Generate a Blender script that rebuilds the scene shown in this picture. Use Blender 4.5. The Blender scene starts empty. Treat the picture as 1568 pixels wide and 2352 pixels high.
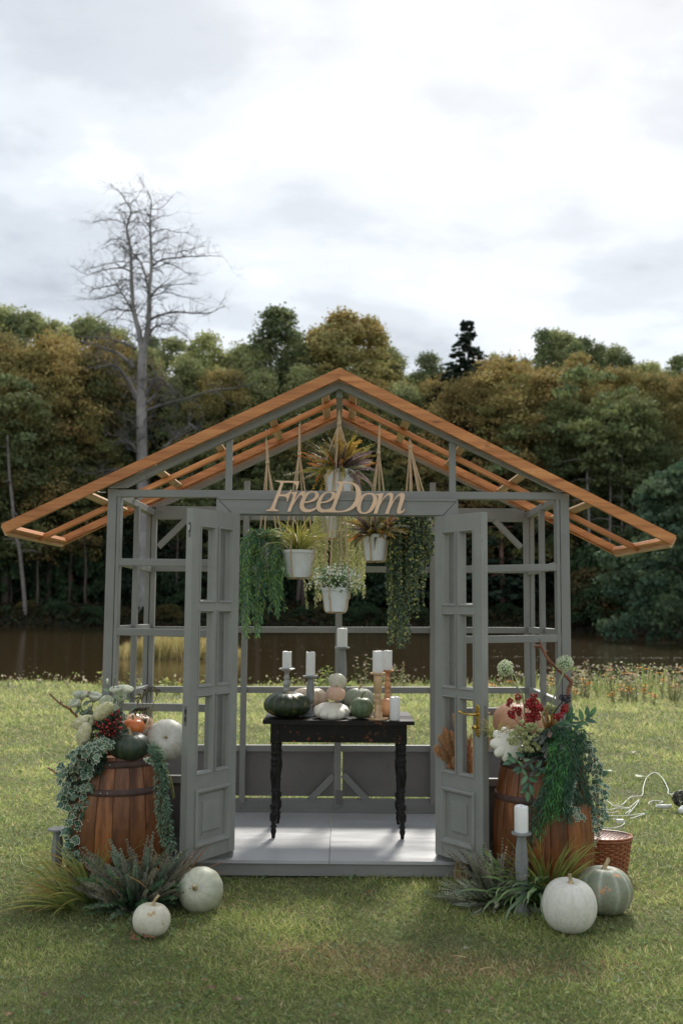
import bpy, math, random
import numpy as np
from mathutils import Vector, Matrix, Euler, noise

random.seed(7)
rng = np.random.default_rng(7)
R_ = math.radians
scene = bpy.context.scene
COL = scene.collection

# ------------------------------------------------------------------ camera
CAM = Vector((0.0, -5.9, 1.56))
FPX = 1568 * 35.0 / 24.0
PITCH = math.atan(212 / FPX)
cd = bpy.data.cameras.new("camera")
cam = bpy.data.objects.new("camera", cd)
COL.objects.link(cam)
CROT = (Matrix.Rotation(math.pi / 2 + PITCH, 3, 'X') @ Matrix.Rotation(R_(0.45), 3, 'Z'))
cam.matrix_world = Matrix.Translation(CAM) @ CROT.to_4x4()
cd.sensor_fit = 'HORIZONTAL'
cd.sensor_width = 24
cd.lens = 35
cd.clip_end = 2000
cd.dof.use_dof = True
cd.dof.focus_distance = 5.95
cd.dof.aperture_fstop = 2.6
scene.camera = cam

# ------------------------------------------------------------------ sky, sun, exposure
SUN_EL, SUN_AZ = R_(41), R_(12)          # azimuth from +Y towards +X
world = bpy.data.worlds.new("World")
scene.world = world
world.use_nodes = True
wn, wl = world.node_tree.nodes, world.node_tree.links
wn.clear()
sky = wn.new('ShaderNodeTexSky')
sky.sky_type = 'NISHITA'
sky.sun_disc = False
sky.sun_elevation = SUN_EL
sky.sun_rotation = SUN_AZ
bg_s = wn.new('ShaderNodeBackground')
bg_s.inputs[1].default_value = 0.12
wl.new(sky.outputs[0], bg_s.inputs[0])
tc = wn.new('ShaderNodeTexCoord')
sep = wn.new('ShaderNodeSeparateXYZ')
wl.new(tc.outputs['Generated'], sep.inputs[0])
zp = wn.new('ShaderNodeMath'); zp.operation = 'ABSOLUTE'
wl.new(sep.outputs[2], zp.inputs[0])
za = wn.new('ShaderNodeMath'); za.operation = 'ADD'; za.inputs[1].default_value = 0.22
wl.new(zp.outputs[0], za.inputs[0])
dvv = wn.new('ShaderNodeVectorMath'); dvv.operation = 'DIVIDE'
cmb = wn.new('ShaderNodeCombineXYZ')
for k in range(3):
    wl.new(za.outputs[0], cmb.inputs[k])
wl.new(tc.outputs['Generated'], dvv.inputs[0])
wl.new(cmb.outputs[0], dvv.inputs[1])
mpw = wn.new('ShaderNodeMapping')
mpw.inputs['Location'].default_value = (7.1, 4.4, 0.0)
mpw.inputs['Scale'].default_value = (0.85, 1.0, 0.3)
wl.new(dvv.outputs[0], mpw.inputs[0])
def wnoise(scale, detail, rough, dist):
    n = wn.new('ShaderNodeTexNoise')
    n.inputs['Scale'].default_value = scale
    n.inputs['Detail'].default_value = detail
    n.inputs['Roughness'].default_value = rough
    n.inputs['Distortion'].default_value = dist
    wl.new(mpw.outputs[0], n.inputs['Vector'])
    return n
n1 = wnoise(1.5, 7, 0.52, 0.25)
n2 = wnoise(4.2, 6, 0.5, 0.1)
mx = wn.new('ShaderNodeMix'); mx.data_type = 'FLOAT'; mx.inputs[0].default_value = 0.36
wl.new(n1.outputs[0], mx.inputs[2]); wl.new(n2.outputs[0], mx.inputs[3])
rmp = wn.new('ShaderNodeValToRGB')
cr = rmp.color_ramp
cr.interpolation = 'EASE'
cr.elements[0].position = 0.36; cr.elements[0].color = (0.26, 0.278, 0.294, 1)
cr.elements[1].position = 0.74; cr.elements[1].color = (1.5, 1.5, 1.48, 1)
e = cr.elements.new(0.612); e.color = (0.60, 0.613, 0.622, 1)
e = cr.elements.new(0.468); e.color = (0.385, 0.404, 0.42, 1)
e = cr.elements.new(0.54); e.color = (0.475, 0.494, 0.508, 1)
wl.new(mx.outputs[0], rmp.inputs[0])
bg_c = wn.new('ShaderNodeBackground')
bg_c.inputs[1].default_value = 0.535
wl.new(rmp.outputs[0], bg_c.inputs[0])
mxs = wn.new('ShaderNodeMixShader')
mxs.inputs[0].default_value = 0.93
wl.new(bg_s.outputs[0], mxs.inputs[1]); wl.new(bg_c.outputs[0], mxs.inputs[2])
wo = wn.new('ShaderNodeOutputWorld')
wl.new(mxs.outputs[0], wo.inputs[0])

sl = bpy.data.lights.new("sun", 'SUN')
sl.energy = 1.5
sl.angle = R_(10)
sl.color = (1.0, 0.95, 0.87)
sun = bpy.data.objects.new("sun", sl)
COL.objects.link(sun)
sdir = Vector((math.sin(SUN_AZ) * math.cos(SUN_EL), math.cos(SUN_AZ) * math.cos(SUN_EL), math.sin(SUN_EL)))
sun.rotation_euler = sdir.to_track_quat('Z', 'Y').to_euler()
sun.location = (3, 10, 12)

scene.view_settings.view_transform = 'Standard'
scene.view_settings.look = 'None'
scene.view_settings.gamma = 1
scene.view_settings.use_curve_mapping = False
scene.view_settings.exposure = 1.68

# ------------------------------------------------------------------ helpers
def P(u, v, d):
    """world point seen at photo position (u, v) of a 1568 wide frame, d metres in front of the camera"""
    w = CROT @ Vector(((u - 784) / FPX, (1176 - v) / FPX, -1))
    return CAM + w * (d / w.y)
def G(u, v, z=0.0):
    w = CROT @ Vector(((u - 784) / FPX, (1176 - v) / FPX, -1))
    return CAM + w * ((z - CAM.z) / w.z)
def px(n, d):
    return n * d / FPX
def tag(o, label=None, cat=None, group=None, kind=None):
    if label: o['label'] = label
    if cat: o['category'] = cat
    if group: o['group'] = group
    if kind: o['kind'] = kind
    return o
def thing(name, label, cat, loc=(0, 0, 0), group=None):
    o = bpy.data.objects.new(name, None)
    o.empty_display_size = 0.05
    COL.objects.link(o)
    o.location = loc
    return tag(o, label, cat, group)
def wloc(o):
    l = Vector((0, 0, 0))
    while o is not None:
        l = l + Vector(o.location); o = o.parent
    return l
def mesh_np(name, V, F, cols=None, smooth=False, mats=None, midx=None):
    """F: list of equal-length-face arrays or a list of faces"""
    V = np.asarray(V, dtype=np.float32).reshape(-1, 3)
    me = bpy.data.meshes.new(name)
    if isinstance(F, np.ndarray):
        groups = [F]
    else:
        d = {}
        for k, f in enumerate(F):
            d.setdefault(len(f), []).append(f)
        groups = [np.array(g) for g in d.values()]
    loops = np.concatenate([g.reshape(-1) for g in groups]).astype(np.int32)
    tot = np.concatenate([np.full(len(g), g.shape[1]) for g in groups])
    start = np.concatenate([[0], np.cumsum(tot)[:-1]]).astype(np.int32)
    me.vertices.add(len(V)); me.loops.add(len(loops)); me.polygons.add(len(tot))
    me.vertices.foreach_set('co', V.reshape(-1))
    me.loops.foreach_set('vertex_index', loops)
    me.polygons.foreach_set('loop_start', start)
    me.polygons.foreach_set('use_smooth', np.full(len(tot), bool(smooth)))
    me.update(calc_edges=True)
    if cols is not None:
        c = np.ones((len(V), 4), dtype=np.float32)
        c[:, :3] = np.asarray(cols, dtype=np.float32).reshape(-1, 3)
        a = me.color_attributes.new('Col', 'FLOAT_COLOR', 'POINT')
        a.data.foreach_set('color', c.reshape(-1))
    return me
def link(name, me, mat, parent=None, loc=None):
    o = bpy.data.objects.new(name, me)
    COL.objects.link(o)
    if mat is not None and not me.materials:
        me.materials.append(mat)
    if parent is not None: o.parent = parent
    if loc is not None: o.location = loc
    return o
def put(name, V, F, mat, parent=None, cols=None, smooth=False):
    """V in world coordinates; parents have no rotation"""
    V = np.asarray(V, dtype=np.float64).reshape(-1, 3)
    if parent is not None:
        V = V - np.array(wloc(parent))
        return link(name, mesh_np(name, V, F, cols, smooth), mat, parent)
    return link(name, mesh_np(name, V, F, cols, smooth), mat)
class MB:
    def __init__(s): s.v = []; s.f = []; s.c = []
    def add(s, V, F, col=(1, 1, 1)):
        n = len(s.v)
        V = [tuple(p) for p in V]
        s.v += V
        s.f += [tuple(int(i) + n for i in f) for f in F]
        if isinstance(col, np.ndarray) and col.ndim == 2: s.c += [tuple(x) for x in col]
        else: s.c += [tuple(col)] * len(V)
    def put(s, name, mat, parent=None, smooth=False):
        return put(name, s.v, s.f, mat, parent, np.array(s.c), smooth)
    def mesh(s, name, smooth=False):
        return mesh_np(name, s.v, s.f, np.array(s.c), smooth)
def box_vf(c, s):
    cx, cy, cz = c; a, b, h = s[0] / 2, s[1] / 2, s[2] / 2
    V = [(cx + i * a, cy + j * b, cz + k * h) for i in (-1, 1) for j in (-1, 1) for k in (-1, 1)]
    F = [(0, 1, 3, 2), (4, 6, 7, 5), (0, 4, 5, 1), (2, 3, 7, 6), (0, 2, 6, 4), (1, 5, 7, 3)]
    return V, F
def beam_vf(L, w, h, c=0.003):
    """beam along local X, width w on Y, height h on Z, chamfered edges"""
    a, b = w / 2, h / 2
    c = min(c, a * .4, b * .4)
    prof = [(-a + c, -b), (a - c, -b), (a, -b + c), (a, b - c), (a - c, b), (-a + c, b), (-a, b - c), (-a, -b + c)]
    V, F = [], []
    for x in (0, L):
        V += [(x, y, z) for y, z in prof]
    n = 8
    for i in range(n):
        j = (i + 1) % n
        F.append((i, j, n + j, n + i))
    F.append(tuple(range(n))[::-1]); F.append(tuple(range(n, 2 * n)))
    return V, F
def beam(name, p0, p1, w, h, mat, parent, up=(0, 0, 1)):
    p0, p1 = Vector(p0), Vector(p1)
    x = (p1 - p0); L = x.length; x.normalize()
    z = Vector(up); z = (z - x * z.dot(x)).normalized()
    y = z.cross(x)
    V, F = beam_vf(L, w, h)
    o = link(name, mesh_np(name, V, F, None), mat, parent)
    M = Matrix((x, y, z)).transposed().to_4x4()
    off = wloc(parent) if parent is not None else Vector((0, 0, 0))
    o.matrix_local = Matrix.Translation(p0 - off) @ M
    return o
def tube_vf(pts, rad, n=8, cap=True):
    pts = [Vector(p) for p in pts]
    V, F = [], []
    ref = None
    for i, p in enumerate(pts):
        t = (pts[min(i + 1, len(pts) - 1)] - pts[max(i - 1, 0)])
        if t.length < 1e-9: t = Vector((0, 0, 1))
        t.normalize()
        if ref is None:
            ref = t.orthogonal().normalized()
        ref = (ref - t * ref.dot(t))
        if ref.length < 1e-6: ref = t.orthogonal()
        ref.normalize()
        b = t.cross(ref)
        r = rad[i] if hasattr(rad, '__len__') else rad
        for k in range(n):
            a = 2 * math.pi * k / n
            V.append(p + (ref * math.cos(a) + b * math.sin(a)) * r)
    for i in range(len(pts) - 1):
        for k in range(n):
            j = (k + 1) % n
            F.append((i * n + k, i * n + j, (i + 1) * n + j, (i + 1) * n + k))
    if cap:
        F.append(tuple(range(n))[::-1]); F.append(tuple((len(pts) - 1) * n + k for k in range(n)))
    return V, F
def lathe_vf(prof, n=24, c=(0, 0, 0), cap=True):
    """prof: list of (r, z)"""
    V, F = [], []
    for r, z in prof:
        for k in range(n):
            a = 2 * math.pi * k / n
            V.append((c[0] + r * math.cos(a), c[1] + r * math.sin(a), c[2] + z))
    for i in range(len(prof) - 1):
        for k in range(n):
            j = (k + 1) % n
            F.append((i * n + k, i * n + j, (i + 1) * n + j, (i + 1) * n + k))
    if cap:
        F.append(tuple(range(n))[::-1]); F.append(tuple((len(prof) - 1) * n + k for k in range(n)))
    return V, F
def catmull(pts, seg=6, closed=False):
    pts = [Vector(p) for p in pts]
    out = []
    n = len(pts)
    rngi = range(n if closed else n - 1)
    for i in rngi:
        if closed:
            a, b, c, d = pts[(i - 1) % n], pts[i], pts[(i + 1) % n], pts[(i + 2) % n]
        else:
            a, b, c, d = pts[max(i - 1, 0)], pts[i], pts[i + 1], pts[min(i + 2, n - 1)]
        for k in range(seg):
            t = k / seg
            out.append(0.5 * ((2 * b) + (c - a) * t + (2 * a - 5 * b + 4 * c - d) * t * t + (3 * b - a - 3 * c + d) * t ** 3))
    if not closed: out.append(pts[-1])
    return out
def place_leaves(T, F, pos, dirs, ups, sc, cols):
    """T (k,3) template: x along leaf, y across, z normal. returns V, F, C"""
    T = np.asarray(T, float); F = np.asarray(F)
    pos = np.asarray(pos, float); N = len(pos)
    d = np.asarray(dirs, float); d = d / (np.linalg.norm(d, axis=1, keepdims=True) + 1e-9)
    u = np.asarray(ups, float)
    s = np.cross(u, d); s = s / (np.linalg.norm(s, axis=1, keepdims=True) + 1e-9)
    n = np.cross(d, s)
    sc = np.asarray(sc, float).reshape(-1, 1, 1)
    V = pos[:, None, :] + sc * (T[None, :, 0:1] * d[:, None, :] + T[None, :, 1:2] * s[:, None, :] + T[None, :, 2:3] * n[:, None, :])
    k = len(T)
    FF = (F[None] + (np.arange(N) * k)[:, None, None]).reshape(-1, F.shape[1])
    C = np.repeat(np.asarray(cols, float)[:, None, :], k, axis=1)
    return V.reshape(-1, 3), FF, C.reshape(-1, 3)
def runit(n):
    v = rng.normal(size=(n, 3)); return v / np.linalg.norm(v, axis=1, keepdims=True)
def pick(cols, n, jit=0.18):
    c = np.array(cols, float)[rng.integers(0, len(cols), n)]
    return np.clip(c * (1 + rng.uniform(-jit, jit, (n, 1))) * (1 + rng.uniform(-.06, .06, (n, 3))), 0, 1)

# ------------------------------------------------------------------ materials
class NT:
    def __init__(s, name):
        s.m = bpy.data.materials.new(name); s.m.use_nodes = True
        s.t = s.m.node_tree; s.n = s.t.nodes; s.l = s.t.links
        s.b = s.n['Principled BSDF']; s.out = s.n['Material Output']
    def new(s, t, **k):
        o = s.n.new(t)
        for a, v in k.items(): setattr(o, a, v)
        return o
    def lk(s, a, b): s.l.new(a, b)
    def coords(s, scale=(1, 1, 1), rnd=True, kind='Object'):
        tc = s.new('ShaderNodeTexCoord'); mp = s.new('ShaderNodeMapping')
        mp.inputs['Scale'].default_value = scale
        if rnd:
            oi = s.new('ShaderNodeObjectInfo')
            ml = s.new('ShaderNodeMath', operation='MULTIPLY'); ml.inputs[1].default_value = 37.0
            s.lk(oi.outputs['Random'], ml.inputs[0])
            ad = s.new('ShaderNodeVectorMath', operation='ADD')
            s.lk(tc.outputs[kind], ad.inputs[0]); s.lk(ml.outputs[0], ad.inputs[1])
            s.lk(ad.outputs[0], mp.inputs[0])
        else:
            s.lk(tc.outputs[kind], mp.inputs[0])
        return mp.outputs[0]
    def noise(s, vec, scale, detail=5, rough=.55, dist=0):
        n = s.new('ShaderNodeTexNoise')
        n.inputs['Scale'].default_value = scale; n.inputs['Detail'].default_value = detail
        n.inputs['Roughness'].default_value = rough; n.inputs['Distortion'].default_value = dist
        if vec is not None: s.lk(vec, n.inputs['Vector'])
        return n.outputs[0]
    def ramp(s, fac, stops, interp='LINEAR'):
        r = s.new('ShaderNodeValToRGB'); r.color_ramp.interpolation = interp
        e = r.color_ramp.elements
        while len(e) < len(stops): e.new(0.5)
        for k, (p, c) in enumerate(stops):
            e[k].position = p
            e[k].color = (c[0], c[1], c[2], 1) if hasattr(c, '__len__') else (c, c, c, 1)
        s.lk(fac, r.inputs[0]); return r.outputs[0]
    def mix(s, fac, a, b, mode='MIX'):
        m = s.new('ShaderNodeMix', data_type='RGBA', blend_type=mode)
        for sock, val in ((m.inputs[0], fac), (m.inputs[6], a), (m.inputs[7], b)):
            if hasattr(val, 'links'): s.lk(val, sock)
            elif hasattr(val, '__len__'): sock.default_value = (val[0], val[1], val[2], 1)
            else: sock.default_value = val
        return m.outputs[2]
    def bump(s, h, strength=.3, dist=.002):
        b = s.new('ShaderNodeBump'); b.inputs['Strength'].default_value = strength
        b.inputs['Distance'].default_value = dist
        s.lk(h, b.inputs['Height']); s.lk(b.outputs[0], s.b.inputs['Normal'])
    def col(s, c):
        if hasattr(c, 'links'): s.lk(c, s.b.inputs['Base Color'])
        else: s.b.inputs['Base Color'].default_value = (c[0], c[1], c[2], 1)
        return s
    def rough(s, r):
        if hasattr(r, 'links'): s.lk(r, s.b.inputs['Roughness'])
        else: s.b.inputs['Roughness'].default_value = r
        return s
def m_paint(name, c, c2, rough=.5, grain=(2, 30, 30), chips=None):
    t = NT(name)
    v = t.coords(grain); g = t.noise(v, 1.0, 6, .65)
    v2 = t.coords((1, 1, 1)); l = t.noise(v2, 3.0, 4, .6)
    base = t.mix(t.ramp(g, [(.35, 0), (.65, 1)]), c, c2)
    base = t.mix(t.ramp(l, [(.3, (.86, .86, .86)), (.7, (1.08, 1.08, 1.08))]), base, base, 'MIX') if False else base
    base = t.mix(t.ramp(g, [(.26, .4), (.38, 0)]), base, tuple(x * .55 for x in c))
    mul = t.ramp(l, [(.3, (.83, .835, .83)), (.68, (1.03, 1.03, 1.01))])
    base = t.mix(1.0, base, mul, 'MULTIPLY')
    dn = t.noise(t.coords((1, 1, 1)), 38, 3, .5)
    base = t.mix(t.ramp(dn, [(.71, 0), (.74, 1)]), base, chips if chips else tuple(x * .45 for x in c))
    t.col(base).rough(t.ramp(g, [(.3, rough - .08), (.7, rough + .12)]))
    t.bump(g, .35, .0012)
    return t.m
M = {}
M['grey'] = m_paint('grey_paint', (.225, .226, .213), (.255, .257, .243), .48)
M['greydoor'] = m_paint('grey_door_paint', (.275, .280, .262), (.300, .305, .286), .45, (28, 28, 2))
M['greypanel'] = m_paint('grey_panel_paint', (.165, .155, .150), (.185, .175, .168), .6, (4, 4, 4))
M['floor'] = m_paint('floor_paint', (.46, .465, .48), (.50, .505, .515), .36, (2, 14, 14), chips=(.3, .3, .3))
def m_wood(name, dark, mid, light, grain=(1.6, 26, 26), rough=.45, streak=(1.2, 10, 10), bump=.4, rnd=.35):
    t = NT(name)
    v = t.coords(grain); g = t.noise(v, 1.0, 7, .7, .3)
    v2 = t.coords(streak); s = t.noise(v2, 1.0, 3, .5, .8)
    base = t.ramp(g, [(.28, dark), (.5, mid), (.74, light)])
    base = t.mix(t.ramp(s, [(.3, .55), (.62, 0)]), base, dark)
    kn = t.noise(t.coords(tuple(3.0 if q < 5 else 9.0 for q in grain)), 1.6, 2, .5)
    base = t.mix(t.ramp(kn, [(.68, 0), (.74, .75)]), base, tuple(x * .6 for x in dark))
    oi = t.new('ShaderNodeObjectInfo')
    rr = t.ramp(oi.outputs['Random'], [(0, (1 - rnd,) * 3), (1, (1 + rnd * .5,) * 3)])
    base = t.mix(1.0, base, rr, 'MULTIPLY')
    t.col(base).rough(t.ramp(g, [(.3, rough + .15), (.7, rough - .05)]))
    t.bump(g, bump, .002)
    return t.m
M['orange'] = m_wood('stained_pine', (.28, .085, .022), (.60, .235, .070), (.80, .38, .13), rnd=.15, rough=.42)
M['pale'] = m_wood('pale_pine', (.42, .24, .11), (.62, .40, .21), (.74, .53, .32), rnd=.1, rough=.5)
M['barrel'] = m_wood('barrel_oak', (.034, .011, .004), (.24, .078, .020), (.50, .205, .06), (13, 13, 2.2), .36, (7, 7, 2.6), .6, .45)
M['iron'] = m_wood('rusty_hoop', (.022, .012, .010), (.07, .035, .026), (.15, .07, .045), (9, 9, 9), .5, (6, 6, 6), .5, .1)
M['mdf'] = m_paint('mdf_board', (.80, .545, .37), (.84, .58, .40), .6, (3, 3, 3))
def m_black():
    t = NT('black_chipped_paint')
    v = t.coords((1, 1, 1)); n = t.noise(v, 26, 6, .7); n2 = t.noise(t.coords((3, 30, 30)), 1, 5, .6)
    g = t.new('ShaderNodeNewGeometry')
    pt = t.ramp(g.outputs['Pointiness'], [(.52, 0), (.62, .10)])
    ad = t.new('ShaderNodeMath', operation='ADD'); t.lk(n, ad.inputs[0]); t.lk(pt, ad.inputs[1])
    base = t.mix(t.ramp(ad.outputs[0], [(.70, 0), (.735, 1)]), t.ramp(n2, [(.3, (.004, .0035, .003)), (.7, (.010, .009, .008))]), (.22, .07, .025))
    t.col(base).rough(t.ramp(n2, [(.3, .28), (.7, .5)])); t.b.inputs['Specular IOR Level'].default_value = .28; t.bump(n2, .5, .0015)
    return t.m
M['black'] = m_black()
def m_plain(name, c, rough=.5, metal=0, sss=0, var=.12, scale=20, bump=0, spec=None):
    t = NT(name)
    n = t.noise(t.coords((1, 1, 1)), scale, 4, .6)
    t.col(t.ramp(n, [(.3, tuple(x * (1 - var) for x in c)), (.7, tuple(min(1, x * (1 + var)) for x in c))])).rough(rough)
    t.b.inputs['Metallic'].default_value = metal
    if sss:
        t.b.inputs['Subsurface Weight'].default_value = sss
        t.b.inputs['Subsurface Radius'].default_value = (.02, .015, .01)
    if bump: t.bump(n, bump, .002)
    return t.m
M['plastic'] = m_plain('white_plastic', (.74, .765, .775), .38, var=.05)
M['wax'] = m_plain('candle_wax', (.87, .87, .86), .5, sss=.3, var=.03)
M['wick'] = m_plain('wick', (.25, .22, .2), .8)
M['gold'] = m_plain('gold_paint', (.62, .42, .24), .38, metal=.35, var=.15, scale=12)
M['copper'] = m_plain('copper_paint', (.55, .27, .14), .32, metal=.5, var=.15, scale=12)
M['silver'] = m_plain('silver_paint', (.36, .36, .34), .38, metal=.35, var=.2, scale=14)
M['greywash'] = m_wood('greywashed_wood', (.14, .15, .145), (.25, .265, .255), (.37, .385, .375), (20, 20, 2.0), .6, (10, 10, 3), .4, .05)
M['brass'] = m_plain('brass', (.62, .42, .12), .22, metal=1, var=.2, scale=30)
M['steel'] = m_plain('steel', (.5, .5, .48), .35, metal=1)
M['dark'] = m_plain('dark_slot', (.015, .01, .008), .7)
M['jute'] = m_plain('jute_rope', (.58, .44, .29), .9, var=.3, scale=240, bump=.8)
M['cable'] = m_plain('white_cable', (.72, .73, .70), .45)
M['blackcable'] = m_plain('black_cable', (.03, .03, .032), .45)
M['wicker'] = m_plain('wicker', (.30, .10, .04), .4, var=.5, scale=45, bump=.5)
M['redberry'] = m_plain('red_berry_skin', (.30, .012, .012), .22, var=.35, scale=18)
M['hip'] = m_plain('rosehip_skin', (.30, .012, .012), .16, var=.3, scale=18)
M['blueberry'] = m_plain('blue_black_berry_skin', (.022, .026, .042), .4, var=.4, scale=18)
M['twig'] = m_plain('brown_bark', (.20, .085, .045), .8, var=.45, scale=40, bump=.8)
M['deadbark'] = m_plain('grey_dead_bark', (.15, .143, .134), .9, var=.3, scale=1.3, bump=.6)
M['deadtrunk'] = m_plain('pale_dead_trunk', (.27, .26, .245), .9, var=.35, scale=.9, bump=.6)
M['bark'] = m_plain('forest_bark', (.10, .078, .065), .9, var=.4, scale=1.5, bump=.6)
M['palebark'] = m_plain('pale_birch_bark', (.19, .168, .15), .85, var=.35, scale=2.0, bump=.4)
M['redbark'] = m_plain('red_pine_bark', (.22, .12, .09), .85, var=.35, scale=2.0, bump=.4)
M['soil'] = m_plain('soil', (.03, .022, .015), .95, var=.3, scale=50, bump=.6)
def m_leaf(name, trans=.3, rough=.5, rnd=.18, spec=.4):
    t = NT(name)
    a = t.new('ShaderNodeAttribute', attribute_name='Col')
    oi = t.new('ShaderNodeObjectInfo')
    rr = t.ramp(oi.outputs['Random'], [(0, (1 - rnd, 1 - rnd, 1 - rnd)), (1, (1 + rnd, 1 + rnd * .9, 1 + rnd * .6))])
    base = t.mix(1.0, a.outputs['Color'], rr, 'MULTIPLY')
    t.col(base).rough(rough)
    t.b.inputs['Specular IOR Level'].default_value = spec
    if trans > 0:
        tr = t.new('ShaderNodeBsdfTranslucent'); t.lk(base, tr.inputs[0])
        ms = t.new('ShaderNodeMixShader'); ms.inputs[0].default_value = trans
        t.lk(t.b.outputs[0], ms.inputs[1]); t.lk(tr.outputs[0], ms.inputs[2])
        t.lk(ms.outputs[0], t.out.inputs[0])
    return t.m
M['leaf'] = m_leaf('leaf')
M['waxleaf'] = m_leaf('glossy_leaf', .12, .35, .12, .5)
M['petal'] = m_leaf('petal', .35, .6, .05, .3)
M['grass'] = m_leaf('grass_blade', .40, .65, 0, .2)
M['crown'] = m_leaf('tree_foliage', .3, .7, .16, .2)
M['crown_dark'] = m_leaf('evergreen_foliage', .15, .7, .16, .2)
def m_pumpkin(name, c1, c2, groove, spots=None, scale=7, rough=.4, spot_thr=.66, streak=False, gamt=1.0):
    t = NT(name)
    v = t.coords((1, 1, 1)); n = t.noise(v, scale, 5, .6); n2 = t.noise(v, 55, 3, .6); n3 = t.noise(v, 15, 5, .6)
    a = t.new('ShaderNodeAttribute', attribute_name='Col')
    base = t.mix(t.ramp(n, [(.35, 0), (.65, 1)]), c1, c2)
    ml = t.new('ShaderNodeMath', operation='MULTIPLY'); ml.inputs[1].default_value = gamt
    t.lk(a.outputs['Fac'], ml.inputs[0])
    base = t.mix(ml.outputs[0], base, groove)
    if spots: base = t.mix(t.ramp(n3, [(spot_thr, 0), (spot_thr + .03, 1)]), base, spots)
    base = t.mix(t.ramp(n2, [(.33, .30), (.55, 0)]), base, tuple(x * .6 for x in c1))
    n4 = t.noise(v, 2.2, 5, .65)
    base = t.mix(1.0, base, t.ramp(n4, [(.32, (.88, .87, .83)), (.62, (1.03, 1.02, 1.0))]), 'MULTIPLY')
    sc_ = t.noise(v, 90, 2, .5); base = t.mix(t.ramp(sc_, [(.73, 0), (.76, .6)]), base, (.32, .22, .12))
    t.col(base).rough(t.ramp(n, [(.3, rough), (.7, rough + .15)]))
    t.bump(n2, .18, .0015)
    return t.m
# ------------------------------------------------------------------ terrain, water
WATER_Z = -0.42
def smooth(a, b, x):
    t = np.clip((np.asarray(x, float) - a) / (b - a), 0, 1); return t * t * (3 - 2 * t)
def bank_y(x):
    return 12.6 + 0.25 * np.sin(x * .7) + 0.12 * np.sin(x * 2.3 + 1) + 1.2 * smooth(2, 9, x)
def shore_y(x):
    return 75 + 1.2 * np.sin(x * .31 + .5) + .8 * np.sin(x * .9) - 17 * smooth(15.5, 21, x) + 8 * smooth(-25, -60, x)
def gh(x, y):
    x = np.asarray(x, float); y = np.asarray(y, float)
    near = .018 * np.sin(x * 1.7 + y * .9) + .014 * np.sin(x * 3.1 - y * 2.3 + 2)
    near = near * smooth(.5, 4, y + np.abs(x) * .3)
    near = near + .16 * smooth(3.5, 6.5, y) * (.75 + .25 * np.sin(x * .8 + 1)) * (1 - .55 * smooth(9, 13, y))
    by = bank_y(x)
    lake = near * (1 - smooth(by - .5, by + 1.2, y)) - 1.5 * smooth(by - .1, by + 3.5, y)
    sy = shore_y(x)
    far = -1.5 + 1.9 * smooth(sy - 3.2, sy + 3.5, y) + smooth(sy + 2, sy + 55, y) * 7
    return np.where(y > 30, far, lake)
def grid_lines(a, b, fine_a, fine_b, fs, cs):
    L = [fine_a]
    while L[-1] < fine_b: L.append(L[-1] + fs)
    s = fs
    while L[-1] < b: s = min(s * 1.18, cs); L.append(L[-1] + s)
    s = fs
    while L[0] > a: s = min(s * 1.18, cs); L.insert(0, L[0] - s)
    return np.array(L)
gx = grid_lines(-420, 420, -12, 12, .14, 8)
gy = grid_lines(-60, 900, -3.5, 16, .14, 8)
gy = np.unique(np.concatenate([gy, np.arange(40, 84, .6)]))
XX, YY = np.meshgrid(gx, gy)
ZZ = gh(XX, YY)
nx, ny = len(gx), len(gy)
idx = np.arange(nx * ny).reshape(ny, nx)
FQ = np.stack([idx[:-1, :-1], idx[:-1, 1:], idx[1:, 1:], idx[1:, :-1]], -1).reshape(-1, 4)
def m_ground():
    t = NT('lawn_soil')
    v = t.coords((1, 1, 1), False)
    n = t.noise(v, .9, 5, .6); n2 = t.noise(v, 14, 6, .65); n3 = t.noise(v, 90, 3, .6)
    g = t.ramp(n, [(.3, (.10, .125, .045)), (.55, (.165, .18, .07)), (.75, (.22, .20, .09))])
    g = t.mix(t.ramp(n2, [(.45, 0), (.7, .8)]), g, (.20, .155, .09))
    g = t.mix(t.ramp(n3, [(.4, .45), (.6, 0)]), g, (.02, .022, .01))
    s = t.new('ShaderNodeSeparateXYZ'); tcn = t.new('ShaderNodeTexCoord'); t.lk(tcn.outputs['Object'], s.inputs[0])
    mr = t.new('ShaderNodeMapRange'); mr.inputs[1].default_value = 12.9; mr.inputs[2].default_value = 14.5
    t.lk(s.outputs[1], mr.inputs[0])
    litter = t.ramp(n2, [(.3, (.006, .005, .004)), (.6, (.014, .010, .006)), (.8, (.018, .018, .008))])
    g = t.mix(mr.outputs[0], g, litter)
    t.col(g).rough(.95); t.bump(n3, .6, .02)
    return t.m
o = link('ground', mesh_np('ground', np.stack([XX, YY, ZZ], -1).reshape(-1, 3), FQ, None, True), m_ground())
tag(o, kind='structure')
def m_water():
    t = NT('pond_water')
    t.col((.040, .026, .012)).rough(.09)
    t.b.inputs['IOR'].default_value = 1.33
    t.b.inputs['Specular IOR Level'].default_value = .42
    v = t.coords((.5, 2.2, 1), False)
    a = t.noise(v, .8, 4, .6, .6); b = t.noise(v, 7, 3, .6)
    m = t.new('ShaderNodeMath', operation='MULTIPLY_ADD'); m.inputs[1].default_value = .25
    t.lk(b, m.inputs[0]); t.lk(a, m.inputs[2])
    t.bump(m.outputs[0], .10, .12)
    return t.m
wy = [11.5, 400]
o = put('pond_water', [(-200, wy[0], WATER_Z), (200, wy[0], WATER_Z), (200, 82, WATER_Z), (-200, 82, WATER_Z)], [(0, 1, 2, 3)], m_water())
tag(o, kind='structure')

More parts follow.
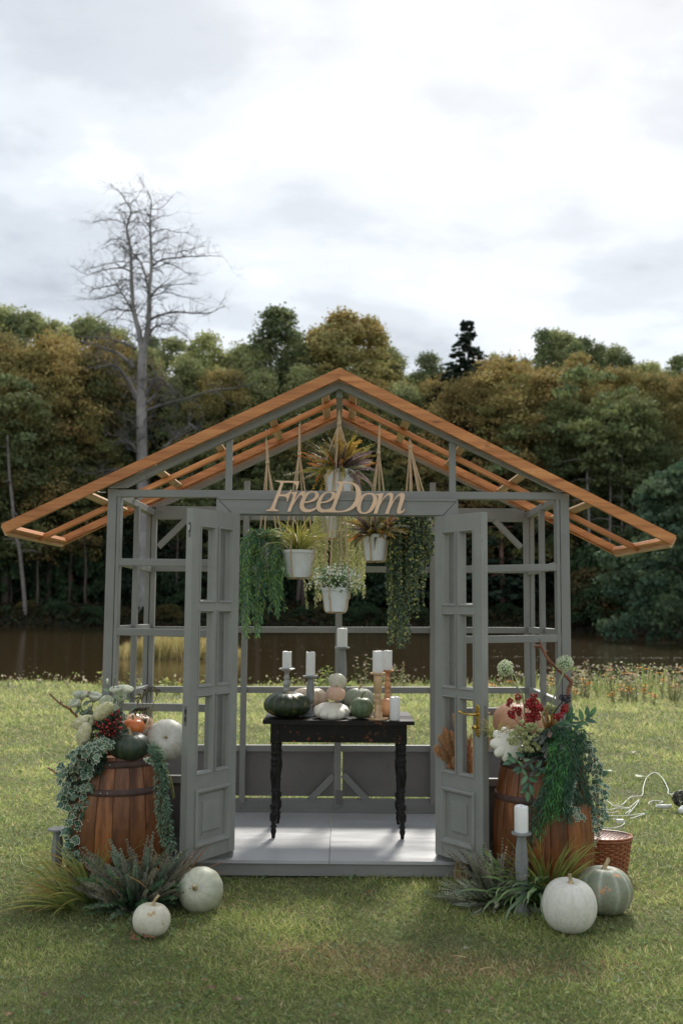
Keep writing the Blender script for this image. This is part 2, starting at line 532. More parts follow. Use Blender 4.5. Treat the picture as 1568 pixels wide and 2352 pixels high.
# ------------------------------------------------------------------ far forest
LEAFQ = np.array([[0, -.5, 0], [.55, -.42, .12], [1.05, 0, 0], [.55, .42, -.1], [0, .5, 0.05]])
LEAFQF = np.array([[0, 1, 2], [0, 2, 4], [2, 3, 4]])
def crown_arrays(blobs, per, leaf, cols, jit=.25, droop=0.0):
    Vs, Fs, Cs = [], [], []; n0 = 0
    for (c, r, ci) in blobs:
        n = int(per * (r[0] * r[2]) ** .5 * 1.0) if hasattr(r, '__len__') else int(per * r)
        r = np.array(r if hasattr(r, '__len__') else (r, r, r), float)
        u = runit(n); u[:, 2] = np.where(u[:, 2] < -.25, -u[:, 2] * .7, u[:, 2])
        rad = rng.triangular(.4, .95, 1.5, (n, 1))
        p = np.array(c) + u * rad * r
        nrm = u + runit(n) * .9
        d = np.cross(nrm, runit(n)); d[:, 2] -= droop
        base = np.array(ci)
        col = base * (1 + rng.uniform(-jit, jit, (n, 1))) * (1 + rng.uniform(-.08, .08, (n, 3)))
        V, F, C = place_leaves(LEAFQ - [.5, 0, 0], LEAFQF, p, d, nrm, leaf * rng.uniform(.6, 1.35, n), col)
        Vs.append(V); Fs.append(F + n0); Cs.append(C); n0 += len(V)
    return np.concatenate(Vs), np.concatenate(Fs), np.clip(np.concatenate(Cs), 0, 1)
def mixc(a, b, t): return [x + (y - x) * t for x, y in zip(a, b)]
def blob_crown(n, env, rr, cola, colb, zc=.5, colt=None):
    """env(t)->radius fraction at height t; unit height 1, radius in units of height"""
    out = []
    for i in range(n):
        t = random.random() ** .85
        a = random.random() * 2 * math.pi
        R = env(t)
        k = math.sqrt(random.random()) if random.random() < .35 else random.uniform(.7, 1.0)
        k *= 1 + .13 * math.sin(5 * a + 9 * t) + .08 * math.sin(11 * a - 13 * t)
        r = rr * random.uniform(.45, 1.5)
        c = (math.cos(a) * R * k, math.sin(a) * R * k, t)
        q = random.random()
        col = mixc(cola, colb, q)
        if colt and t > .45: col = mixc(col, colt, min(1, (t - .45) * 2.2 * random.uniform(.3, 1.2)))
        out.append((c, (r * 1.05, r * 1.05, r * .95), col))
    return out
def trunk_arrays(h, r, wob=.01, limbs=7, crown_lo=.3, reach=.12):
    mb = MB()
    pts, x, y = [], 0, 0
    for i in range(9):
        t = i / 8
        pts.append((x, y, t * h)); x += random.uniform(-wob, wob); y += random.uniform(-wob, wob)
    mb.add(*tube_vf(pts, [r * (1.15 - .95 * (i / 8)) for i in range(9)], 7))
    for k in range(limbs):
        t = random.uniform(crown_lo, .9); a = random.random() * 6.28
        i = int(t * 8); b = Vector(pts[i]); q = reach * (1.1 - t)
        L = [b, b + Vector((math.cos(a) * q * .5, math.sin(a) * q * .5, q * .25)), b + Vector((math.cos(a) * q, math.sin(a) * q, q * .8))]
        mb.add(*tube_vf(L, [r * .35, r * .22, r * .08], 5))
    return mb
OL, OC, RU, GR, DG, YG = (.20, .225, .09), (.37, .29, .11), (.31, .21, .085), (.165, .21, .10), (.035, .055, .035), (.38, .41, .19)
CROWNS = {}
def master(key, blobs, per, leaf, trunk_kw, bark='bark', mat='crown', droop=0):
    V, F, C = crown_arrays(blobs, per, leaf, None, droop=droop)
    me = mesh_np(key + '_crown', V, F, C, False); me.materials.append(M[mat])
    tm = trunk_arrays(**trunk_kw).mesh(key + '_trunk', True); tm.materials.append(M[bark])
    CROWNS[key] = (me, tm)
rnd_env = lambda t: .27 * math.sin(math.pi * min(1, (t * .93 + .07))) ** .55 * (1.05 if t < .6 else 1)
oval = lambda t: .012 + .21 * min(1, .35 + 2.4 * t) * max(0, 1 - t) ** .72
def lift(bl, lo):
    return [((c[0], c[1], lo + (1 - lo) * c[2] * .94), r, col) for c, r, col in bl]
def master_set():
    # leaf sizes are fractions of the tree height (about 24 m)
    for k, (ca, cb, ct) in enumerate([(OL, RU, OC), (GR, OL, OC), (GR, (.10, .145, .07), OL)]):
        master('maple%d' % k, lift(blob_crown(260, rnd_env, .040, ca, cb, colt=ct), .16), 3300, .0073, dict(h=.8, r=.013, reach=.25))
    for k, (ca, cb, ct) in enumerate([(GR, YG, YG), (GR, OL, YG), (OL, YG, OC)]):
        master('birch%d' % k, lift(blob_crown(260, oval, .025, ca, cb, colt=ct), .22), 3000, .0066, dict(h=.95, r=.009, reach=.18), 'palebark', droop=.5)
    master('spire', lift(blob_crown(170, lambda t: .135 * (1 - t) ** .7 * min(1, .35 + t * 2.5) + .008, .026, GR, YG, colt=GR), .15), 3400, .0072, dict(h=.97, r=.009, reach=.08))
    bl = []
    for i in range(46):
        t = i / 45; R = .20 * (1 - t) ** 1.0 + .002
        for j in range(max(2, int(18 * (1 - t)) + 1)):
            a = j * 2.4 + i; k = random.uniform(.45, 1)
            bl.append(((math.cos(a) * R * k, math.sin(a) * R * k, .08 + .91 * t - k * R * .25), (.009 + .032 * (1 - t), .009 + .032 * (1 - t), .010 + .012 * (1 - t)), mixc(DG, (.028, .048, .03), random.random())))
    master('spruce', bl, 2300, .010, dict(h=.98, r=.009, limbs=0), mat='crown_dark')
    master('sparse', lift(blob_crown(36, lambda t: .11 * math.sin(math.pi * t) ** .6 + .01, .035, OL, GR, colt=OC), .45), 1700, .011, dict(h=.93, r=.0068, reach=.12, crown_lo=.35, limbs=12), 'bark')
    bl = []
    for i in range(46):
        a = random.random() * 6.28; t = random.random(); R = .55 * math.sqrt(1 - t * t * .9)
        bl.append(((math.cos(a) * R, math.sin(a) * R, t * .78 + .05), (.2, .2, .15), mixc((.06, .10, .045), (.035, .07, .035), random.random())))
    master('bush', bl, 480, .05, dict(h=.6, r=.03, limbs=6, reach=.5))
    bl = [((c[0], c[1], c[2]), r, mixc((.13, .09, .035), (.07, .08, .03), random.random())) for c, r, _ in bl]
    master('drybush', bl, 420, .05, dict(h=.6, r=.03, limbs=6, reach=.5))
    bl = []
    for i in range(190):
        a = random.random() * 6.28; t = random.random()
        R = .50 * (1 - t ** 2.2) ** .5 * (.8 + .2 * math.sin(5 * a + 6 * t))
        k = random.uniform(.8, 1)
        bl.append(((math.cos(a) * R * k, math.sin(a) * R * k, t * .93 + .02), (.085, .085, .05), mixc((.06, .11, .07), (.12, .17, .09), random.random())))
    master('willow', bl, 1500, .022, dict(h=.7, r=.02, limbs=8, reach=.4), droop=.7)
master_set()
TREE_TXT = {
 'maple0': ('maple_tree', 'tree', 'round crowned maple turning rust brown in the forest beyond the pond'),
 'maple1': ('maple_tree', 'tree', 'round crowned maple turning ochre in the forest beyond the pond'),
 'maple2': ('maple_tree', 'tree', 'round crowned tree still half green in the forest beyond the pond'),
 'birch0': ('birch_tree', 'tree', 'airy yellow green birch standing in the forest beyond the pond'),
 'birch1': ('birch_tree', 'tree', 'airy olive green birch standing in the forest beyond the pond'),
 'birch2': ('birch_tree', 'tree', 'airy birch turning yellow in the forest beyond the pond'),
 'spire': ('aspen_tree', 'tree', 'narrow pointed green aspen rising above the forest beyond the pond'),
 'spruce': ('spruce_tree', 'tree', 'dark green conical spruce in the forest beyond the pond'),
 'sparse': ('slender_tree', 'tree', 'slender tree with bare pale trunk at the forest edge beyond the pond'),
 'bush': ('green_bush', 'bush', 'low green bush on the far shore of the pond'),
 'drybush': ('brown_bush', 'bush', 'low browning bush on the far shore of the pond'),
 'willow': ('willow_tree', 'tree', 'large dense dark green willow bulging over the water at the right edge')}
def tree(key, u, vtop, d, wf=1.0, label=None, z0=None, lean=0):
    p = P(u, vtop, d)
    if z0 is None: z0 = float(gh(p.x, p.y)) - .15
    H = p.z - z0
    nm, cat, lab = TREE_TXT[key]
    r = thing(nm, label or lab, cat, (p.x, p.y, z0), None if label else {'tree': 'trees of the far forest', 'bush': 'bushes on the far shore'}[cat])
    if not label: r['group'] = lab.split(' ')[-1] and nm.replace('_', ' ') + 's of the same look beyond the pond: ' + key.rstrip('0123456789') + ' ' + {'0': 'rust', '1': 'ochre', '2': 'green'}.get(key[-1], '')
    if not label: r['group'] = {'maple0': 'rust brown maples', 'maple1': 'ochre maples', 'maple2': 'half green round trees', 'birch0': 'yellow green birches', 'birch1': 'olive birches', 'birch2': 'yellow birches', 'spire': 'pointed aspens', 'spruce': 'dark spruces', 'sparse': 'slender pale trunked trees', 'bush': 'green shore bushes', 'drybush': 'brown shore bushes', 'willow': 'willows'}[key]
    rz = random.random() * 6.28
    for nm2, me in (('crown', CROWNS[key][0]), ('trunk', CROWNS[key][1])):
        c = link(nm2, me, None, r)
        c.rotation_euler = (0, lean, rz)
        c.scale = (H * wf, H * wf, H)
    return r
random.seed(11)
# tall trees against the sky
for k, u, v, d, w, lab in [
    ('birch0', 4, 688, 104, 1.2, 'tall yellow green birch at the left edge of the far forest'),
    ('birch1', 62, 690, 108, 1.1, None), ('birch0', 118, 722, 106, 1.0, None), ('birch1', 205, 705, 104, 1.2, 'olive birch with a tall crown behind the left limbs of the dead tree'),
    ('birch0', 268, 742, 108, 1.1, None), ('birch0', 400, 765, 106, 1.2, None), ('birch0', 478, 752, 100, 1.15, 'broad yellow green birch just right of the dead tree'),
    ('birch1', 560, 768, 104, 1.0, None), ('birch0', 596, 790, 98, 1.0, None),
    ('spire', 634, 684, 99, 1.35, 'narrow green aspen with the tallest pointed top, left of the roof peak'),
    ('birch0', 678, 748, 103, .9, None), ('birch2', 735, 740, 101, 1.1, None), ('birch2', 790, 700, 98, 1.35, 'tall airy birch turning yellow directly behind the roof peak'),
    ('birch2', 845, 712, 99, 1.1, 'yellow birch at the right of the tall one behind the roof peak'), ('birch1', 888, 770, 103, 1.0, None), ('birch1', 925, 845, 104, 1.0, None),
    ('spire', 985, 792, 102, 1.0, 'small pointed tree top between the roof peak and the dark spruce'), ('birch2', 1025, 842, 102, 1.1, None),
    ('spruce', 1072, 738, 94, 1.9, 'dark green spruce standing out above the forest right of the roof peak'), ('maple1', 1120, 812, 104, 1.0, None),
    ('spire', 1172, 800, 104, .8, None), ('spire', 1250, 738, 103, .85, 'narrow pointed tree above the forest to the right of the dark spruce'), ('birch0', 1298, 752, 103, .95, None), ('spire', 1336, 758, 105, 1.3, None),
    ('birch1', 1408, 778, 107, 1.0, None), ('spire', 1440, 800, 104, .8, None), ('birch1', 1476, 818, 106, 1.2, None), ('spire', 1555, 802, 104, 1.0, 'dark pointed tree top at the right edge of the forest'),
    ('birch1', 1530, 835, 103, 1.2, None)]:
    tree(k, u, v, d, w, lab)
for u, v, w in ((32, 700, .8), (150, 735, .7), (236, 728, .8), (300, 770, .7), (350, 752, .7), (446, 775, .7), (520, 800, .8), (700, 770, .7), (760, 722, .7), (905, 800, .6), (955, 840, .7), (1040, 822, .6), (1135, 800, .6), (1205, 806, .6), (1275, 745, .8), (1318, 770, .8), (1375, 775, .7), (1500, 822, .7), (1450, 828, .6)):
    tree(random.choice(['spire', 'birch0', 'spire']), u, v, random.uniform(98, 106), w)
# autumn mass in front
for k, u, v, d, w, lab in [
    ('maple1', -30, 810, 90, 1.0, None), ('maple1', 35, 790, 90, 1.0, 'ochre maple at the left edge of the far forest'), ('maple0', 130, 762, 92, .95, 'rust brown maple left of the dead tree'), ('maple2', 205, 800, 95, .9, None),
    ('maple0', 255, 770, 96, .9, None), ('birch0', 335, 785, 97, 1.0, None), ('birch1', 430, 800, 94, 1.0, None), ('maple1', 520, 835, 94, .9, None), ('birch1', 600, 835, 93, 1.0, None),
    ('birch0', 690, 830, 94, 1.0, None), ('maple2', 760, 850, 95, .9, None), ('maple1', 840, 855, 94, .9, None), ('birch1', 930, 865, 94, 1.1, None), ('maple1', 1000, 862, 96, .9, None),
    ('maple0', 1075, 858, 90, .9, None), ('maple0', 1165, 818, 91, 1.15, 'wide rust brown maple to the right of the greenhouse roof'), ('maple1', 1255, 838, 92, 1.0, None), ('birch2', 1325, 800, 93, 1.1, None), ('maple2', 1290, 905, 87, .95, None),
    ('maple1', 1405, 835, 92, 1.0, None), ('maple2', 1440, 905, 86, .9, None), ('maple1', 1500, 850, 92, .95, None), ('maple1', 1590, 850, 88, 1.0, 'ochre maple cut by the right edge of the photo'),
    ('spruce', 370, 900, 94, 1.1, None), ('spruce', 520, 930, 96, 1.2, None), ('spruce', 60, 960, 97, 1.2, None), ('spruce', 1010, 960, 96, 1.2, None), ('spruce', 1380, 960, 96, 1.3, None)]:
    tree(k, u, v, d, w, lab)
# darker rows behind, filling the depth of the wood
for i in range(30):
    u = -150 + i * 64 + random.uniform(-20, 20)
    tree(random.choice(['maple2', 'spruce', 'birch1', 'maple0']), u, random.uniform(850, 920), random.uniform(112, 122), 1.25)
    tree('spruce', u + 32, random.uniform(960, 1060), random.uniform(108, 112), 1.7)
for i in range(13):
    u = -330 + i * 26; tree(random.choice(['maple1', 'maple2', 'birch0']), u, random.uniform(740, 830), random.uniform(92, 102), 1.0) if i % 2 == 0 else None
for i in range(12):
    u = 1640 + i * 32; tree(random.choice(['maple1', 'maple0', 'birch1']), u, random.uniform(790, 860), random.uniform(90, 100), 1.0) if i % 2 == 0 else None
# understory in the shade of the wood
for i in range(34):
    u = -60 + i * 50 + random.uniform(-14, 14)
    if 1400 < u: continue
    tree(random.choice(['bush', 'bush', 'drybush']), u, random.uniform(1230, 1350), random.uniform(90, 97), .75)
for i in range(30):
    u = -40 + i * 52 + random.uniform(-16, 16)
    if u > 1400: continue
    tree(random.choice(['bush', 'bush', 'drybush', 'bush']), u, random.uniform(1375, 1412), random.uniform(82.5, 84.5), .85 + random.random() * .4)
for i in range(26):
    tree(random.choice(['bush', 'drybush', 'bush']), 1380 + i * 12 + random.uniform(-10, 10), random.uniform(1240, 1390), random.uniform(72, 88), 1.0)
# slim trunks at the forest edge
for u, v, d, lean in [(100, 1000, 89, .03), (170, 1000, 91, 0), (210, 980, 90, -.02), (415, 1000, 90, .02), (545, 1000, 90, 0), (640, 990, 91, 0), (700, 1000, 90, .02), (905, 1010, 91, -.01), (960, 1020, 90, .02),
                      (1225, 1000, 89, 0), (1255, 1010, 90, .01), (1282, 1010, 90, -.01), (1316, 1010, 88, .01), (1330, 1000, 91, 0)]:
    tree('sparse', u, v, d, 1.0, None, lean=lean)
def traced_tree(name, label, path, d, widths, bark, crown=None):
    pts = [P(u, v, d) for u, v in path]
    base = pts[0]
    r = thing(name, label, 'tree', base)
    mb = MB(); sm = catmull(pts, 5)
    ws = np.interp(np.linspace(0, 1, len(sm)), np.linspace(0, 1, len(widths)), widths)
    mb.add(*tube_vf(sm, [px(w, d) / 2 for w in ws], 8))
    for k in range(14):
        q = random.uniform(.35, 1); i = int(q * (len(sm) - 1)); b = sm[i]; a = random.random() * 6.28; L = random.uniform(.8, 2.2)
        mb.add(*tube_vf([b, b + Vector((math.cos(a), math.sin(a), .1)) * L * .5, b + Vector((math.cos(a), math.sin(a), -.1)) * L], [.06, .04, .015], 5))
    mb.put('trunk', M[bark], r, True)
    top = sm[-1]
    bl = []
    for i in range(30):
        t = random.random(); a = random.random() * 6.28; R = 2.6 * math.sin(math.pi * (t * .9 + .05)) ** .5
        bl.append(((top.x + math.cos(a) * R, top.y + math.sin(a) * R, top.z - 2.5 + t * 7), (.9, .9, .6), mixc(OL, GR, random.random())))
    V, F, C = crown_arrays(bl, 95, .28, None)
    put('crown', V, F, M['crown'], r, C)
    return r
traced_tree('slender_tree', 'slim leaning tree with pale trunk on the far shore at the left edge', [(57, 1415), (56, 1376), (45, 1266), (36, 1230), (28, 1150), (21, 1080), (17, 1000)], 82.5, [9, 9, 8, 8, 6, 5], 'palebark')
traced_tree('slender_tree', 'straight pale trunk just right of the greenhouse at the far shore', [(1355, 1432), (1353, 1340), (1352, 1200), (1348, 1080), (1351, 980)], 82.5, [8, 7, 6, 5, 4], 'palebark')
traced_tree('slender_tree', 'curved slim trunk beside the willow on the far shore', [(1381, 1424), (1383, 1405), (1393, 1350), (1399, 1280), (1401, 1170), (1402, 1050)], 83, [7, 6, 6, 5, 4], 'palebark')
traced_tree('slender_tree', 'thin grey trunk nearest the willow on the far shore', [(1430, 1420), (1429, 1300), (1427, 1150), (1428, 1020)], 84, [6, 5, 5, 4], 'palebark')
traced_tree('pine_tree', 'reddish pine trunk seen between right door and corner post', [(1155, 1420), (1153, 1340), (1150, 1240), (1150, 1100)], 86, [12, 11, 10, 9], 'redbark')
traced_tree('pine_tree', 'reddish pine trunk under the left eave of the greenhouse', [(163, 1420), (162, 1300), (161, 1200), (160, 1050)], 92, [12, 11, 10, 8], 'redbark')
# willow at the right edge, on the nearer shore
wl_ = tree('willow', 1580, 1058, 56, .95, TREE_TXT['willow'][2], z0=-.45)
tree('willow', 1700, 1120, 60, 1.0, 'second green willow outside the right edge behind the first', z0=-.45)

# dead tree
def dead_tree():
    d = 88.0
    base = P(326, 1414, d)
    r = thing('dead_tree', 'tall bare dead tree with grey forked trunk towering over the forest at left', 'tree', base)
    s = .6125 / 1.845
    def Z(x, y, dy=0): return P(91.875 + x * s, 398.1 + y * s, d + dy)
    W = px(s, d)
    trunk = MB(); br = MB()
    def limb(mb, pts, w0, w1, n=7, seg=5, wob=0):
        sm = catmull(pts, seg)
        if wob:
            sm = [p + Vector((random.gauss(0, wob), random.gauss(0, wob), random.gauss(0, wob))) * (0 if i == 0 else 1) for i, p in enumerate(sm)]
        rad = [W * (w0 + (w1 - w0) * (i / (len(sm) - 1)) ** .8) / 2 for i in range(len(sm))]
        mb.add(*tube_vf(sm, rad, n)); return sm, rad
    limb(trunk, [Z(715, 3080), Z(712, 2700), Z(710, 2150), Z(705, 1900), Z(702, 1600), Z(702, 1450), Z(706, 1300), Z(712, 1200)], 96, 56, 12)
    stems = []
    stems.append(limb(trunk, [Z(706, 1260), Z(690, 1120), Z(655, 980), Z(642, 900), Z(632, 700), Z(626, 520), Z(600, 380), Z(630, 265), Z(600, 200), Z(545, 120), Z(478, 72)], 46, 3, 8))
    stems.append(limb(trunk, [Z(712, 1240), Z(742, 1100), Z(755, 950), Z(755, 800), Z(770, 650), Z(765, 450), Z(762, 300), Z(770, 190), Z(735, 95)], 50, 3, 8))
    stems.append(limb(trunk, [Z(745, 800), Z(720, 670), Z(680, 590), Z(636, 545)], 18, 10, 6))
    stems.append(limb(trunk, [Z(645, 970), Z(600, 880), Z(560, 815), Z(528, 768)], 18, 8, 6))
    stems.append(limb(trunk, [Z(765, 640), Z(790, 560), Z(830, 515)], 12, 5, 6))
    W *= 1.15
    L = [([(660, 1215), (600, 1180), (450, 1140), (260, 1130)], 22), ([(650, 1350), (560, 1260), (440, 1205), (305, 1170)], 28), ([(672, 1570), (630, 1470), (570, 1380), (500, 1325), (385, 1340)], 34),
         ([(690, 1470), (620, 1420), (540, 1350)], 14), ([(725, 1540), (780, 1450), (835, 1420), (890, 1480), (930, 1560)], 28), ([(740, 1590), (800, 1520), (810, 1450)], 30),
         ([(740, 1640), (850, 1600), (1000, 1560), (1200, 1500), (1380, 1480), (1550, 1430)], 20), ([(860, 1900), (940, 1830), (1015, 1780), (1030, 1640)], 26), ([(1030, 1730), (1080, 1770), (1110, 1800)], 16),
         ([(720, 2150), (800, 2020), (870, 1900)], 30), ([(690, 1960), (640, 1880), (560, 1850), (480, 1892)], 22), ([(680, 1870), (600, 1840), (550, 1800)], 10), ([(720, 2110), (560, 2050), (420, 2060), (300, 2090)], 16),
         ([(770, 1010), (860, 970), (1000, 960), (1150, 970), (1285, 910)], 18), ([(775, 640), (850, 595), (1000, 580), (1150, 570), (1260, 575)], 15), ([(775, 655), (900, 625), (1000, 680), (1065, 700)], 9),
         ([(1000, 575), (980, 540), (1060, 520), (1150, 500)], 9), ([(765, 860), (820, 790), (900, 770), (1090, 765)], 14), ([(770, 850), (870, 820), (980, 850), (1130, 880)], 10),
         ([(755, 1120), (800, 1060), (880, 1040), (950, 1080), (1050, 1160)], 16), ([(740, 1160), (850, 1150), (960, 1165), (1040, 1160)], 10),
         ([(770, 410), (860, 385), (960, 405), (1035, 405)], 8), ([(765, 500), (850, 460), (940, 430)], 8), ([(765, 240), (830, 240), (915, 160)], 6), ([(768, 330), (830, 300), (910, 285)], 6),
         ([(625, 560), (560, 500), (500, 490), (430, 520)], 10), ([(640, 530), (590, 470), (500, 455), (440, 500)], 9), ([(632, 680), (560, 655), (430, 670), (330, 700), (225, 640)], 12),
         ([(530, 772), (450, 780), (390, 800), (300, 760)], 11), ([(560, 820), (480, 850), (370, 870), (290, 860)], 10), ([(595, 350), (520, 320), (450, 320), (370, 335)], 8), ([(628, 270), (560, 270), (470, 268)], 6),
         ([(605, 220), (660, 180), (700, 120)], 6), ([(660, 960), (560, 940), (470, 950), (380, 1000)], 10), ([(640, 900), (540, 1000), (510, 1060)], 8), ([(632, 620), (540, 610), (420, 640), (380, 650)], 8),
         ([(700, 1650), (740, 1750), (760, 1700)], 10), ([(690, 1780), (730, 1700), (745, 1720)], 12), ([(690, 1800), (640, 1720), (590, 1700)], 12),
         ([(760, 720), (700, 690), (650, 720)], 8), ([(766, 360), (720, 330), (690, 250), (670, 200)], 7), ([(764, 420), (700, 340), (650, 370), (610, 400)], 6)]
    segs = []
    for pts, w in L:
        w3 = [Z(x, y, random.uniform(-.6, .6) + (i * random.uniform(-.5, .5))) for i, (x, y) in enumerate(pts)]
        w3[0] = Z(pts[0][0], pts[0][1])
        segs.append(limb(br, w3, w, max(2.2, w * .18), 6, 5, .03))
    nseg = 0
    def twig(p, dirv, L, r, depth):
        nonlocal nseg
        pts = [p]; dcur = dirv.normalized()
        for i in range(4):
            dcur = (dcur + Vector((random.gauss(0, .28), random.gauss(0, .28), random.gauss(.01, .2)))).normalized()
            pts.append(pts[-1] + dcur * L / 4)
        br.add(*tube_vf(pts, [r, r * .8, r * .6, r * .4, r * .2], 4 if depth else 3, False)); nseg += 1
        if depth > 0:
            for k in range(random.randint(2, 4)):
                i = random.randint(1, 4)
                side = Vector((random.gauss(0, 1), random.gauss(0, .7), random.gauss(.25, .8)))
                twig(pts[i], dcur * .7 + side * .7, L * random.uniform(.4, .7), r * .55, depth - 1)
    for sm, rad in segs + stems:
        n = len(sm)
        for i in range(2, n):
            if random.random() < .85:
                t = (sm[i] - sm[i - 1]).normalized()
                side = Vector((random.choice((-1, 1)) * random.uniform(.5, 1.3), random.gauss(0, .7), random.gauss(.15, .5)))
                twig(sm[i], t * .5 + side, random.uniform(1.0, 2.4), min(rad[i] * .65, .055), 2)
    trunk.put('trunk', M['deadtrunk'], r, True)
    br.put('branches', M['deadbark'], r, True)
random.seed(5)
dead_tree()

# reeds on a small spit in the pond, seen through the left frame
def reeds():
    V, F, C = [], [], []
    n = 5200
    xs = rng.uniform(-1, 1, n); a = P(262, 1500, 36); b = P(548, 1500, 36)
    cx, w = (a.x + b.x) / 2, (b.x - a.x) / 2
    x = cx + xs * w; y = 30.6 + rng.normal(0, .45, n)
    h = .95 * (1 - .55 * np.abs(xs) ** 3) * rng.uniform(.45, 1.1, n)
    pos = np.stack([x, y, np.full(n, WATER_Z - .05)], 1)
    d = np.stack([rng.normal(0, .28, n), rng.normal(0, .28, n), np.ones(n)], 1)
    T = np.array([[0, -.5, 0], [0, .5, 0], [.5, .45, .02], [1, 0, .1], [.5, -.45, .02]]) * [1, .035, 1]
    Fq = np.array([[0, 1, 2], [0, 2, 4], [4, 2, 3]])
    col = pick([(.62, .52, .22), (.72, .62, .30), (.42, .42, .15), (.52, .38, .17)], n)
    V, F, C = place_leaves(T, Fq, pos, d, runit(n), h, col)
    tag(put('reeds', V, F, M['leaf'], None, C), 'yellowing reed bed on a low spit in the pond', 'reeds', kind='stuff')
    tag(put('mud_spit', [(cx - w * 1.03, 29.7, WATER_Z - .1), (cx + w, 29.8, WATER_Z - .1), (cx + w * .95, 31.6, WATER_Z - .1), (cx - w * .95, 31.5, WATER_Z - .1),
                     (cx - w * .9, 30.0, WATER_Z + .05), (cx + w * .9, 30.1, WATER_Z + .06), (cx + w * .85, 31.3, WATER_Z + .05), (cx - w * .85, 31.2, WATER_Z + .05)],
        [(0, 1, 5, 4), (1, 2, 6, 5), (2, 3, 7, 6), (3, 0, 4, 7), (4, 5, 6, 7)], M['soil']), kind='structure')
reeds()
# low growth covering the far bank
n = 42000
x = rng.uniform(-45, 45, n); y = shore_y(x) + rng.uniform(-2.2, 14, n)
V, F, C = place_leaves(LEAFQ - [.5, 0, 0], LEAFQF, np.stack([x, y, gh(x, y) + rng.uniform(0, .8, n) ** 1.6], 1), runit(n), runit(n) + [0, -.5, .5], rng.uniform(.14, .34, n), pick([(.035, .05, .02), (.05, .065, .03), (.05, .035, .015), (.025, .035, .02), (.07, .05, .02)], n, .3))
tag(put('far_bank_growth', V, F, M['crown'], None, C), 'dark low undergrowth and leaf litter along the far bank', 'undergrowth', kind='stuff')
# floating leaves and duckweed
n = 1500
u = rng.uniform(-1, 1, n)
xx = np.concatenate([rng.uniform(5, 17, 900), rng.uniform(-18, 18, 600)]); yy = np.concatenate([rng.choice([17.5, 19.0, 22.5, 27, 33], 900) + rng.normal(0, .35, 900) + .25 * np.sin(xx[:900]), rng.uniform(15, 60, 600)])
T = np.array([[-.5, -.5, 0], [.5, -.4, 0], [.5, .5, 0], [-.4, .5, 0]])
V, F, C = place_leaves(T, np.array([[0, 1, 2, 3]]), np.stack([xx, yy, np.full(n, WATER_Z + .006)], 1), np.stack([rng.normal(size=n), rng.normal(size=n), np.zeros(n)], 1), np.tile([0, 0, 1.], (n, 1)), rng.uniform(.03, .09, n), pick([(.22, .20, .14), (.15, .16, .10), (.30, .2, .1)], n))
tag(put('floating_leaves', V, F, M['leaf'], None, C), 'scattered fallen leaves and duckweed floating on the pond', 'pond litter', kind='stuff')

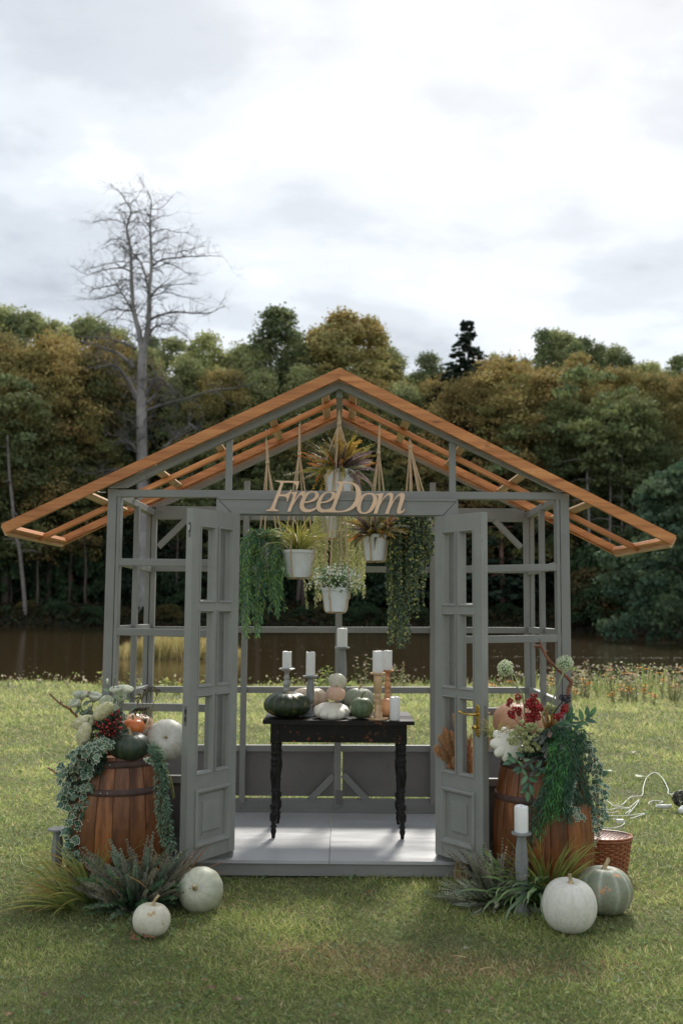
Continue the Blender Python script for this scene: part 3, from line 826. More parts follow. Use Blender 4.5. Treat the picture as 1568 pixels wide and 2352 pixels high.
# ------------------------------------------------------------------ lawn
def lawn():
    Vs, Fs, Cs, n0 = [], [], [], 0
    dn, df = 3.35, 20.2
    K = 380000
    q = rng.random(K * 2)
    d = 1 / (1 / dn - q * (1 / dn - 1 / df))              # density ~ 1/d^2 along depth
    keep = rng.random(len(d)) < np.minimum(1, (.42 * d + 1.0) / (.42 * df + 1.0) * 2.2)
    d = d[keep]
    hw = .42 * d + 1.0
    x = rng.uniform(-1, 1, len(d)) * hw
    y = d - 5.9
    ok = (y < bank_y(x) + .35) & ~((np.abs(x) < 1.36) & (y > .03) & (y < 1.25))
    x, y, d = x[ok], y[ok], d[ok]
    n = len(x)
    z = gh(x, y)
    f = np.maximum(1, d / 4.6) ** .75
    big = smooth(3.0, 7.0, y)
    L = rng.uniform(.016, .038, n) * (1 + .9 * big) * (1 + .25 * f)
    wdt = rng.uniform(.0020, .0038, n) * f * 1.1
    # patchiness; backlight painted into the far blades as paler, yellower colour
    pt = np.sin(x * 2.1 + np.sin(y * 1.3) * 2) * np.sin(y * 1.9 + x * .7) + .6 * np.sin(x * 5.3 + y * 3.1)
    pal = np.array([(.22, .27, .085), (.34, .38, .12), (.50, .49, .20), (.15, .20, .07), (.54, .46, .27), (.34, .22, .12)])
    w = np.stack([np.full(n, 1.1), np.full(n, .9) + .3 * pt, np.full(n, .35) + .9 * big + .2 * pt, np.full(n, .8) - .45 * pt, np.full(n, .22) + .3 * big, np.full(n, .13)], 1).clip(.02)
    worn = np.exp(-(((x - .45) / .55) ** 2 + ((y + 1.45) / .12) ** 2)) + np.exp(-(((x - .05) / .4) ** 2 + ((y + 1.25) / .09) ** 2)) * .6
    w[:, 5] += worn * 4.5; w[:, 4] += worn * 1.5
    cw = np.cumsum(w, 1); cw /= cw[:, -1:]
    ci = (rng.random((n, 1)) > cw).sum(1)
    col = pal[ci] * (1 + rng.uniform(-.3, .3, (n, 1)))
    gxx = np.arange(-11, 11.01, .1); gyy = np.arange(-3, 15.01, .1)
    PN = np.array([[noise.noise(Vector((a * 1.3, b * 1.8, 0))) + .6 * noise.noise(Vector((a * 4.5, b * 5.5, 5))) for a in gxx] for b in gyy])
    pn = PN[np.clip(((y + 3) / .1).astype(int), 0, len(gyy) - 1), np.clip(((x + 11) / .1).astype(int), 0, len(gxx) - 1)]
    col = col * (1 + .42 * pn[:, None] * np.array([1.1, 1.0, .9])) * (1.22 + .04 * big[:, None]) * np.array([.98, 1.0, 1.08])
    L = L * (1 + .5 * pn)
    T = np.array([[0, -.5, 0], [0, .5, 0], [.55, .38, .10], [.55, -.38, .10], [1, 0, .38]])
    Fq = np.array([[0, 1, 2], [0, 2, 3], [3, 2, 4]])
    dirs = np.stack([rng.normal(0, .75, n), rng.normal(0, .75, n), rng.uniform(.35, 1.1, n)], 1)
    # template: x length, y width
    dd = dirs / np.linalg.norm(dirs, axis=1, keepdims=True)
    s = np.cross(runit(n), dd); s /= np.linalg.norm(s, axis=1, keepdims=True)
    nn = np.cross(dd, s)
    base = np.stack([x, y, z - .003], 1)
    V = base[:, None, :] + T[None, :, 0:1] * (L[:, None, None] * dd[:, None, :]) + T[None, :, 1:2] * (wdt[:, None, None] * s[:, None, :]) - T[None, :, 2:3] * (L[:, None, None] * np.abs(nn[:, None, :]) * np.array([.4, .4, .8]))
    FF = (Fq[None] + (np.arange(n) * 5)[:, None, None]).reshape(-1, 3)
    tag(put('lawn_grass', V.reshape(-1, 3), FF, M['grass'], None, np.repeat(col, 5, 0)), 'short patchy lawn grass around the greenhouse', 'grass', kind='stuff')
    # broad leaved weeds
    n = 7500
    dd = 1 / (1 / 3.6 - rng.random(n) * (1 / 3.6 - 1 / 18.5)); x = rng.uniform(-1, 1, n) * (.42 * dd + .8); y = dd - 5.9
    ok = ~((np.abs(x) < 1.4) & (y > 0) & (y < 1.3)); x, y, dd = x[ok], y[ok], dd[ok]; n = len(x)
    T = np.array([[0, -.12, 0], [.5, -.5, .08], [1, 0, 0], [.5, .5, .08], [0, .12, 0]])
    V, F, C = place_leaves(T, np.array([[0, 1, 2], [0, 2, 4], [2, 3, 4]]), np.stack([x, y, gh(x, y) + .012], 1), np.stack([rng.normal(size=n), rng.normal(size=n), rng.uniform(0, .6, n)], 1),
                           np.stack([rng.normal(0, .35, n), rng.normal(0, .35, n), np.ones(n)], 1), rng.uniform(.012, .026, n) * (dd / 5) ** .8, pick([(.20, .29, .10), (.25, .33, .12), (.16, .23, .09), (.17, .25, .12)], n))
    tag(put('lawn_weeds', V, F, M['grass'], None, C), 'clover and broad leaved weeds among the lawn grass', 'weeds', kind='stuff')
lawn()
# rough herbs along the bank
def bank_herbs():
    n = 5200
    x = rng.uniform(-11, 12, n)
    y = bank_y(x) - .1 + rng.normal(0, .35, n)
    right = smooth(2.2, 4.5, x)
    keep = rng.random(n) < (.33 + .67 * right)
    x, y, right = x[keep], y[keep], right[keep]; y = y - right * np.abs(rng.normal(0, .9, len(x))); n = len(x)
    h = rng.uniform(.06, .22, n) * (1 + 1.0 * right) * (.75 + .45 * np.sin(x * 3.1 + np.sin(x * 1.3) * 3))
    T = np.array([[0, -.5, 0], [0, .5, 0], [.5, .5, .05], [1, 0, .18], [.5, -.5, .05]]) * [1, .07, 1]
    Fq = np.array([[0, 1, 2], [0, 2, 4], [4, 2, 3]])
    V, F, C = place_leaves(T, Fq, np.stack([x, y, gh(x, y) - .02], 1), np.stack([rng.normal(0, .35, n), rng.normal(0, .35, n), np.ones(n)], 1), runit(n), h, pick([(.30, .36, .12), (.44, .44, .20), (.20, .27, .09), (.46, .42, .26), (.26, .30, .12)], n))
    # leafy bits and pale seed heads
    m = 5200
    x = rng.uniform(-11, 12, m); right = smooth(2.2, 4.5, x); k = rng.random(m) < (.15 + .85 * right); x = x[k]; right = right[k]; m = len(x)
    y = bank_y(x) - .15 + rng.normal(0, .3, m) - right * np.abs(rng.normal(0, .6, m))
    z = gh(x, y) + rng.uniform(.03, .2, m) * (1 + 1.3 * right)
    T2 = np.array([[0, -.2, 0], [.5, -.4, .1], [1, 0, 0], [.5, .4, .1], [0, .2, 0]])
    V2, F2, C2 = place_leaves(T2, np.array([[0, 1, 2], [0, 2, 4], [2, 3, 4]]), np.stack([x, y, z], 1), runit(m), runit(m), rng.uniform(.02, .06, m), pick([(.42, .47, .20), (.28, .35, .13), (.58, .55, .40), (.6, .5, .4), (.22, .3, .12), (.42, .28, .18)], m))
    tag(put('bank_herbs', np.concatenate([V, V2]), np.concatenate([F, F2 + len(V)]), M['leaf'], None, np.concatenate([C, C2])), 'tall rough grass and seeding herbs along the pond bank', 'herbs', kind='stuff')
bank_herbs()
# ------------------------------------------------------------------ greenhouse
GHS = thing('greenhouse', 'grey painted wooden greenhouse frame with open orange timber roof and two open doors', 'greenhouse', (-.02, .03, 0))
DF, DR = 5.93, 7.17
def prism(name, pts, y0, y1, mat, parent=GHS, shade=None):
    """pts: list of (x, z) world; extruded from y0 to y1"""
    V = [(x, y0, z) for x, z in pts] + [(x, y1, z) for x, z in pts]
    n = len(pts)
    F = [tuple(range(n)), tuple(range(n, 2 * n))[::-1]] + [(i, (i + 1) % n, n + (i + 1) % n, n + i) for i in range(n)]
    c = Vector((sum(p[0] for p in pts) / n, (y0 + y1) / 2, sum(p[1] for p in pts) / n))
    o = put(name, V, F, mat, parent)
    me = o.data
    import bmesh
    bm = bmesh.new(); bm.from_mesh(me); bmesh.ops.recalc_face_normals(bm, faces=bm.faces[:]); bm.to_mesh(me); bm.free()
    return o
def XZ(u, v, d):
    p = P(u, v, d); return (p.x, p.z)
def vpost(u, v, d, z0, z1, w=.052, dep=.05, name='post', mat='grey'):
    x = P(u, v, d).x; y = d - 5.9
    return beam(name, (x, y, z0), (x, y, z1), w, dep, M[mat], GHS, up=(0, 1, 0))
def rail(u0, v0, u1, v1, d, h=.044, dep=.038, name='rail', mat='grey', d1=None):
    return beam(name, P(u0, v0, d), P(u1, v1, d1 or d), dep, h, M[mat], GHS)
ZT = P(255, 1124, DF).z
# posts: front corners, rear corners, side mullions
XL, XR = P(253, 1380, DF).x, P(1297, 1380, DF).x
vpost(253, 1380, DF, .03, ZT, .054, .05); vpost(1297, 1380, DF, .03, ZT - .01, .054, .05)
beam('post_lining', (XL + .040, .045, .1), (XL + .040, .045, ZT - .03), .022, .075, M['grey'], GHS, up=(0, 1, 0))
beam('post_lining', (XR - .040, .045, .1), (XR - .040, .045, ZT - .04), .022, .075, M['grey'], GHS, up=(0, 1, 0))
for u, s in ((344, 1), (1215, -1)):
    x = P(u, 1380, DR).x
    beam('post', (x - .018, 1.27, .03), (x - .018, 1.27, ZT - .002), .034, .06, M['grey'], GHS, up=(0, 1, 0))
    beam('post', (x + .019, 1.275, .03), (x + .019, 1.275, ZT - .004), .034, .055, M['grey'], GHS, up=(0, 1, 0))
XRL, XRR = P(344, 1380, DR).x, P(1215, 1380, DR).x
for xf, xr, um, vm in ((XL, XRL, 310, 1380), (XR, XRR, 1245, 1380)):
    xm = P(um, vm, 6.52).x
    beam('side_mullion', (xm, .62, .12), (xm, .62, ZT - .045), .034, .045, M['grey'], GHS, up=(0, 1, 0))
    for z in (1.81, 1.40, .975, .54):
        beam('side_rail', (xf, .06, z), (xr, 1.235, z - .012), .036, .042, M['grey'], GHS)
    beam('side_plate', (xf, .06, ZT - .024), (xr, 1.235, ZT - .026), .05, .045, M['grey'], GHS)
    beam('side_sill', (xf, .06, .155), (xr, 1.235, .155), .04, .10, M['grey'], GHS)
    sgn = -1 if xf < 0 else 1
    a = Vector((xf + sgn * .028, .07, 0)); b = Vector((xr + sgn * .028, 1.23, 0))
    V = [a + Vector((0, 0, .2)), b + Vector((0, 0, .2)), b + Vector((0, 0, .53)), a + Vector((0, 0, .53))]
    V = V + [p + Vector((sgn * .01, 0, 0)) for p in V]
    put('side_panel', V, [(0, 1, 2, 3), (4, 7, 6, 5), (0, 4, 5, 1), (1, 5, 6, 2), (2, 6, 7, 3), (3, 7, 4, 0)], M['greypanel'], GHS)
# front rails between corner posts and door jambs
for (v0, v1, u0, u1) in ((1291, 1293.5, 264, 500), (1451, 1456, 262, 500), (1623, 1627, 260, 500), (1788, 1791, 260, 500)):
    rail(u0, v0, u1, v1, DF, .043, .04)
for (v0, v1, u0, u1) in ((1308, 1303, 1048, 1288), (1470, 1466.5, 1048, 1288), (1635, 1634, 1048, 1288), (1797, 1797, 1048, 1288)):
    rail(u0, v0, u1, v1, DF, .043, .04)
for u0, u1 in ((262, 498), (1050, 1288)):
    x0, x1 = P(u0, 1850, DF).x, P(u1, 1850, DF).x
    prism('front_panel', [(x0, .2), (x1, .2), (x1, .545), (x0, .545)], .045, .056, M['greypanel'])
    prism('front_sill', [(x0, .101), (x1, .101), (x1, .199), (x0, .199)], .02, .05, M['grey'])
# top beam and door casing
rail(268, 1133.5, 1285, 1140.5, DF, .045, .05, 'top_beam')
yL = -.028
prism('lintel_board', [XZ(499, 1146, 5.89), XZ(1051, 1150, 5.89), XZ(1051, 1186, 5.89), XZ(499, 1182, 5.89)], -.008, .045, M['grey'])
prism('lintel_casing', [XZ(497, 1141.5, 5.87), XZ(1052, 1146, 5.87), XZ(1016, 1183.5, 5.87), XZ(534, 1179.5, 5.87)], yL, -.010, M['grey'])
prism('casing_fillet', [XZ(498, 1141.0, 5.86), XZ(1051, 1145.5, 5.86), XZ(1047, 1150.5, 5.86), XZ(502, 1146, 5.86)], yL - .006, yL - .001, M['grey'])
zj = .10
a, b = XZ(497, 1143, 5.87), XZ(533, 1181, 5.87)
prism('jamb_casing', [a, b, (b[0], zj), (a[0], zj)], yL, -.010, M['grey'])
a, b = XZ(1052, 1147, 5.87), XZ(1017, 1185, 5.87)
prism('jamb_casing', [a, b, (b[0], zj), (a[0], zj)], yL, -.010, M['grey'])
xa, xb = P(500, 1500, 5.93).x, P(543, 1500, 5.93).x
prism('jamb', [(xa, zj), (xb, zj), (xb, 2.10), (xa, 2.10)], -.006, .075, M['grey'])
xa, xb = P(1002, 1500, 5.93).x, P(1048, 1500, 5.93).x
prism('jamb', [(xa, zj), (xb, zj), (xb, 2.09), (xa, 2.09)], -.006, .075, M['grey'])
# rear wall
ZR = P(420, 1178, DR).z
rail(359, 1178, 1203, 1184, DR, .095, .04, 'rear_plate')
for v0, v1 in ((1305.5, 1310), (1446, 1448), (1584, 1586), (1718, 1720)):
    rail(356, v0, 1205, v1, DR, .043, .045, 'rear_rail')
rail(350, 1850, 1210, 1853, DR - .01, .10, .03, 'rear_sill')
for u0, u1 in ((356, 769), (786, 1204)):
    x0, x1 = P(u0, 1800, DR).x, P(u1, 1800, DR).x
    prism('rear_panel', [(x0, .208), (x1, .208), (x1, .53), (x0, .53)], 1.285, 1.296, M['greypanel'])
zc = P(777, 1180, DR).z
vpost(777, 1500, DR - .03, .14, zc - .02, .048, .035, 'rear_mullion')
for u in (560, 994):
    vpost(u, 1550, DR - .035, .17, 2.44, .042, .03, 'rear_mullion')
for u0, v0, u1, v1 in ((766, 1782, 712, 1838), (788, 1780, 842, 1838)):
    rail(u0, v0, u1, v1, DR - .03, .045, .025, 'brace')
rail(364, 1256, 432, 1190, DR - .03, .042, .028, 'brace')
rail(1196, 1258, 1136, 1196, DR - .03, .042, .028, 'brace')
prism('joint_plate', [XZ(771, 1816, DR - .06), XZ(786, 1816, DR - .06), XZ(786, 1849, DR - .06), XZ(771, 1849, DR - .06)], DR - 5.9 - .055, DR - 5.9 - .051, M['greypanel'])
# floor
for x0, x1 in ((-1.405, -.055), (-.052, 1.37)):
    prism('floor_board', [(x0, .082), (x1, .082), (x1, .10), (x0, .10)], -.06, 1.262, M['floor'])
prism('floor_fascia', [(-1.39, .012), (1.355, .012), (1.355, .080), (-1.39, .080)], -.048, -.02, M['grey'])
prism('floor_joist', [(-1.38, .02), (-1.34, .02), (-1.34, .080), (-1.38, .080)], -.018, 1.25, M['grey'])
prism('floor_joist', [(1.31, .02), (1.35, .02), (1.35, .080), (1.31, .080)], -.018, 1.25, M['grey'])
# front gable
DG1 = 5.895
def slope_board(name, pts, d, y0, y1, mat): return prism(name, [XZ(u, v, d) for u, v in pts], y0, y1, M[mat])
OLp = [(779, 845), (779, 871), (13, 1225), (4.5, 1204)]
ORp = [(779.3, 845), (1551, 1231), (1540, 1251), (779.3, 871)]
GLp = [(779, 871.6), (779, 892), (290, 1119), (250, 1119)]
GRp = [(779.3, 871.6), (1304, 1127), (1280, 1129), (779.3, 892)]
for off, nm in ((0, ''), (1.205, '')):
    slope_board('barge_board', OLp, 5.84, -.075 + off, -.042 + off, 'orange')
    slope_board('barge_board', ORp, 5.84, -.075 + off, -.042 + off, 'orange')
    yy = -.041 if off == 0 else -.078
    slope_board('roof_ledger', [(u, v + 2.5) for u, v in ((779, 857), (779, 866), (20, 1216), (20, 1209))], 5.84, off - .0415 if off == 0 else off - .097, off - .018 if off == 0 else off - .0755, 'orange')
    slope_board('roof_ledger', [(u, v + 2.5) for u, v in ((779.3, 857), (1536, 1236), (1536, 1242), (779.3, 866))], 5.84, off - .0415 if off == 0 else off - .097, off - .018 if off == 0 else off - .0755, 'orange')
    slope_board('rafter', GLp, 5.89, -.012 + off * .99, .032 + off * .99, 'grey')
    slope_board('rafter', GRp, 5.89, -.012 + off * .99, .032 + off * .99, 'grey')
# roof: slope lines in world space
rx, rz = XZ(779, 845, 5.84); lx, lz = XZ(4.5, 1204, 5.84); r2x, r2z = XZ(1551, 1231, 5.84)
def on_slope(side, x, drop=0):
    ex, ez = (lx, lz) if side < 0 else (r2x, r2z)
    t = (x - rx) / (ex - rx); return rz + (ez - rz) * t - drop
for side in (-1, 1):
    ex, ez = (lx, lz) if side < 0 else (r2x, r2z)
    L = abs(ex - rx)
    # middle strip
    beam('middle_strip', (rx + side * .02, .57, on_slope(side, rx + side * .02, .062)), (ex - side * .035, .57, on_slope(side, ex - side * .035, .062)), .04, .034, M['orange'], GHS)
    for k, q in enumerate((.045, .215, .39, .575, .765)):
        x = rx + side * q * L
        beam('cross_batten', (x, -.041, on_slope(side, x, .030)), (x, 1.108, on_slope(side, x, .030)), .05, .020, M['pale'], GHS, up=(side * .45, 0, .9))
    x = ex - side * .012
    beam('eave_board', (x, -.0415, on_slope(side, x, .040)), (x, 1.129, on_slope(side, x, .040)), .024, .066, M['pale'], GHS, up=(side * .45, 0, .9))
    x = ex - side * .045
    beam('eave_strip', (x, -.016, on_slope(side, x, .045)), (x, 1.106, on_slope(side, x, .045)), .035, .03, M['orange'], GHS, up=(side * .45, 0, .9))
pr = P(779, 902, 5.93)
beam('ridge_beam', (pr.x, .034, pr.z), (pr.x, 1.20, pr.z), .038, .055, M['grey'], GHS)
for u, v in ((526, 1065), (1038.5, 1070)):
    x = P(u, v, DF).x; zt = on_slope(-1 if x < 0 else 1, x) - .125
    beam('gable_stud', (x, .03, ZT - .02), (x, .03, zt + .03), .038, .04, M['grey'], GHS, up=(0, 1, 0))
# little hooks and nails on the corner posts
for p, s in ((P(243, 1131, 5.9), -1), (P(1308, 1134, 5.9), 1)):
    mb = MB(); mb.add(*tube_vf([p, p + Vector((s * .035, -.005, 0)), p + Vector((s * .045, -.006, .004)), p + Vector((s * .047, -.006, .012))], .0022, 5)); mb.put('hook', M['steel'], GHS)

# ------------------------------------------------------------------ doors
def frame_ring(x0, x1, z0, z1, prof):
    """mitred moulding ring round the opening; prof = list of (inset, y)"""
    V, F = [], []
    n = len(prof)
    for ins, y in prof:
        V += [(x0 + ins, y, z0 + ins), (x1 - ins, y, z0 + ins), (x1 - ins, y, z1 - ins), (x0 + ins, y, z1 - ins)]
    for i in range(n - 1):
        for k in range(4):
            j = (k + 1) % 4
            F.append((i * 4 + k, i * 4 + j, (i + 1) * 4 + j, (i + 1) * 4 + k))
    return V, F
def make_door(hu, hd, fu, fd, sgn, vt, vb, label):
    h = P(hu, 1560, hd); f = P(fu, 1560, fd)
    zt = P(hu, vt, hd).z; zb = P(hu, vb, hd).z
    t = Vector((f.x - h.x, f.y - h.y, 0)); W = t.length; t.normalize()
    yv = Vector((0, 0, 1)).cross(t)                     # visible face is at local y=0, towards +y for sgn=1
    Mx = Matrix((t, yv, Vector((0, 0, 1)))).transposed().to_4x4()
    Mx = Matrix.Translation(Vector((h.x, h.y, zb)) - wloc(GHS)) @ Mx
    H = zt - zb; T = .045
    def addbox(mb, s0, s1, z0, z1, y0=0.0, y1=-T):
        a, b = sorted((y0 * sgn, y1 * sgn))
        mb.add(*box_vf(((s0 + s1) / 2 * W, (a + b) / 2, (z0 + z1) / 2), ((s1 - s0) * W, b - a, z1 - z0)))
    mb = MB()
    g = .0012
    s1, s2, s3, s4 = .150, .452, .520, .832
    pz = [(H - .096, H - .525), (H - .570, H - .996), (H - 1.041, H - 1.473)]
    pz = [(a * H / 1.95 if False else a, b) for a, b in pz]
    addbox(mb, 0, s1, 0, H); addbox(mb, s4, 1, 0, H)
    zz = [H] + [z for p in pz for z in p] + [H - 1.563, H - 1.863, 0]
    addbox(mb, s1 + g, s4 - g, pz[0][0], H, -.0012, -T + .001)
    addbox(mb, s1 + g, s4 - g, pz[1][0], pz[0][1], -.0012, -T + .001)
    addbox(mb, s1 + g, s4 - g, pz[2][0], pz[1][1], -.0012, -T + .001)
    pt, pb = H - 1.560, H - 1.862
    addbox(mb, s1 + g, s4 - g, pt, pz[2][1], -.0012, -T + .001)
    addbox(mb, s1 + g, s4 - g, 0, pb, -.0012, -T + .001)
    for a, b in pz: addbox(mb, s2, s3, b + .0005, a - .0005, -.002, -T + .002)
    door = link('door', mb.mesh('door'), M['greydoor'], GHS); door.matrix_local = Mx
    door['label'] = label
    def sub(name, V, F, mat, smooth=False):
        V = [(x, y * sgn, z) for x, y, z in V]
        if sgn < 0: F = [tuple(reversed(q)) for q in F]
        return link(name, mesh_np(name, V, F, None, smooth), mat, door)
    for a, b in pz:
        for q0, q1 in ((s1, s2), (s3, s4)):
            V, F = frame_ring(q0 * W, q1 * W, b, a, [(-.002, -.003), (-.002, .004), (.002, .006), (.006, .004), (.014, -.012), (.0145, -T * .5), (.010, -T * .5 - .002), (.010, -T * .62), (.007, -T * .62), (.009, -T - .004), (-.003, -T - .006), (-.003, -T + .003)])
            sub('pane_moulding', V, F, M['greydoor'])
    x0, x1 = s1 * W, s4 * W
    V, F = frame_ring(x0, x1, pb, pt, [(-.006, -.003), (-.006, .009), (.004, .013), (.014, .010), (.024, -.006), (.026, -.016)])
    sub('panel_moulding', V, F, M['greydoor'])
    V, F = frame_ring(x0, x1, pb, pt, [(.0, -.016), (.066, -.012), (.070, -.003), (.073, -.002)])
    n = len(V); F = list(F) + [(n - 4, n - 3, n - 2, n - 1)]
    sub('raised_panel', V, F, M['greydoor'])
    V, F = box_vf(((x0 + x1) / 2, -.030, (pt + pb) / 2), (x1 - x0 + .004, .02, pt - pb + .004))
    sub('back_panel', V, F, M['greydoor'])
    return door, W, H, zb, sub
doorL, WL, HL, zbL, subL = make_door(545, 5.88, 435, 5.52, 1, 1180, 1953, 'left hand door leaf standing open with two lock slots in its edge')
doorR, WR, HR, zbR, subR = make_door(999, 5.88, 1107, 5.55, -1, 1186.5, 1961, 'right hand door leaf standing open with brass handle')
# left: lock slots and top bolt on the edge
zl = P(423, 1645, 5.53).z - zbL
V, F = box_vf((WL + .0005, -.022, zl), (.002, .018, .105)); subL('lock_plate', V, F, M['greypanel'])
for dz in (.022, -.018):
    V, F = box_vf((WL + .001, -.022, zl + dz), (.004, .009, .026)); subL('lock_slot', V, F, M['dark'])
zl2 = P(423, 1216, 5.53).z - zbL
V, F = box_vf((WL + .0005, -.022, zl2), (.002, .018, .085)); subL('bolt_plate', V, F, M['greypanel'])
V, F = box_vf((WL + .003, -.022, zl2 + .012), (.006, .008, .03)); subL('bolt', V, F, M['steel'])
V, F = box_vf((WL + .0012, -.022, zl2 + .012), (.002, .012, .045)); subL('lock_slot', V, F, M['dark'])
# right: brass handle
zh = P(1105, 1657, 5.56).z - zbR
xc = .912 * WR
def plate_vf(xc, zc, w, h, y0, y1, n=10):
    V = []
    loop = []
    for k in range(n + 1):
        a = math.pi * k / n; loop.append((math.cos(a) * w, h - w + math.sin(a) * w))
    for k in range(n + 1):
        a = math.pi + math.pi * k / n; loop.append((math.cos(a) * w, -(h - w) + math.sin(a) * w))
    m = len(loop)
    for yy, s in ((y0, 1), (y1, 1), (y1 + .002, .8)):
        V += [(xc + x * s, yy, zc + z * (1 - (1 - s) * .25)) for x, z in loop]
    F = [tuple(2 * m + i for i in range(m))]
    for r in range(2):
        F += [(r * m + i, r * m + (i + 1) % m, (r + 1) * m + (i + 1) % m, (r + 1) * m + i) for i in range(m)]
    return V, F
V, F = plate_vf(xc, zh, .0165, .089, 0, .004); subR('handle_plate', V, F, M['brass'])
mb = MB()
mb.add(*tube_vf(catmull([(xc, .004, zh + .036), (xc, .035, zh + .036), (xc - .02, .048, zh + .036), (xc - .06, .050, zh + .037), (xc - .09, .048, zh + .042), (xc - .105, .046, zh + .046)], 5), [.009] * 5 + [.007] * 10 + [.0065] * 5 + [.010] * 5 + [.006], 10))
subR('handle', mb.v, mb.f, M['brass'], True)
mb = MB(); mb.add(*tube_vf([(xc, .004, zh - .035), (xc, .022, zh - .035)], .006, 8)); mb.add(*tube_vf([(xc, .022, zh - .035), (xc, .026, zh - .035), (xc, .032, zh - .035)], [.006, .017, .016], 14))
subR('thumb_turn', mb.v, mb.f, M['brass'], True)
mb = MB(); mb.add(*tube_vf(catmull([(xc, -.045, zh + .036), (xc, -.08, zh + .036), (xc - .03, -.092, zh + .036), (xc - .1, -.092, zh + .036)], 5), .008, 8))
subR('handle', mb.v, mb.f, M['brass'], True)
V, F = box_vf((WR + .0005, -.022, zh), (.002, .018, .17)); subR('lock_plate', V, F, M['greypanel'])
V, F = box_vf((WR + .003, -.022, zh + .03), (.007, .012, .018)); subR('latch', V, F, M['greypanel'])

# ------------------------------------------------------------------ sign
SIGN = thing('wooden_sign', 'flat cut wooden script letters reading FreeDom fixed across the lintel above the doorway', 'sign', P(770, 1180, 5.845))
def smooth_loop(pts):
    """pts: (x, y) or (x, y, 1) for corners"""
    n = len(pts)
    cs = [i for i, p in enumerate(pts) if len(p) > 2]
    if not cs: return [tuple(p)[:2] for p in catmull([(p[0], p[1], 0) for p in pts], 6, True)]
    out = []
    for a, b in zip(cs, cs[1:] + [cs[0] + n]):
        seg = [(pts[i % n][0], pts[i % n][1], 0) for i in range(a, b + 1)]
        if len(seg) == 2: out.append(seg[0][:2]); continue
        out += [tuple(p)[:2] for p in catmull(seg, 6)][:-1]
    return out
LET = [
 ('F', [[(145,62,1),(398,68,1),(385,118),(376,152,1),(366,152,1),(366,122),(350,96),(318,84),(232,84,1),(190,206,1),(250,206),(285,188),(308,160,1),(318,164),(300,205),(276,280,1),(265,280,1),(268,250),(250,232),(215,226),(182,228,1),(150,320),(142,345),(150,362),(180,373,1),(176,384,1),(48,381,1),(50,371,1),(80,362),(98,345),(115,310),(195,110),(198,90),(185,78),(145,70,1)]]),
 ('r', [[(298,188,1),(335,184),(375,177,1),(362,225),(345,272,1),(375,228),(408,188),(438,175),(465,183,1),(452,215),(436,236,1),(428,222),(408,214),(378,245),(345,300),(322,345),(306,388,1),(270,388,1),(300,310),(328,232),(330,208),(318,197),(298,195,1)]]),
 ('e', [[(582,352,1),(545,380),(495,394),(440,390),(408,360),(402,315),(415,265),(450,210),(490,182),(540,173),(580,180),(602,205),(595,240),(565,270),(520,288),(448,299,1),(446,325),(460,350),(490,364),(520,364),(550,354),(578,336,1)],
        [(453,284,1),(480,225),(510,192),(540,186),(560,192),(565,220),(550,245),(510,270)]]),
 ('e', [[(745,330,1),(715,356),(670,366),(635,356),(620,330),(622,301,1),(690,291),(740,268),(768,242),(785,205),(758,183),(712,178),(662,188),(620,222),(590,272),(575,325),(580,362),(605,388),(640,398),(685,392),(720,385,1),(745,365,1)],
        [(626,288,1),(650,230),(680,196),(715,190),(735,195),(740,215),(725,245),(690,270)]]),
 ('D', [[(780,72,1),(870,72),(950,80),(1005,105),(1038,150),(1046,215),(1030,280),(990,335),(930,375),(860,393),(780,396),(680,396,1),(715,375),(740,330),(775,225),(812,112),(806,90),(782,83,1)],
        [(862,90,1),(830,190),(795,290),(773,355),(790,378),(830,380),(880,370),(935,335),(975,280),(992,220),(990,160),(970,115),(930,94)]]),
 ('o', [[(1140,192),(1180,200),(1210,235),(1215,280),(1195,335),(1150,390),(1085,412),(1030,402),(1003,360),(1000,315),(1018,262),(1050,220),(1095,197)],
        [(1130,207),(1160,215),(1172,245),(1165,290),(1140,345),(1110,385),(1075,398),(1050,385),(1042,345),(1052,290),(1075,235),(1105,210)]]),
 ('m', [[(1196,205,1),(1235,200),(1280,194,1),(1268,235),(1255,280,1),(1285,235),(1325,198),(1360,190),(1382,210),(1380,245),(1372,290,1),(1400,245),(1440,205),(1475,190),(1500,205),(1502,240),(1485,300),(1465,360),(1466,380),(1480,380),(1500,355,1),(1503,372),(1475,402),(1445,412),(1425,405),(1422,375),(1440,310),(1455,250),(1452,222),(1435,225),(1400,262),(1370,320),(1350,360),(1334,411,1),(1296,411,1),(1318,350),(1340,285),(1348,235),(1335,215),(1310,225),(1275,265),(1245,320),(1230,360),(1216,409,1),(1176,409,1),(1195,350),(1218,280),(1228,230),(1215,214),(1197,213,1)]])]
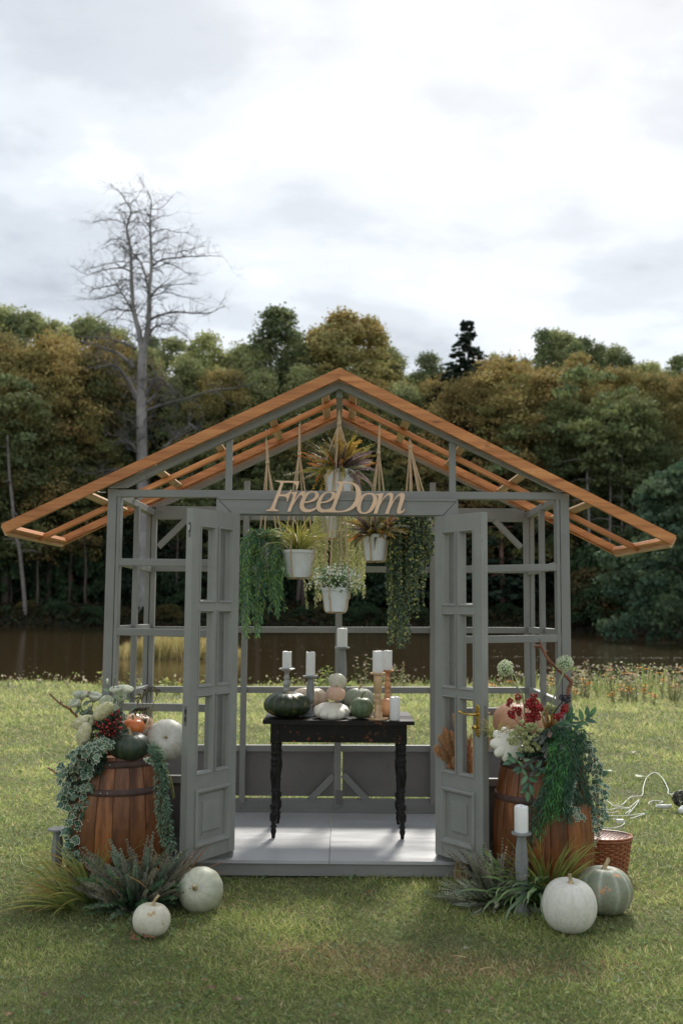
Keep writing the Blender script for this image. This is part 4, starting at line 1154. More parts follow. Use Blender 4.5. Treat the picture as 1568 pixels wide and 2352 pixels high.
for k, (ch, loops) in enumerate(LET):
    cu = bpy.data.curves.new('letter', 'CURVE'); cu.dimensions = '2D'; cu.fill_mode = 'BOTH'
    dd = 5.852 + (k % 2) * .0012
    for lp in loops:
        pts = [P((980 + x / 2.8) * .6125, (1780 + y / 2.8) * .6125, dd) for x, y in smooth_loop(lp)]
        sp = cu.splines.new('POLY'); sp.points.add(len(pts) - 1); sp.use_cyclic_u = True
        for q, p in zip(sp.points, pts): q.co = (p.x - SIGN.location.x, p.z - SIGN.location.z, 0, 1)
    cu.extrude = .004
    tmp = bpy.data.objects.new('tmp', cu); COL.objects.link(tmp)
    me = bpy.data.meshes.new_from_object(tmp, depsgraph=bpy.context.evaluated_depsgraph_get()) if False else None
    dg = bpy.context.evaluated_depsgraph_get(); dg.update()
    me = bpy.data.meshes.new_from_object(tmp.evaluated_get(dg))
    bpy.data.objects.remove(tmp)
    me.materials.clear(); me.materials.append(M['mdf'])
    o = link('letter', me, None, SIGN)
    o.rotation_euler = (math.pi / 2, 0, 0)
    o.location = (0, (dd - 5.9) - SIGN.location.y, 0)
    o['label'] = 'wooden letter ' + ch + (' after the r' if k == 2 else ' before the D' if k == 3 else '')

# ------------------------------------------------------------------ table
TB = thing('wooden_table', 'old black table with chipped paint and turned legs inside the greenhouse', 'table', (0, .72, .10))
def T6(x, y, d): return P(520.6 + .332 * x, 1408.75 + .332 * y, d)
zt = T6(770, 745, 6.3).z
x0, x1 = T6(248, 745, 6.3).x, T6(1298, 745, 6.3).x
ZTAB = zt
nb = 4
yb = np.linspace(.40, .985, nb + 1)
for k in range(nb):
    mb = MB(); V, F = beam_vf(x1 - x0 - .004 * (k % 2), yb[k + 1] - yb[k] - .003, .024, .004)
    o = link('tabletop_board', mesh_np('tabletop_board', V, F, None), M['black'], TB)
    o.location = Vector((x0 + .002 * (k % 2), (yb[k] + yb[k + 1]) / 2, zt - .0125 - .0006 * (k % 2))) - wloc(TB)
ax0, ax1 = T6(302, 800, 6.36).x, T6(1246, 800, 6.36).x
za, zb_ = zt - .026, T6(770, 898, 6.36).z
ya, yd = .462, .93
lw = .052
for (a, b) in (((ax0 + lw, ya + .012), (ax1 - lw, ya + .03)), ((ax0 + lw, yd - .03), (ax1 - lw, yd - .012)), ((ax0 + .010, ya + lw), (ax0 + .030, yd - lw)), ((ax1 - .030, ya + lw), (ax1 - .010, yd - lw))):
    mb = MB(); mb.add(*box_vf(((a[0] + b[0]) / 2, (a[1] + b[1]) / 2, (za + zb_) / 2), (b[0] - a[0], b[1] - a[1], za - zb_))); mb.put('apron', M['black'], TB)
s = .00092
prof_l = [(905, 24), (912, 27), (920, 24), (925, 28), (933, 25), (938, 28), (946, 24), (952, 27), (962, 22), (972, 26), (985, 28), (995, 22), (1008, 22), (1020, 27), (1035, 28), (1048, 23), (1055, 27), (1062, 28), (1070, 22), (1082, 25), (1110, 29), (1140, 29), (1170, 25), (1200, 21), (1236, 17), (1243, 22), (1250, 22), (1256, 17), (1300, 17), (1335, 16), (1342, 25), (1352, 29), (1362, 24), (1370, 27), (1380, 22), (1392, 17), (1402, 22), (1412, 28), (1420, 25), (1428, 29), (1438, 25), (1446, 28), (1458, 24), (1468, 18), (1488, 15), (1493, 23), (1500, 24), (1506, 16), (1520, 19), (1535, 20), (1550, 15), (1577, 12)]
zl0 = .10
for lx_, ly_ in ((ax0 + lw / 2, ya + lw / 2), (ax1 - lw / 2, ya + lw / 2), (ax0 + lw / 2, yd - lw / 2), (ax1 - lw / 2, yd - lw / 2)):
    mb = MB()
    mb.add(*box_vf((lx_, ly_, (za + zb_) / 2 - .002), (lw, lw, za - zb_ + .004)))
    hh = zb_ - .004 - zl0
    pr_ = [(w * s, zl0 + hh * (1577 - y) / 672) for y, w in prof_l]
    mb.add(*lathe_vf(pr_[::-1], 16, (lx_, ly_, 0)))
    o = mb.put('leg', M['black'], TB)
    o.data.polygons.foreach_set('use_smooth', [len(p.vertices) == 4 and i >= 6 for i, p in enumerate(o.data.polygons)])
# ------------------------------------------------------------------ pumpkins
def pumpkin_mesh(name, R, H, ribs, depth, expo=.8, dim=.16, scallop=0, pear=0, wob=.02, seed=0, nt=80, nr=26, sharp=.55):
    V, C = [], []
    for i in range(nr + 1):
        ph = -math.pi / 2 + math.pi * i / nr
        cz, sz = max(0.0, math.cos(ph)), math.sin(ph)
        for k in range(nt):
            th = 2 * math.pi * k / nt
            g = abs(math.sin(ribs * th / 2 + .25 * math.sin(th * 2 + seed))) ** sharp
            f = 1 - depth * (1 - g) * (.35 + .65 * cz)
            if scallop: f = 1 + scallop * (g - .45) * cz ** 2.5
            if pear: f *= 1 - pear * smooth(-.1, 1, sz)
            rho = R * max(cz, 0) ** expo * f
            q = rho / R
            z = H / 2 * sz * (1 + .0)
            z -= (dim * H * math.exp(-(q / .26) ** 2)) if sz > 0 else (-dim * .8 * H * math.exp(-(q / .26) ** 2))
            w = 1 + wob * noise.noise(Vector((math.cos(th) * cz * 1.4, math.sin(th) * cz * 1.4, sz * 1.4 + seed * 3.1)))
            V.append((rho * math.cos(th) * w, rho * math.sin(th) * w, z * w))
            c = (1 - g) ** 2.2; C.append((c, c, c))
    F = [(i * nt + k, i * nt + (k + 1) % nt, (i + 1) * nt + (k + 1) % nt, (i + 1) * nt + k) for i in range(nr) for k in range(nt)]
    return mesh_np(name, V, F, C, True)
PK = {
 'darkgreen': m_pumpkin('dark_green_skin', (.018, .032, .016), (.035, .058, .025), (.075, .09, .03), (.20, .17, .04), 16, .32, .60),
 'smoothgreen': m_pumpkin('deep_green_skin', (.020, .038, .024), (.032, .052, .032), (.16, .17, .06), None, 8, .36, gamt=.55),
 'white': m_pumpkin('white_skin', (.66, .65, .58), (.74, .73, .67), (.58, .56, .47), None, 5, .42),
 'whitestain': m_pumpkin('stained_white_skin', (.62, .60, .49), (.72, .70, .60), (.60, .56, .42), (.50, .32, .15), 6, .45, .61),
 'palegreen': m_pumpkin('pale_green_skin', (.45, .47, .36), (.53, .55, .44), (.38, .40, .29), None, 4, .45),
 'greygreen': m_pumpkin('grey_green_skin', (.20, .225, .155), (.30, .32, .235), (.62, .65, .55), (.70, .33, .17), 5, .42, .60, gamt=1.0),
 'pastelgreen': m_pumpkin('frosted_green_skin', (.27, .31, .22), (.38, .41, .32), (.42, .47, .38), None, 8, .4, gamt=.6),
 'midgreen': m_pumpkin('mottled_green_skin', (.09, .135, .065), (.17, .22, .12), (.24, .29, .17), (.3, .33, .18), 12, .3, .62, gamt=.6),
 'orange': m_pumpkin('orange_skin', (.72, .17, .035), (.80, .23, .06), (.82, .34, .12), (.8, .4, .15), 9, .32, .64, gamt=.5),
 'peach': m_pumpkin('peach_skin', (.72, .37, .22), (.78, .45, .30), (.80, .52, .36), None, 4, .4, gamt=.5),
 'gold': m_pumpkin('gilded_skin', (.66, .50, .36), (.78, .68, .54), (.45, .24, .11), (.50, .26, .12), 5, .3, .60),
 'pink': m_pumpkin('pink_skin', (.76, .47, .33), (.80, .53, .40), (.82, .62, .48), None, 4, .42, gamt=.6),
 'cream': m_pumpkin('cream_skin', (.70, .68, .54), (.76, .74, .63), (.64, .60, .44), None, 5, .4),
 'peachsilver': m_pumpkin('peach_silver_skin', (.72, .42, .26), (.74, .60, .48), (.78, .64, .5), (.7, .66, .6), 4, .3, .55, gamt=.5),
 'patty': m_pumpkin('pattypan_skin', (.78, .75, .65), (.82, .80, .72), (.70, .62, .48), None, 5, .38, gamt=.25),
 'coral': m_pumpkin('coral_skin', (.75, .30, .15), (.8, .42, .22), (.85, .6, .3), (.6, .4, .2), 12, .35, .55)}
M['stem'] = m_plain('pumpkin_stem', (.42, .33, .18), .8, var=.4, scale=60, bump=.7)
M['greenstem'] = m_plain('green_pumpkin_stem', (.16, .18, .07), .7, var=.4, scale=60, bump=.6)
def pumpkin(label, c, R, H, ribs, depth, mat, tilt=(0, 0, 0), stem=(.05, .010, .3), stemmat='stem', name='pumpkin', **kw):
    r = thing(name, label, 'pumpkin' if name == 'pumpkin' else 'squash', (c[0], c[1], c[2] - H / 2))
    me = pumpkin_mesh('body', R, H, ribs, depth, **kw)
    b = link('body', me, PK[mat], r, (0, 0, H / 2)); b.rotation_euler = tilt
    if stem:
        L, sr, bend = stem; z0 = H / 2 * (1 - 2 * kw.get('dim', .16)) - .004
        z0 = H / 2 - kw.get('dim', .16) * H - .004
        pts = catmull([(0, 0, z0), (0, 0, z0 + L * .35), (bend * L * .4, 0, z0 + L * .75), (bend * L, bend * L * .3, z0 + L)], 4)
        n = 10; V, F = tube_vf(pts, [sr * (2.1 - 1.2 * min(1, (i / (len(pts) - 1)) * 2.5)) * (1.15 if i == len(pts) - 1 else 1) for i in range(len(pts))], n)
        V = [v + (v - Vector(pts[min(i // n, len(pts) - 1)])) * (.22 if i % 2 else -.10) for i, v in enumerate(V)]
        s = link('stem', mesh_np('stem', V, F, None, True), M[stemmat], r, (0, 0, H / 2)); s.rotation_euler = tilt
    return r
# on the table
def on_tab(x, d, H): p = T6(x, 745, d); return (p.x, d - 5.9, ZTAB + H / 2)
pumpkin('dark green ribbed pumpkin at the left front corner of the table', on_tab(416, 6.50, .158), .152, .160, 13, .13, 'darkgreen', (.04, 0, .2), (.035, .006, .2), dim=.13, seed=1)
pumpkin('large gilded cream pumpkin behind the grey candle holder on the table', on_tab(572, 6.80, .165), .128, .165, 10, .13, 'gold', (0, 0, .8), (.05, .007, 1.2), dim=.14, seed=2)
pumpkin('frosted pale green ribbed pumpkin behind the smaller green one on the table', on_tab(915, 6.78, .165), .106, .165, 14, .13, 'pastelgreen', (0, 0, .5), (.045, .008, .6), dim=.13, seed=3)
pumpkin('small mottled green pumpkin with a tall stem beside the gold candle holder', on_tab(933, 6.43, .135), .076, .135, 11, .06, 'midgreen', (0, 0, .4), (.048, .006, .5), 'greenstem', dim=.08, seed=4)
pumpkin('white scalloped pattypan squash at the front of the table', on_tab(724, 6.46, .085), .108, .086, 10, .0, 'patty', (.22, 0, .1), None, name='pattypan_squash', scallop=.20, dim=-.1, expo=.6, seed=5, nt=120)
pumpkin('small pink pumpkin resting on the white pattypan squash', (T6(753, 560, 6.52).x, .62, T6(753, 557, 6.52).z), .064, .094, 12, .04, 'pink', (0, .05, 0), (.02, .004, .2), dim=.1, seed=6)
pumpkin('pear shaped cream squash lying on top of the pile on the table', (T6(760, 472, 6.58).x, .68, T6(760, 472, 6.58).z), .058, .125, 8, .06, 'cream', (0, -1.0, .2), (.04, .004, .3), 'greenstem', name='squash', dim=.02, pear=.35, seed=7)
pumpkin('small coral orange pumpkin behind the gold candle holder on the table', on_tab(1095, 6.52, .125), .052, .125, 9, .05, 'coral', (0, 0, 0), (.02, .004, .2), dim=.07, seed=8)

# ------------------------------------------------------------------ candles
def candle(label, c, r, h, group=None):
    t = thing('candle', label, 'candle', c)
    n = 22; prof = [(r * .96, 0), (r, .003), (r, h - .006), (r * .97, h - .001), (r * .88, h + .001), (r * .75, h - .004), (r * .3, h - .006), (.001, h - .006)]
    V, F = lathe_vf(prof, n, (0, 0, 0))
    V = [(x * (1 + .015 * math.sin(3 * z * 40)), y, z + (.0025 * math.sin(i * .9 + h * 90) if z > h - .01 else 0)) for i, (x, y, z) in enumerate(V)]
    link('wax', mesh_np('wax', V, F, None, True), M['wax'], t)
    V, F = tube_vf([(0, 0, h - .008), (.0005, 0, h + .006), (.002, 0, h + .012)], .0011, 5)
    link('wick', mesh_np('wick', V, F, None, True), M['wick'], t)
    return t
def holder(label, base, prof, mat, square=None, facet=0):
    """prof (r, z) from the foot up to the plate"""
    t = thing('candle_holder', label, 'candle holder', base)
    zs = [p[1] for p in prof]
    k1 = next(i for i, p in enumerate(prof) if p[1] >= .012)
    V, F = lathe_vf(prof[:k1 + 1], 28); link('foot', mesh_np('foot', V, F, None, True), M[mat], t)
    k2 = len(prof) - 4
    V, F = lathe_vf(prof[k1:k2 + 1], 8 if facet else 24); o = link('column', mesh_np('column', V, F, None, not facet), M[mat], t)
    V, F = lathe_vf(prof[k2:], 32); link('plate', mesh_np('plate', V, F, None, False), M[mat], t)
    return t
def scaled(prof, H): return [(r, z * H) for r, z in prof]
def hprof(H, rb, rc, rp, kind):
    if kind == 'turned':
        body = [(rb, 0), (rb, .008), (rb * .8, .0125), (rc * 1.25, .02), (rc * 1.25, .045), (rc * .8, .055), (rc * 1.0, .075), (rc * .75, .09)]
        z1 = H * .36; z2 = H * .60
        body += [(rc * .85, z1 * .7), (rc * .95, z1), (rc * 1.15, z1 + .02), (rc * .8, z1 + .035), (rc * .75, z1 + .04), (rc * 1.05, z1 + .05), (rc * .75, z1 + .058), (rc * .95, z2), (rc * 1.15, z2 + .02), (rc * .8, z2 + .04), (rc * .7, z2 + .045), (rc * 1.0, z2 + .055), (rc * .7, z2 + .065)]
        body = [p for p in body if p[1] < H - .035]
        body += [(rc * .7, H - .030), (rc * .9, H - .024), (rp * .55, H - .016), (rp * .98, H - .010), (rp, H - .002), (rp * .93, H)]
    elif kind == 'pillar':
        body = [(rb, 0), (rb, .010), (rb * .98, .0125), (rc * 1.1, .014), (rc * 1.15, .045), (rc * .8, .055), (rc * 1.05, .075), (rc * .8, .085), (rc * .85, H * .35), (rc * 1.0, H * .42), (rc * .8, H * .46), (rc * 1.15, H * .50), (rc * .8, H * .54), (rc * .8, H * .56), (rc * 1.0, H * .60), (rc * 1.02, H - .02), (rc * .95, H - .014), (rp * .99, H - .0095), (rp, H - .009), (rp, H - .001), (rp * .99, H)]
    else:  # baluster
        body = [(rb, 0), (rb, .009), (rb * .8, .0125), (rc * 1.2, .022), (rc * .9, .04), (rc * .6, .055), (rc * .9, .075), (rc * .62, .09), (rc * .75, H * .25), (rc * 1.0, H * .45), (rc * 1.12, H * .62), (rc * 1.0, H * .78), (rc * .8, H - .03), (rc * .78, H - .014), (rp * .98, H - .0105), (rp, H - .010), (rp, H - .0015), (rp * .98, H)]
    return body
def tab_holder(label, x, yplate, d, kind, rc, rp, mat, rb=None):
    p = T6(x, yplate, d); H = p.z - ZTAB
    holder(label, (p.x, d - 5.9, ZTAB), hprof(H, rb or rp * 1.02, rc, rp, kind), mat)
    return (p.x, d - 5.9, p.z)
k = .332
c = tab_holder('silver turned candle holder rising behind the dark green pumpkin', 416, 380, 6.68, 'turned', .022, px(112 * k / 2, 6.68), 'silver')
candle('white pillar candle on the silver turned holder, leftmost of the candles on the table', c, px(63 * k / 2, 6.68), px(112 * k, 6.68))
c = tab_holder('weathered grey candle holder with flat plate between the dark green and gilded pumpkins', 579, 432, 6.55, 'baluster', .024, px(107 * k / 2, 6.55), 'greywash')
candle('tall white candle on the weathered grey holder, second from the left on the table', c, px(63 * k / 2, 6.55), px(160 * k, 6.55))
c = tab_holder('tallest grey candle holder at the back centre of the table', 798, 234, 6.82, 'baluster', .030, px(104 * k / 2, 6.82), 'greywash')
candle('white candle standing highest of all on the tallest grey holder', c, px(71 * k / 2, 6.82), px(127 * k, 6.82))
c = tab_holder('gold painted candle holder at the right front of the table', 1045, 411, 6.38, 'pillar', .0255, px(107 * k / 2, 6.38), 'gold', .066)
candle('thick white candle on the gold painted holder', c, px(73 * k / 2, 6.38), px(146 * k, 6.38))
c = tab_holder('copper coloured candle holder behind the gold one on the table', 1112, 392, 6.62, 'turned', .021, px(88 * k / 2, 6.62), 'copper')
candle('white candle on the copper holder partly behind the thick one', c, px(62 * k / 2, 6.62), px(130 * k, 6.62))
p = T6(1162, 728, 6.36)
candle('white pillar candle standing directly on the table at its right end', (p.x, .46, ZTAB), px(70 * k / 2, 6.36), px(156 * k, 6.36))

# ------------------------------------------------------------------ barrels
def barrel(label, cx, cy, H, rt, rm, rb, hoops, n=18, zm=.36, rot=0):
    t = thing('wooden_barrel', label, 'barrel', (cx, cy, 0))
    def rad(z):
        q = z / H
        if q < zm: return rm + (rb - rm) * ((zm - q) / zm) ** 2
        return rm + (rt - rm) * ((q - zm) / (1 - zm)) ** 1.9
    zs = np.linspace(0, H, 13); w = math.pi / n
    meshes = []
    for var in range(4):
        V, F = [], []
        ww = w * .972; off = [.000, .0030, .0014, .0042][var]
        for z in zs:
            r = rad(z) + off
            for a, dr in ((-ww, -.003), (-ww * .82, .0005), (0, .0008), (ww * .82, .0005), (ww, -.003), (ww, -.022), (-ww, -.022)):
                V.append(((r + dr) * math.cos(a), (r + dr) * math.sin(a), z))
        m = 7
        for i in range(len(zs) - 1):
            for q in range(m): F.append((i * m + q, i * m + (q + 1) % m, (i + 1) * m + (q + 1) % m, (i + 1) * m + q))
        F.append(tuple(range(m))[::-1]); F.append(tuple((len(zs) - 1) * m + q for q in range(m)))
        me = mesh_np('stave', V, F, None, False); me.materials.append(M['barrel']); meshes.append(me)
    for i in range(n):
        o = link('stave', meshes[random.randrange(4)], None, t); o.rotation_euler = (0, 0, rot + 2 * math.pi * i / n)
    for z0, z1 in hoops:
        pr_ = [(rad(z0) + .0035, z0), (rad(z0) + .0065, z0 + .002), (rad((z0 + z1) / 2) + .0072, (z0 + z1) / 2), (rad(z1) + .0062, z1 - .002), (rad(z1) + .003, z1)]
        V, F = lathe_vf(pr_, 56, cap=False); link('hoop', mesh_np('hoop', V, F, None, True), M['iron'], t)
        for a in (-1.75, -1.60, 1.1):
            q = rad((z0 + z1) / 2) + .0078
            V, F = lathe_vf([(.0045, 0), (.004, .0015), (.001, .002)], 8); o = link('rivet', mesh_np('rivet', V, F, None, True), M['steel'], t)
            o.matrix_local = Matrix.Translation((q * math.cos(a), q * math.sin(a), (z0 + z1) / 2)) @ Matrix.Rotation(a, 4, 'Z') @ Matrix.Rotation(math.pi / 2, 4, 'Y')
    V, F = lathe_vf([(rt - .018, H - .035), (.001, H - .035)], 40, cap=False); link('barrel_head', mesh_np('barrel_head', V, F, None, False), M['barrel'], t)
    return t, rad
def Z3(x, y, d): return P(61.25 + .3125 * x, 1439.4 + .3125 * y, d + .17)
def Z4(x, y, d): return P(1010.6 + .3125 * x, 1439.4 + .3125 * y, d + .17)
BLx, BLy, BLH = -1.222, -.25, .725
barrel('brown oak barrel with rusty hoops at the left of the greenhouse', BLx, BLy, BLH, .205, .268, .256, [(BLH - .052, BLH - .012), (.530, .567), (.045, .085)], rot=.1, zm=.42)
BRx, BRy, BRH = 1.128, -.25, .725
barrel('brown oak barrel with rusty hoops at the right of the greenhouse', BRx, BRy, BRH, .212, .274, .262, [(BRH - .052, BRH - .012), (.500, .537), (.045, .085)], rot=.3, zm=.42)
TOPZ = BLH - .03
# pumpkins on the left barrel
p = Z3(755, 880, 5.34); pumpkin('deep green pumpkin lying on the rim of the left barrel', (p.x, -.39, p.z + .002), .113, .145, 12, .05, 'smoothgreen', (.12, 0, .3), (.045, .008, -.3), dim=.10, seed=11)
p = Z3(783, 738, 5.50); pumpkin('small bright orange pumpkin on top of the left barrel', (p.x, -.23, p.z), .066, .090, 12, .03, 'orange', (.05, -.05, 0), (.035, .0055, -.05), dim=.10, seed=12)
p = Z3(820, 722, 5.62); pumpkin('peach and silver pumpkin behind the small orange one', (p.x, -.11, p.z - .005), .094, .135, 10, .06, 'peachsilver', (0, .15, 0), None, dim=.12, seed=13)
p = Z3(1022, 832, 5.60); pumpkin('white pumpkin facing forward between left barrel and left door', (p.x + .008, -.15, p.z), .118, .195, 12, .035, 'white', (1.25, 0, .15), (.035, .005, -.4), dim=.10, seed=14)
# right barrel
p = Z4(575, 690, 5.62); pumpkin('large peach pumpkin behind the red berries on the right barrel', (p.x, -.11, p.z - .01), .150, .225, 12, .035, 'peach', (0, 0, .4), (.06, .008, .3), dim=.09, seed=15)
p = Z4(492, 868, 5.33); pumpkin('white lobed pattypan squash tipped forward on the right barrel', (p.x, -.40, p.z), .082, .075, 9, .0, 'patty', (1.15, .1, .2), (.012, .006, .1), name='pattypan_squash', scallop=.38, dim=.02, expo=.62, wob=.0, seed=16, nt=108)
p = Z4(1010, 800, 5.42); pumpkin('small cream and yellow gourd behind the trailing greenery on the right barrel', (p.x, -.31, p.z), .026, .046, 8, .06, 'whitestain', (.5, .4, 0), None, name='gourd', dim=.06, seed=17, nt=40, nr=14)
# on the grass
def on_ground(u, vc, H): g = G(u, vc, 0); return (g.x, g.y, H / 2 - .006)
c = (P(461, 2035, 5.22).x, -.68, .105); pumpkin('round pale green pumpkin on the grass in front of the left door', c, .115, .232, 12, .022, 'palegreen', (1.15, -.6, .1), (.05, .008, .2), dim=.05, expo=.78, seed=18)
c = (P(348, 2110, 4.84).x, -1.06, .074); pumpkin('small stained white pumpkin on the grass, nearest of the left group', c, .0885, .150, 11, .03, 'whitestain', (.05, .1, .5), (.05, .006, .45), dim=.08, seed=19)
c = (P(1307, 2085, 4.95).x, -.95, .122); pumpkin('large smooth white pumpkin on the grass at the right', c, .131, .246, 12, .012, 'white', (.12, 0, .4), (.05, .009, -.2), dim=.07, expo=.75, seed=20)
c = (P(1388, 2050, 5.24).x, -.66, .116); pumpkin('grey green pumpkin with pale stripes behind the large white one', c, .142, .236, 10, .035, 'greygreen', (0, .03, .5), (.05, .010, .7), dim=.08, seed=21)

# stands beside the barrels
p = P(133, 1903, 5.62)
holder('empty grey candle stand on the grass beside the left ivy', (p.x, -.28, 0), hprof(p.z, .055, .030, px(21.5, 5.62), 'baluster'), 'greywash', facet=1)
p = Z4(591, 1505, 5.07)
holder('tall grey candle stand on the grass before the right barrel', (p.x, -.68, 0), hprof(p.z, px(21, 5.22), .030, px(22.3, 5.22), 'baluster'), 'greywash', facet=1)
candle('white pillar candle on the tall grey stand before the right barrel', (p.x, -.68, p.z), px(15.3, 5.22), px(57, 5.22))

# ------------------------------------------------------------------ plant pieces
LANCE = np.array([[0, 0, 0], [.4, -.5, .06], [1, 0, -.06], [.4, .5, .06], [.45, 0, -.03]]); LANCEF = np.array([[0, 1, 4], [1, 2, 4], [2, 3, 4], [3, 0, 4]])
def lance(w): return LANCE * [1, w, w]
ROUND = np.array([[0, 0, 0], [.3, -.42, .06], [.75, -.38, .05], [1, 0, -.03], [.75, .38, .05], [.3, .42, .06]]); ROUNDF = np.array([[0, 1, 5], [1, 2, 4], [1, 4, 5], [2, 3, 4]])
def blade_mesh(L, w, th0, curl, c0, c1, seg=8, wave=0, c_edge=None):
    V, F, C = [], [], []; x = z = 0; th = th0; ro = random.uniform(-1.3, 1.3); rt_ = random.uniform(-.8, .8)
    for i in range(seg + 1):
        t = i / seg
        ww = w * (min(1, .45 + t * 3) * (1 - t ** 2.2)) + .0004
        wy = wave * math.sin(t * 14) * w
        for q in (-1, 0, 1):
            rr_ = ro + rt_ * t; nx_, nz_ = -math.cos(th), math.sin(th); sy = math.cos(rr_); sn = math.sin(rr_)
            V.append((x + q * ww / 2 * sn * nx_ + abs(q) * .18 * ww * nx_ * sy, (q * ww / 2 + wy) * sy, z + q * ww / 2 * sn * nz_ + abs(q) * .18 * ww * nz_ * sy))
            cc = mixc(c0, c1, t ** 1.5)
            if c_edge and q: cc = mixc(cc, c_edge, .8)
            C.append(cc)
        th = th0 + curl * t ** 1.2
        x += math.sin(th) * L / seg; z += math.cos(th) * L / seg
    for i in range(seg):
        for q in (0, 1): F.append((i * 3 + q, i * 3 + q + 1, i * 3 + q + 4, i * 3 + q + 3))
    return mesh_np('blade', V, F, C, True)
def blade_clump(name, label, cat, base, n, L, w, th, curl, cols, az=None, spread=.02, parent=None, part='blade', seg=8, wave=0, edge=None, nv=20):
    t = parent or thing(name, label, cat, base)
    off = Vector(base) - wloc(t)
    vs = []
    for i in range(nv):
        a = i / (nv - 1)
        c0, c1 = random.choice(cols)
        me = blade_mesh(random.uniform(*L), w * random.uniform(.75, 1.25), th[0] + (th[1] - th[0]) * a, random.uniform(*curl), c0, c1, seg, wave, edge); me.materials.append(M['leaf'])
        vs.append(me)
    for i in range(n):
        a = random.uniform(*az) if az else random.random() * 6.283
        o = link(part, random.choice(vs), None, t, off + Vector((math.cos(a) * random.random() * spread, math.sin(a) * random.random() * spread, 0)))
        s = random.uniform(.75, 1.15)
        o.rotation_euler = (random.gauss(0, .08), random.gauss(0, .08), a); o.scale = (s, s, s)
    return t
def frond_mesh(L, th0, curl, c0, c1, cs, npair=16, ll=.016, wl=.5):
    mb = MB(); pts = []; x = z = 0
    seg = 10
    for i in range(seg + 1):
        t = i / seg; th = th0 + curl * t; pts.append(Vector((x, 0, z))); x += math.sin(th) * L / seg; z += math.cos(th) * L / seg
    mb.add(*tube_vf(pts, [.0016 * (1.2 - t / seg) for t in range(seg + 1)], 3, False), cs)
    pos, dirs, ups, sc, cc = [], [], [], [], []
    for k in range(npair):
        t = .12 + .88 * k / (npair - 1); f = t * seg; i = min(int(f), seg - 1); p = pts[i].lerp(pts[i + 1], f - i); tg = (pts[i + 1] - pts[i]).normalized()
        nm = Vector((0, 1, 0)).cross(tg)
        if k == 0: ro = random.uniform(-1.4, 1.4)
        sd_ = Vector((0, 1, 0)) * math.cos(ro) + nm * math.sin(ro); nm = tg.cross(sd_)
        for s in (-1, 1, .15):
            d = tg * .75 + sd_ * s * .8 + nm * random.gauss(.1, .25)
            pos.append(p); dirs.append(d); ups.append(nm + sd_ * s * .3)
            sc.append(ll * (1.15 - .75 * t ** 2) * random.uniform(.8, 1.2)); cc.append(mixc(c0, c1, min(1, t * random.uniform(.7, 1.3))))
    V, F, C = place_leaves(ROUND * [1, wl * 1.6, 1], ROUNDF, pos, dirs, ups, sc, cc)
    mb.add(V, F, C)
    return mb.mesh('frond')
def frond_clump(base, n, L, th, curl, cols, parent, az=None, spread=.015, ll=.016, npair=16, nv=20):
    off = Vector(base) - wloc(parent); vs = []
    for i in range(nv):
        c0, c1 = random.choice(cols)
        me = frond_mesh(random.uniform(*L), th[0] + (th[1] - th[0]) * i / (nv - 1), random.uniform(*curl), c0, c1, [c * .5 for c in c0], npair, ll); me.materials.append(M['leaf']); vs.append(me)
    for i in range(n):
        a = random.uniform(*az) if az else random.random() * 6.283
        o = link('frond', random.choice(vs), None, parent, off + Vector((math.cos(a) * spread * random.random(), math.sin(a) * spread * random.random(), 0)))
        s = random.uniform(.8, 1.15); o.rotation_euler = (random.gauss(0, .1), random.gauss(0, .12), a); o.scale = (s, s, s)
def strand(parent, pts, T, F, step, size, cols, mat='leaf', stemc=(.06, .08, .03), per=2, spread=.9, name='sprig', out=1.0, stemr=.0012, gravity=.35):
    sm = catmull(pts, 6)
    mb = MB(); mb.add(*tube_vf(sm, stemr, 3, False), stemc)
    seglen = [(sm[i + 1] - sm[i]).length for i in range(len(sm) - 1)]; tot = sum(seglen)
    pos, dirs, ups = [], [], []
    s = 0
    for i in range(len(sm) - 1):
        t = (sm[i + 1] - sm[i]).normalized()
        while s < seglen[i]:
            p = sm[i] + t * s
            for q in range(per):
                side = Vector((random.gauss(0, 1), random.gauss(0, 1), random.gauss(0, .6)))
                side = (side - t * side.dot(t)).normalized()
                pos.append(p + side * random.random() * .003)
                dirs.append(t * (1 - spread * .5) + side * spread * out + Vector((0, 0, -gravity)))
                ups.append(Vector((random.gauss(0, .5), random.gauss(-.6, .5), random.gauss(.5, .5))))
            s += step * random.uniform(.7, 1.3)
        s -= seglen[i]
    n = len(pos)
    V, FF, C = place_leaves(T, F, pos, dirs, ups, size * rng.uniform(.65, 1.25, n), pick(cols, n, .25))
    mb.add(V, FF, C)
    return mb.put(name, M[mat], parent)
def sphere_vf(c, r, n=8, m=5, sq=1):
    V, F = [], []
    for i in range(m + 1):
        ph = -math.pi / 2 + math.pi * i / m
        for k in range(n):
            a = 2 * math.pi * k / n; V.append((c[0] + r * math.cos(ph) * math.cos(a), c[1] + r * math.cos(ph) * math.sin(a), c[2] + r * math.sin(ph) * sq))
    for i in range(m):
        for k in range(n): F.append((i * n + k, i * n + (k + 1) % n, (i + 1) * n + (k + 1) % n, (i + 1) * n + k))
    return V, F

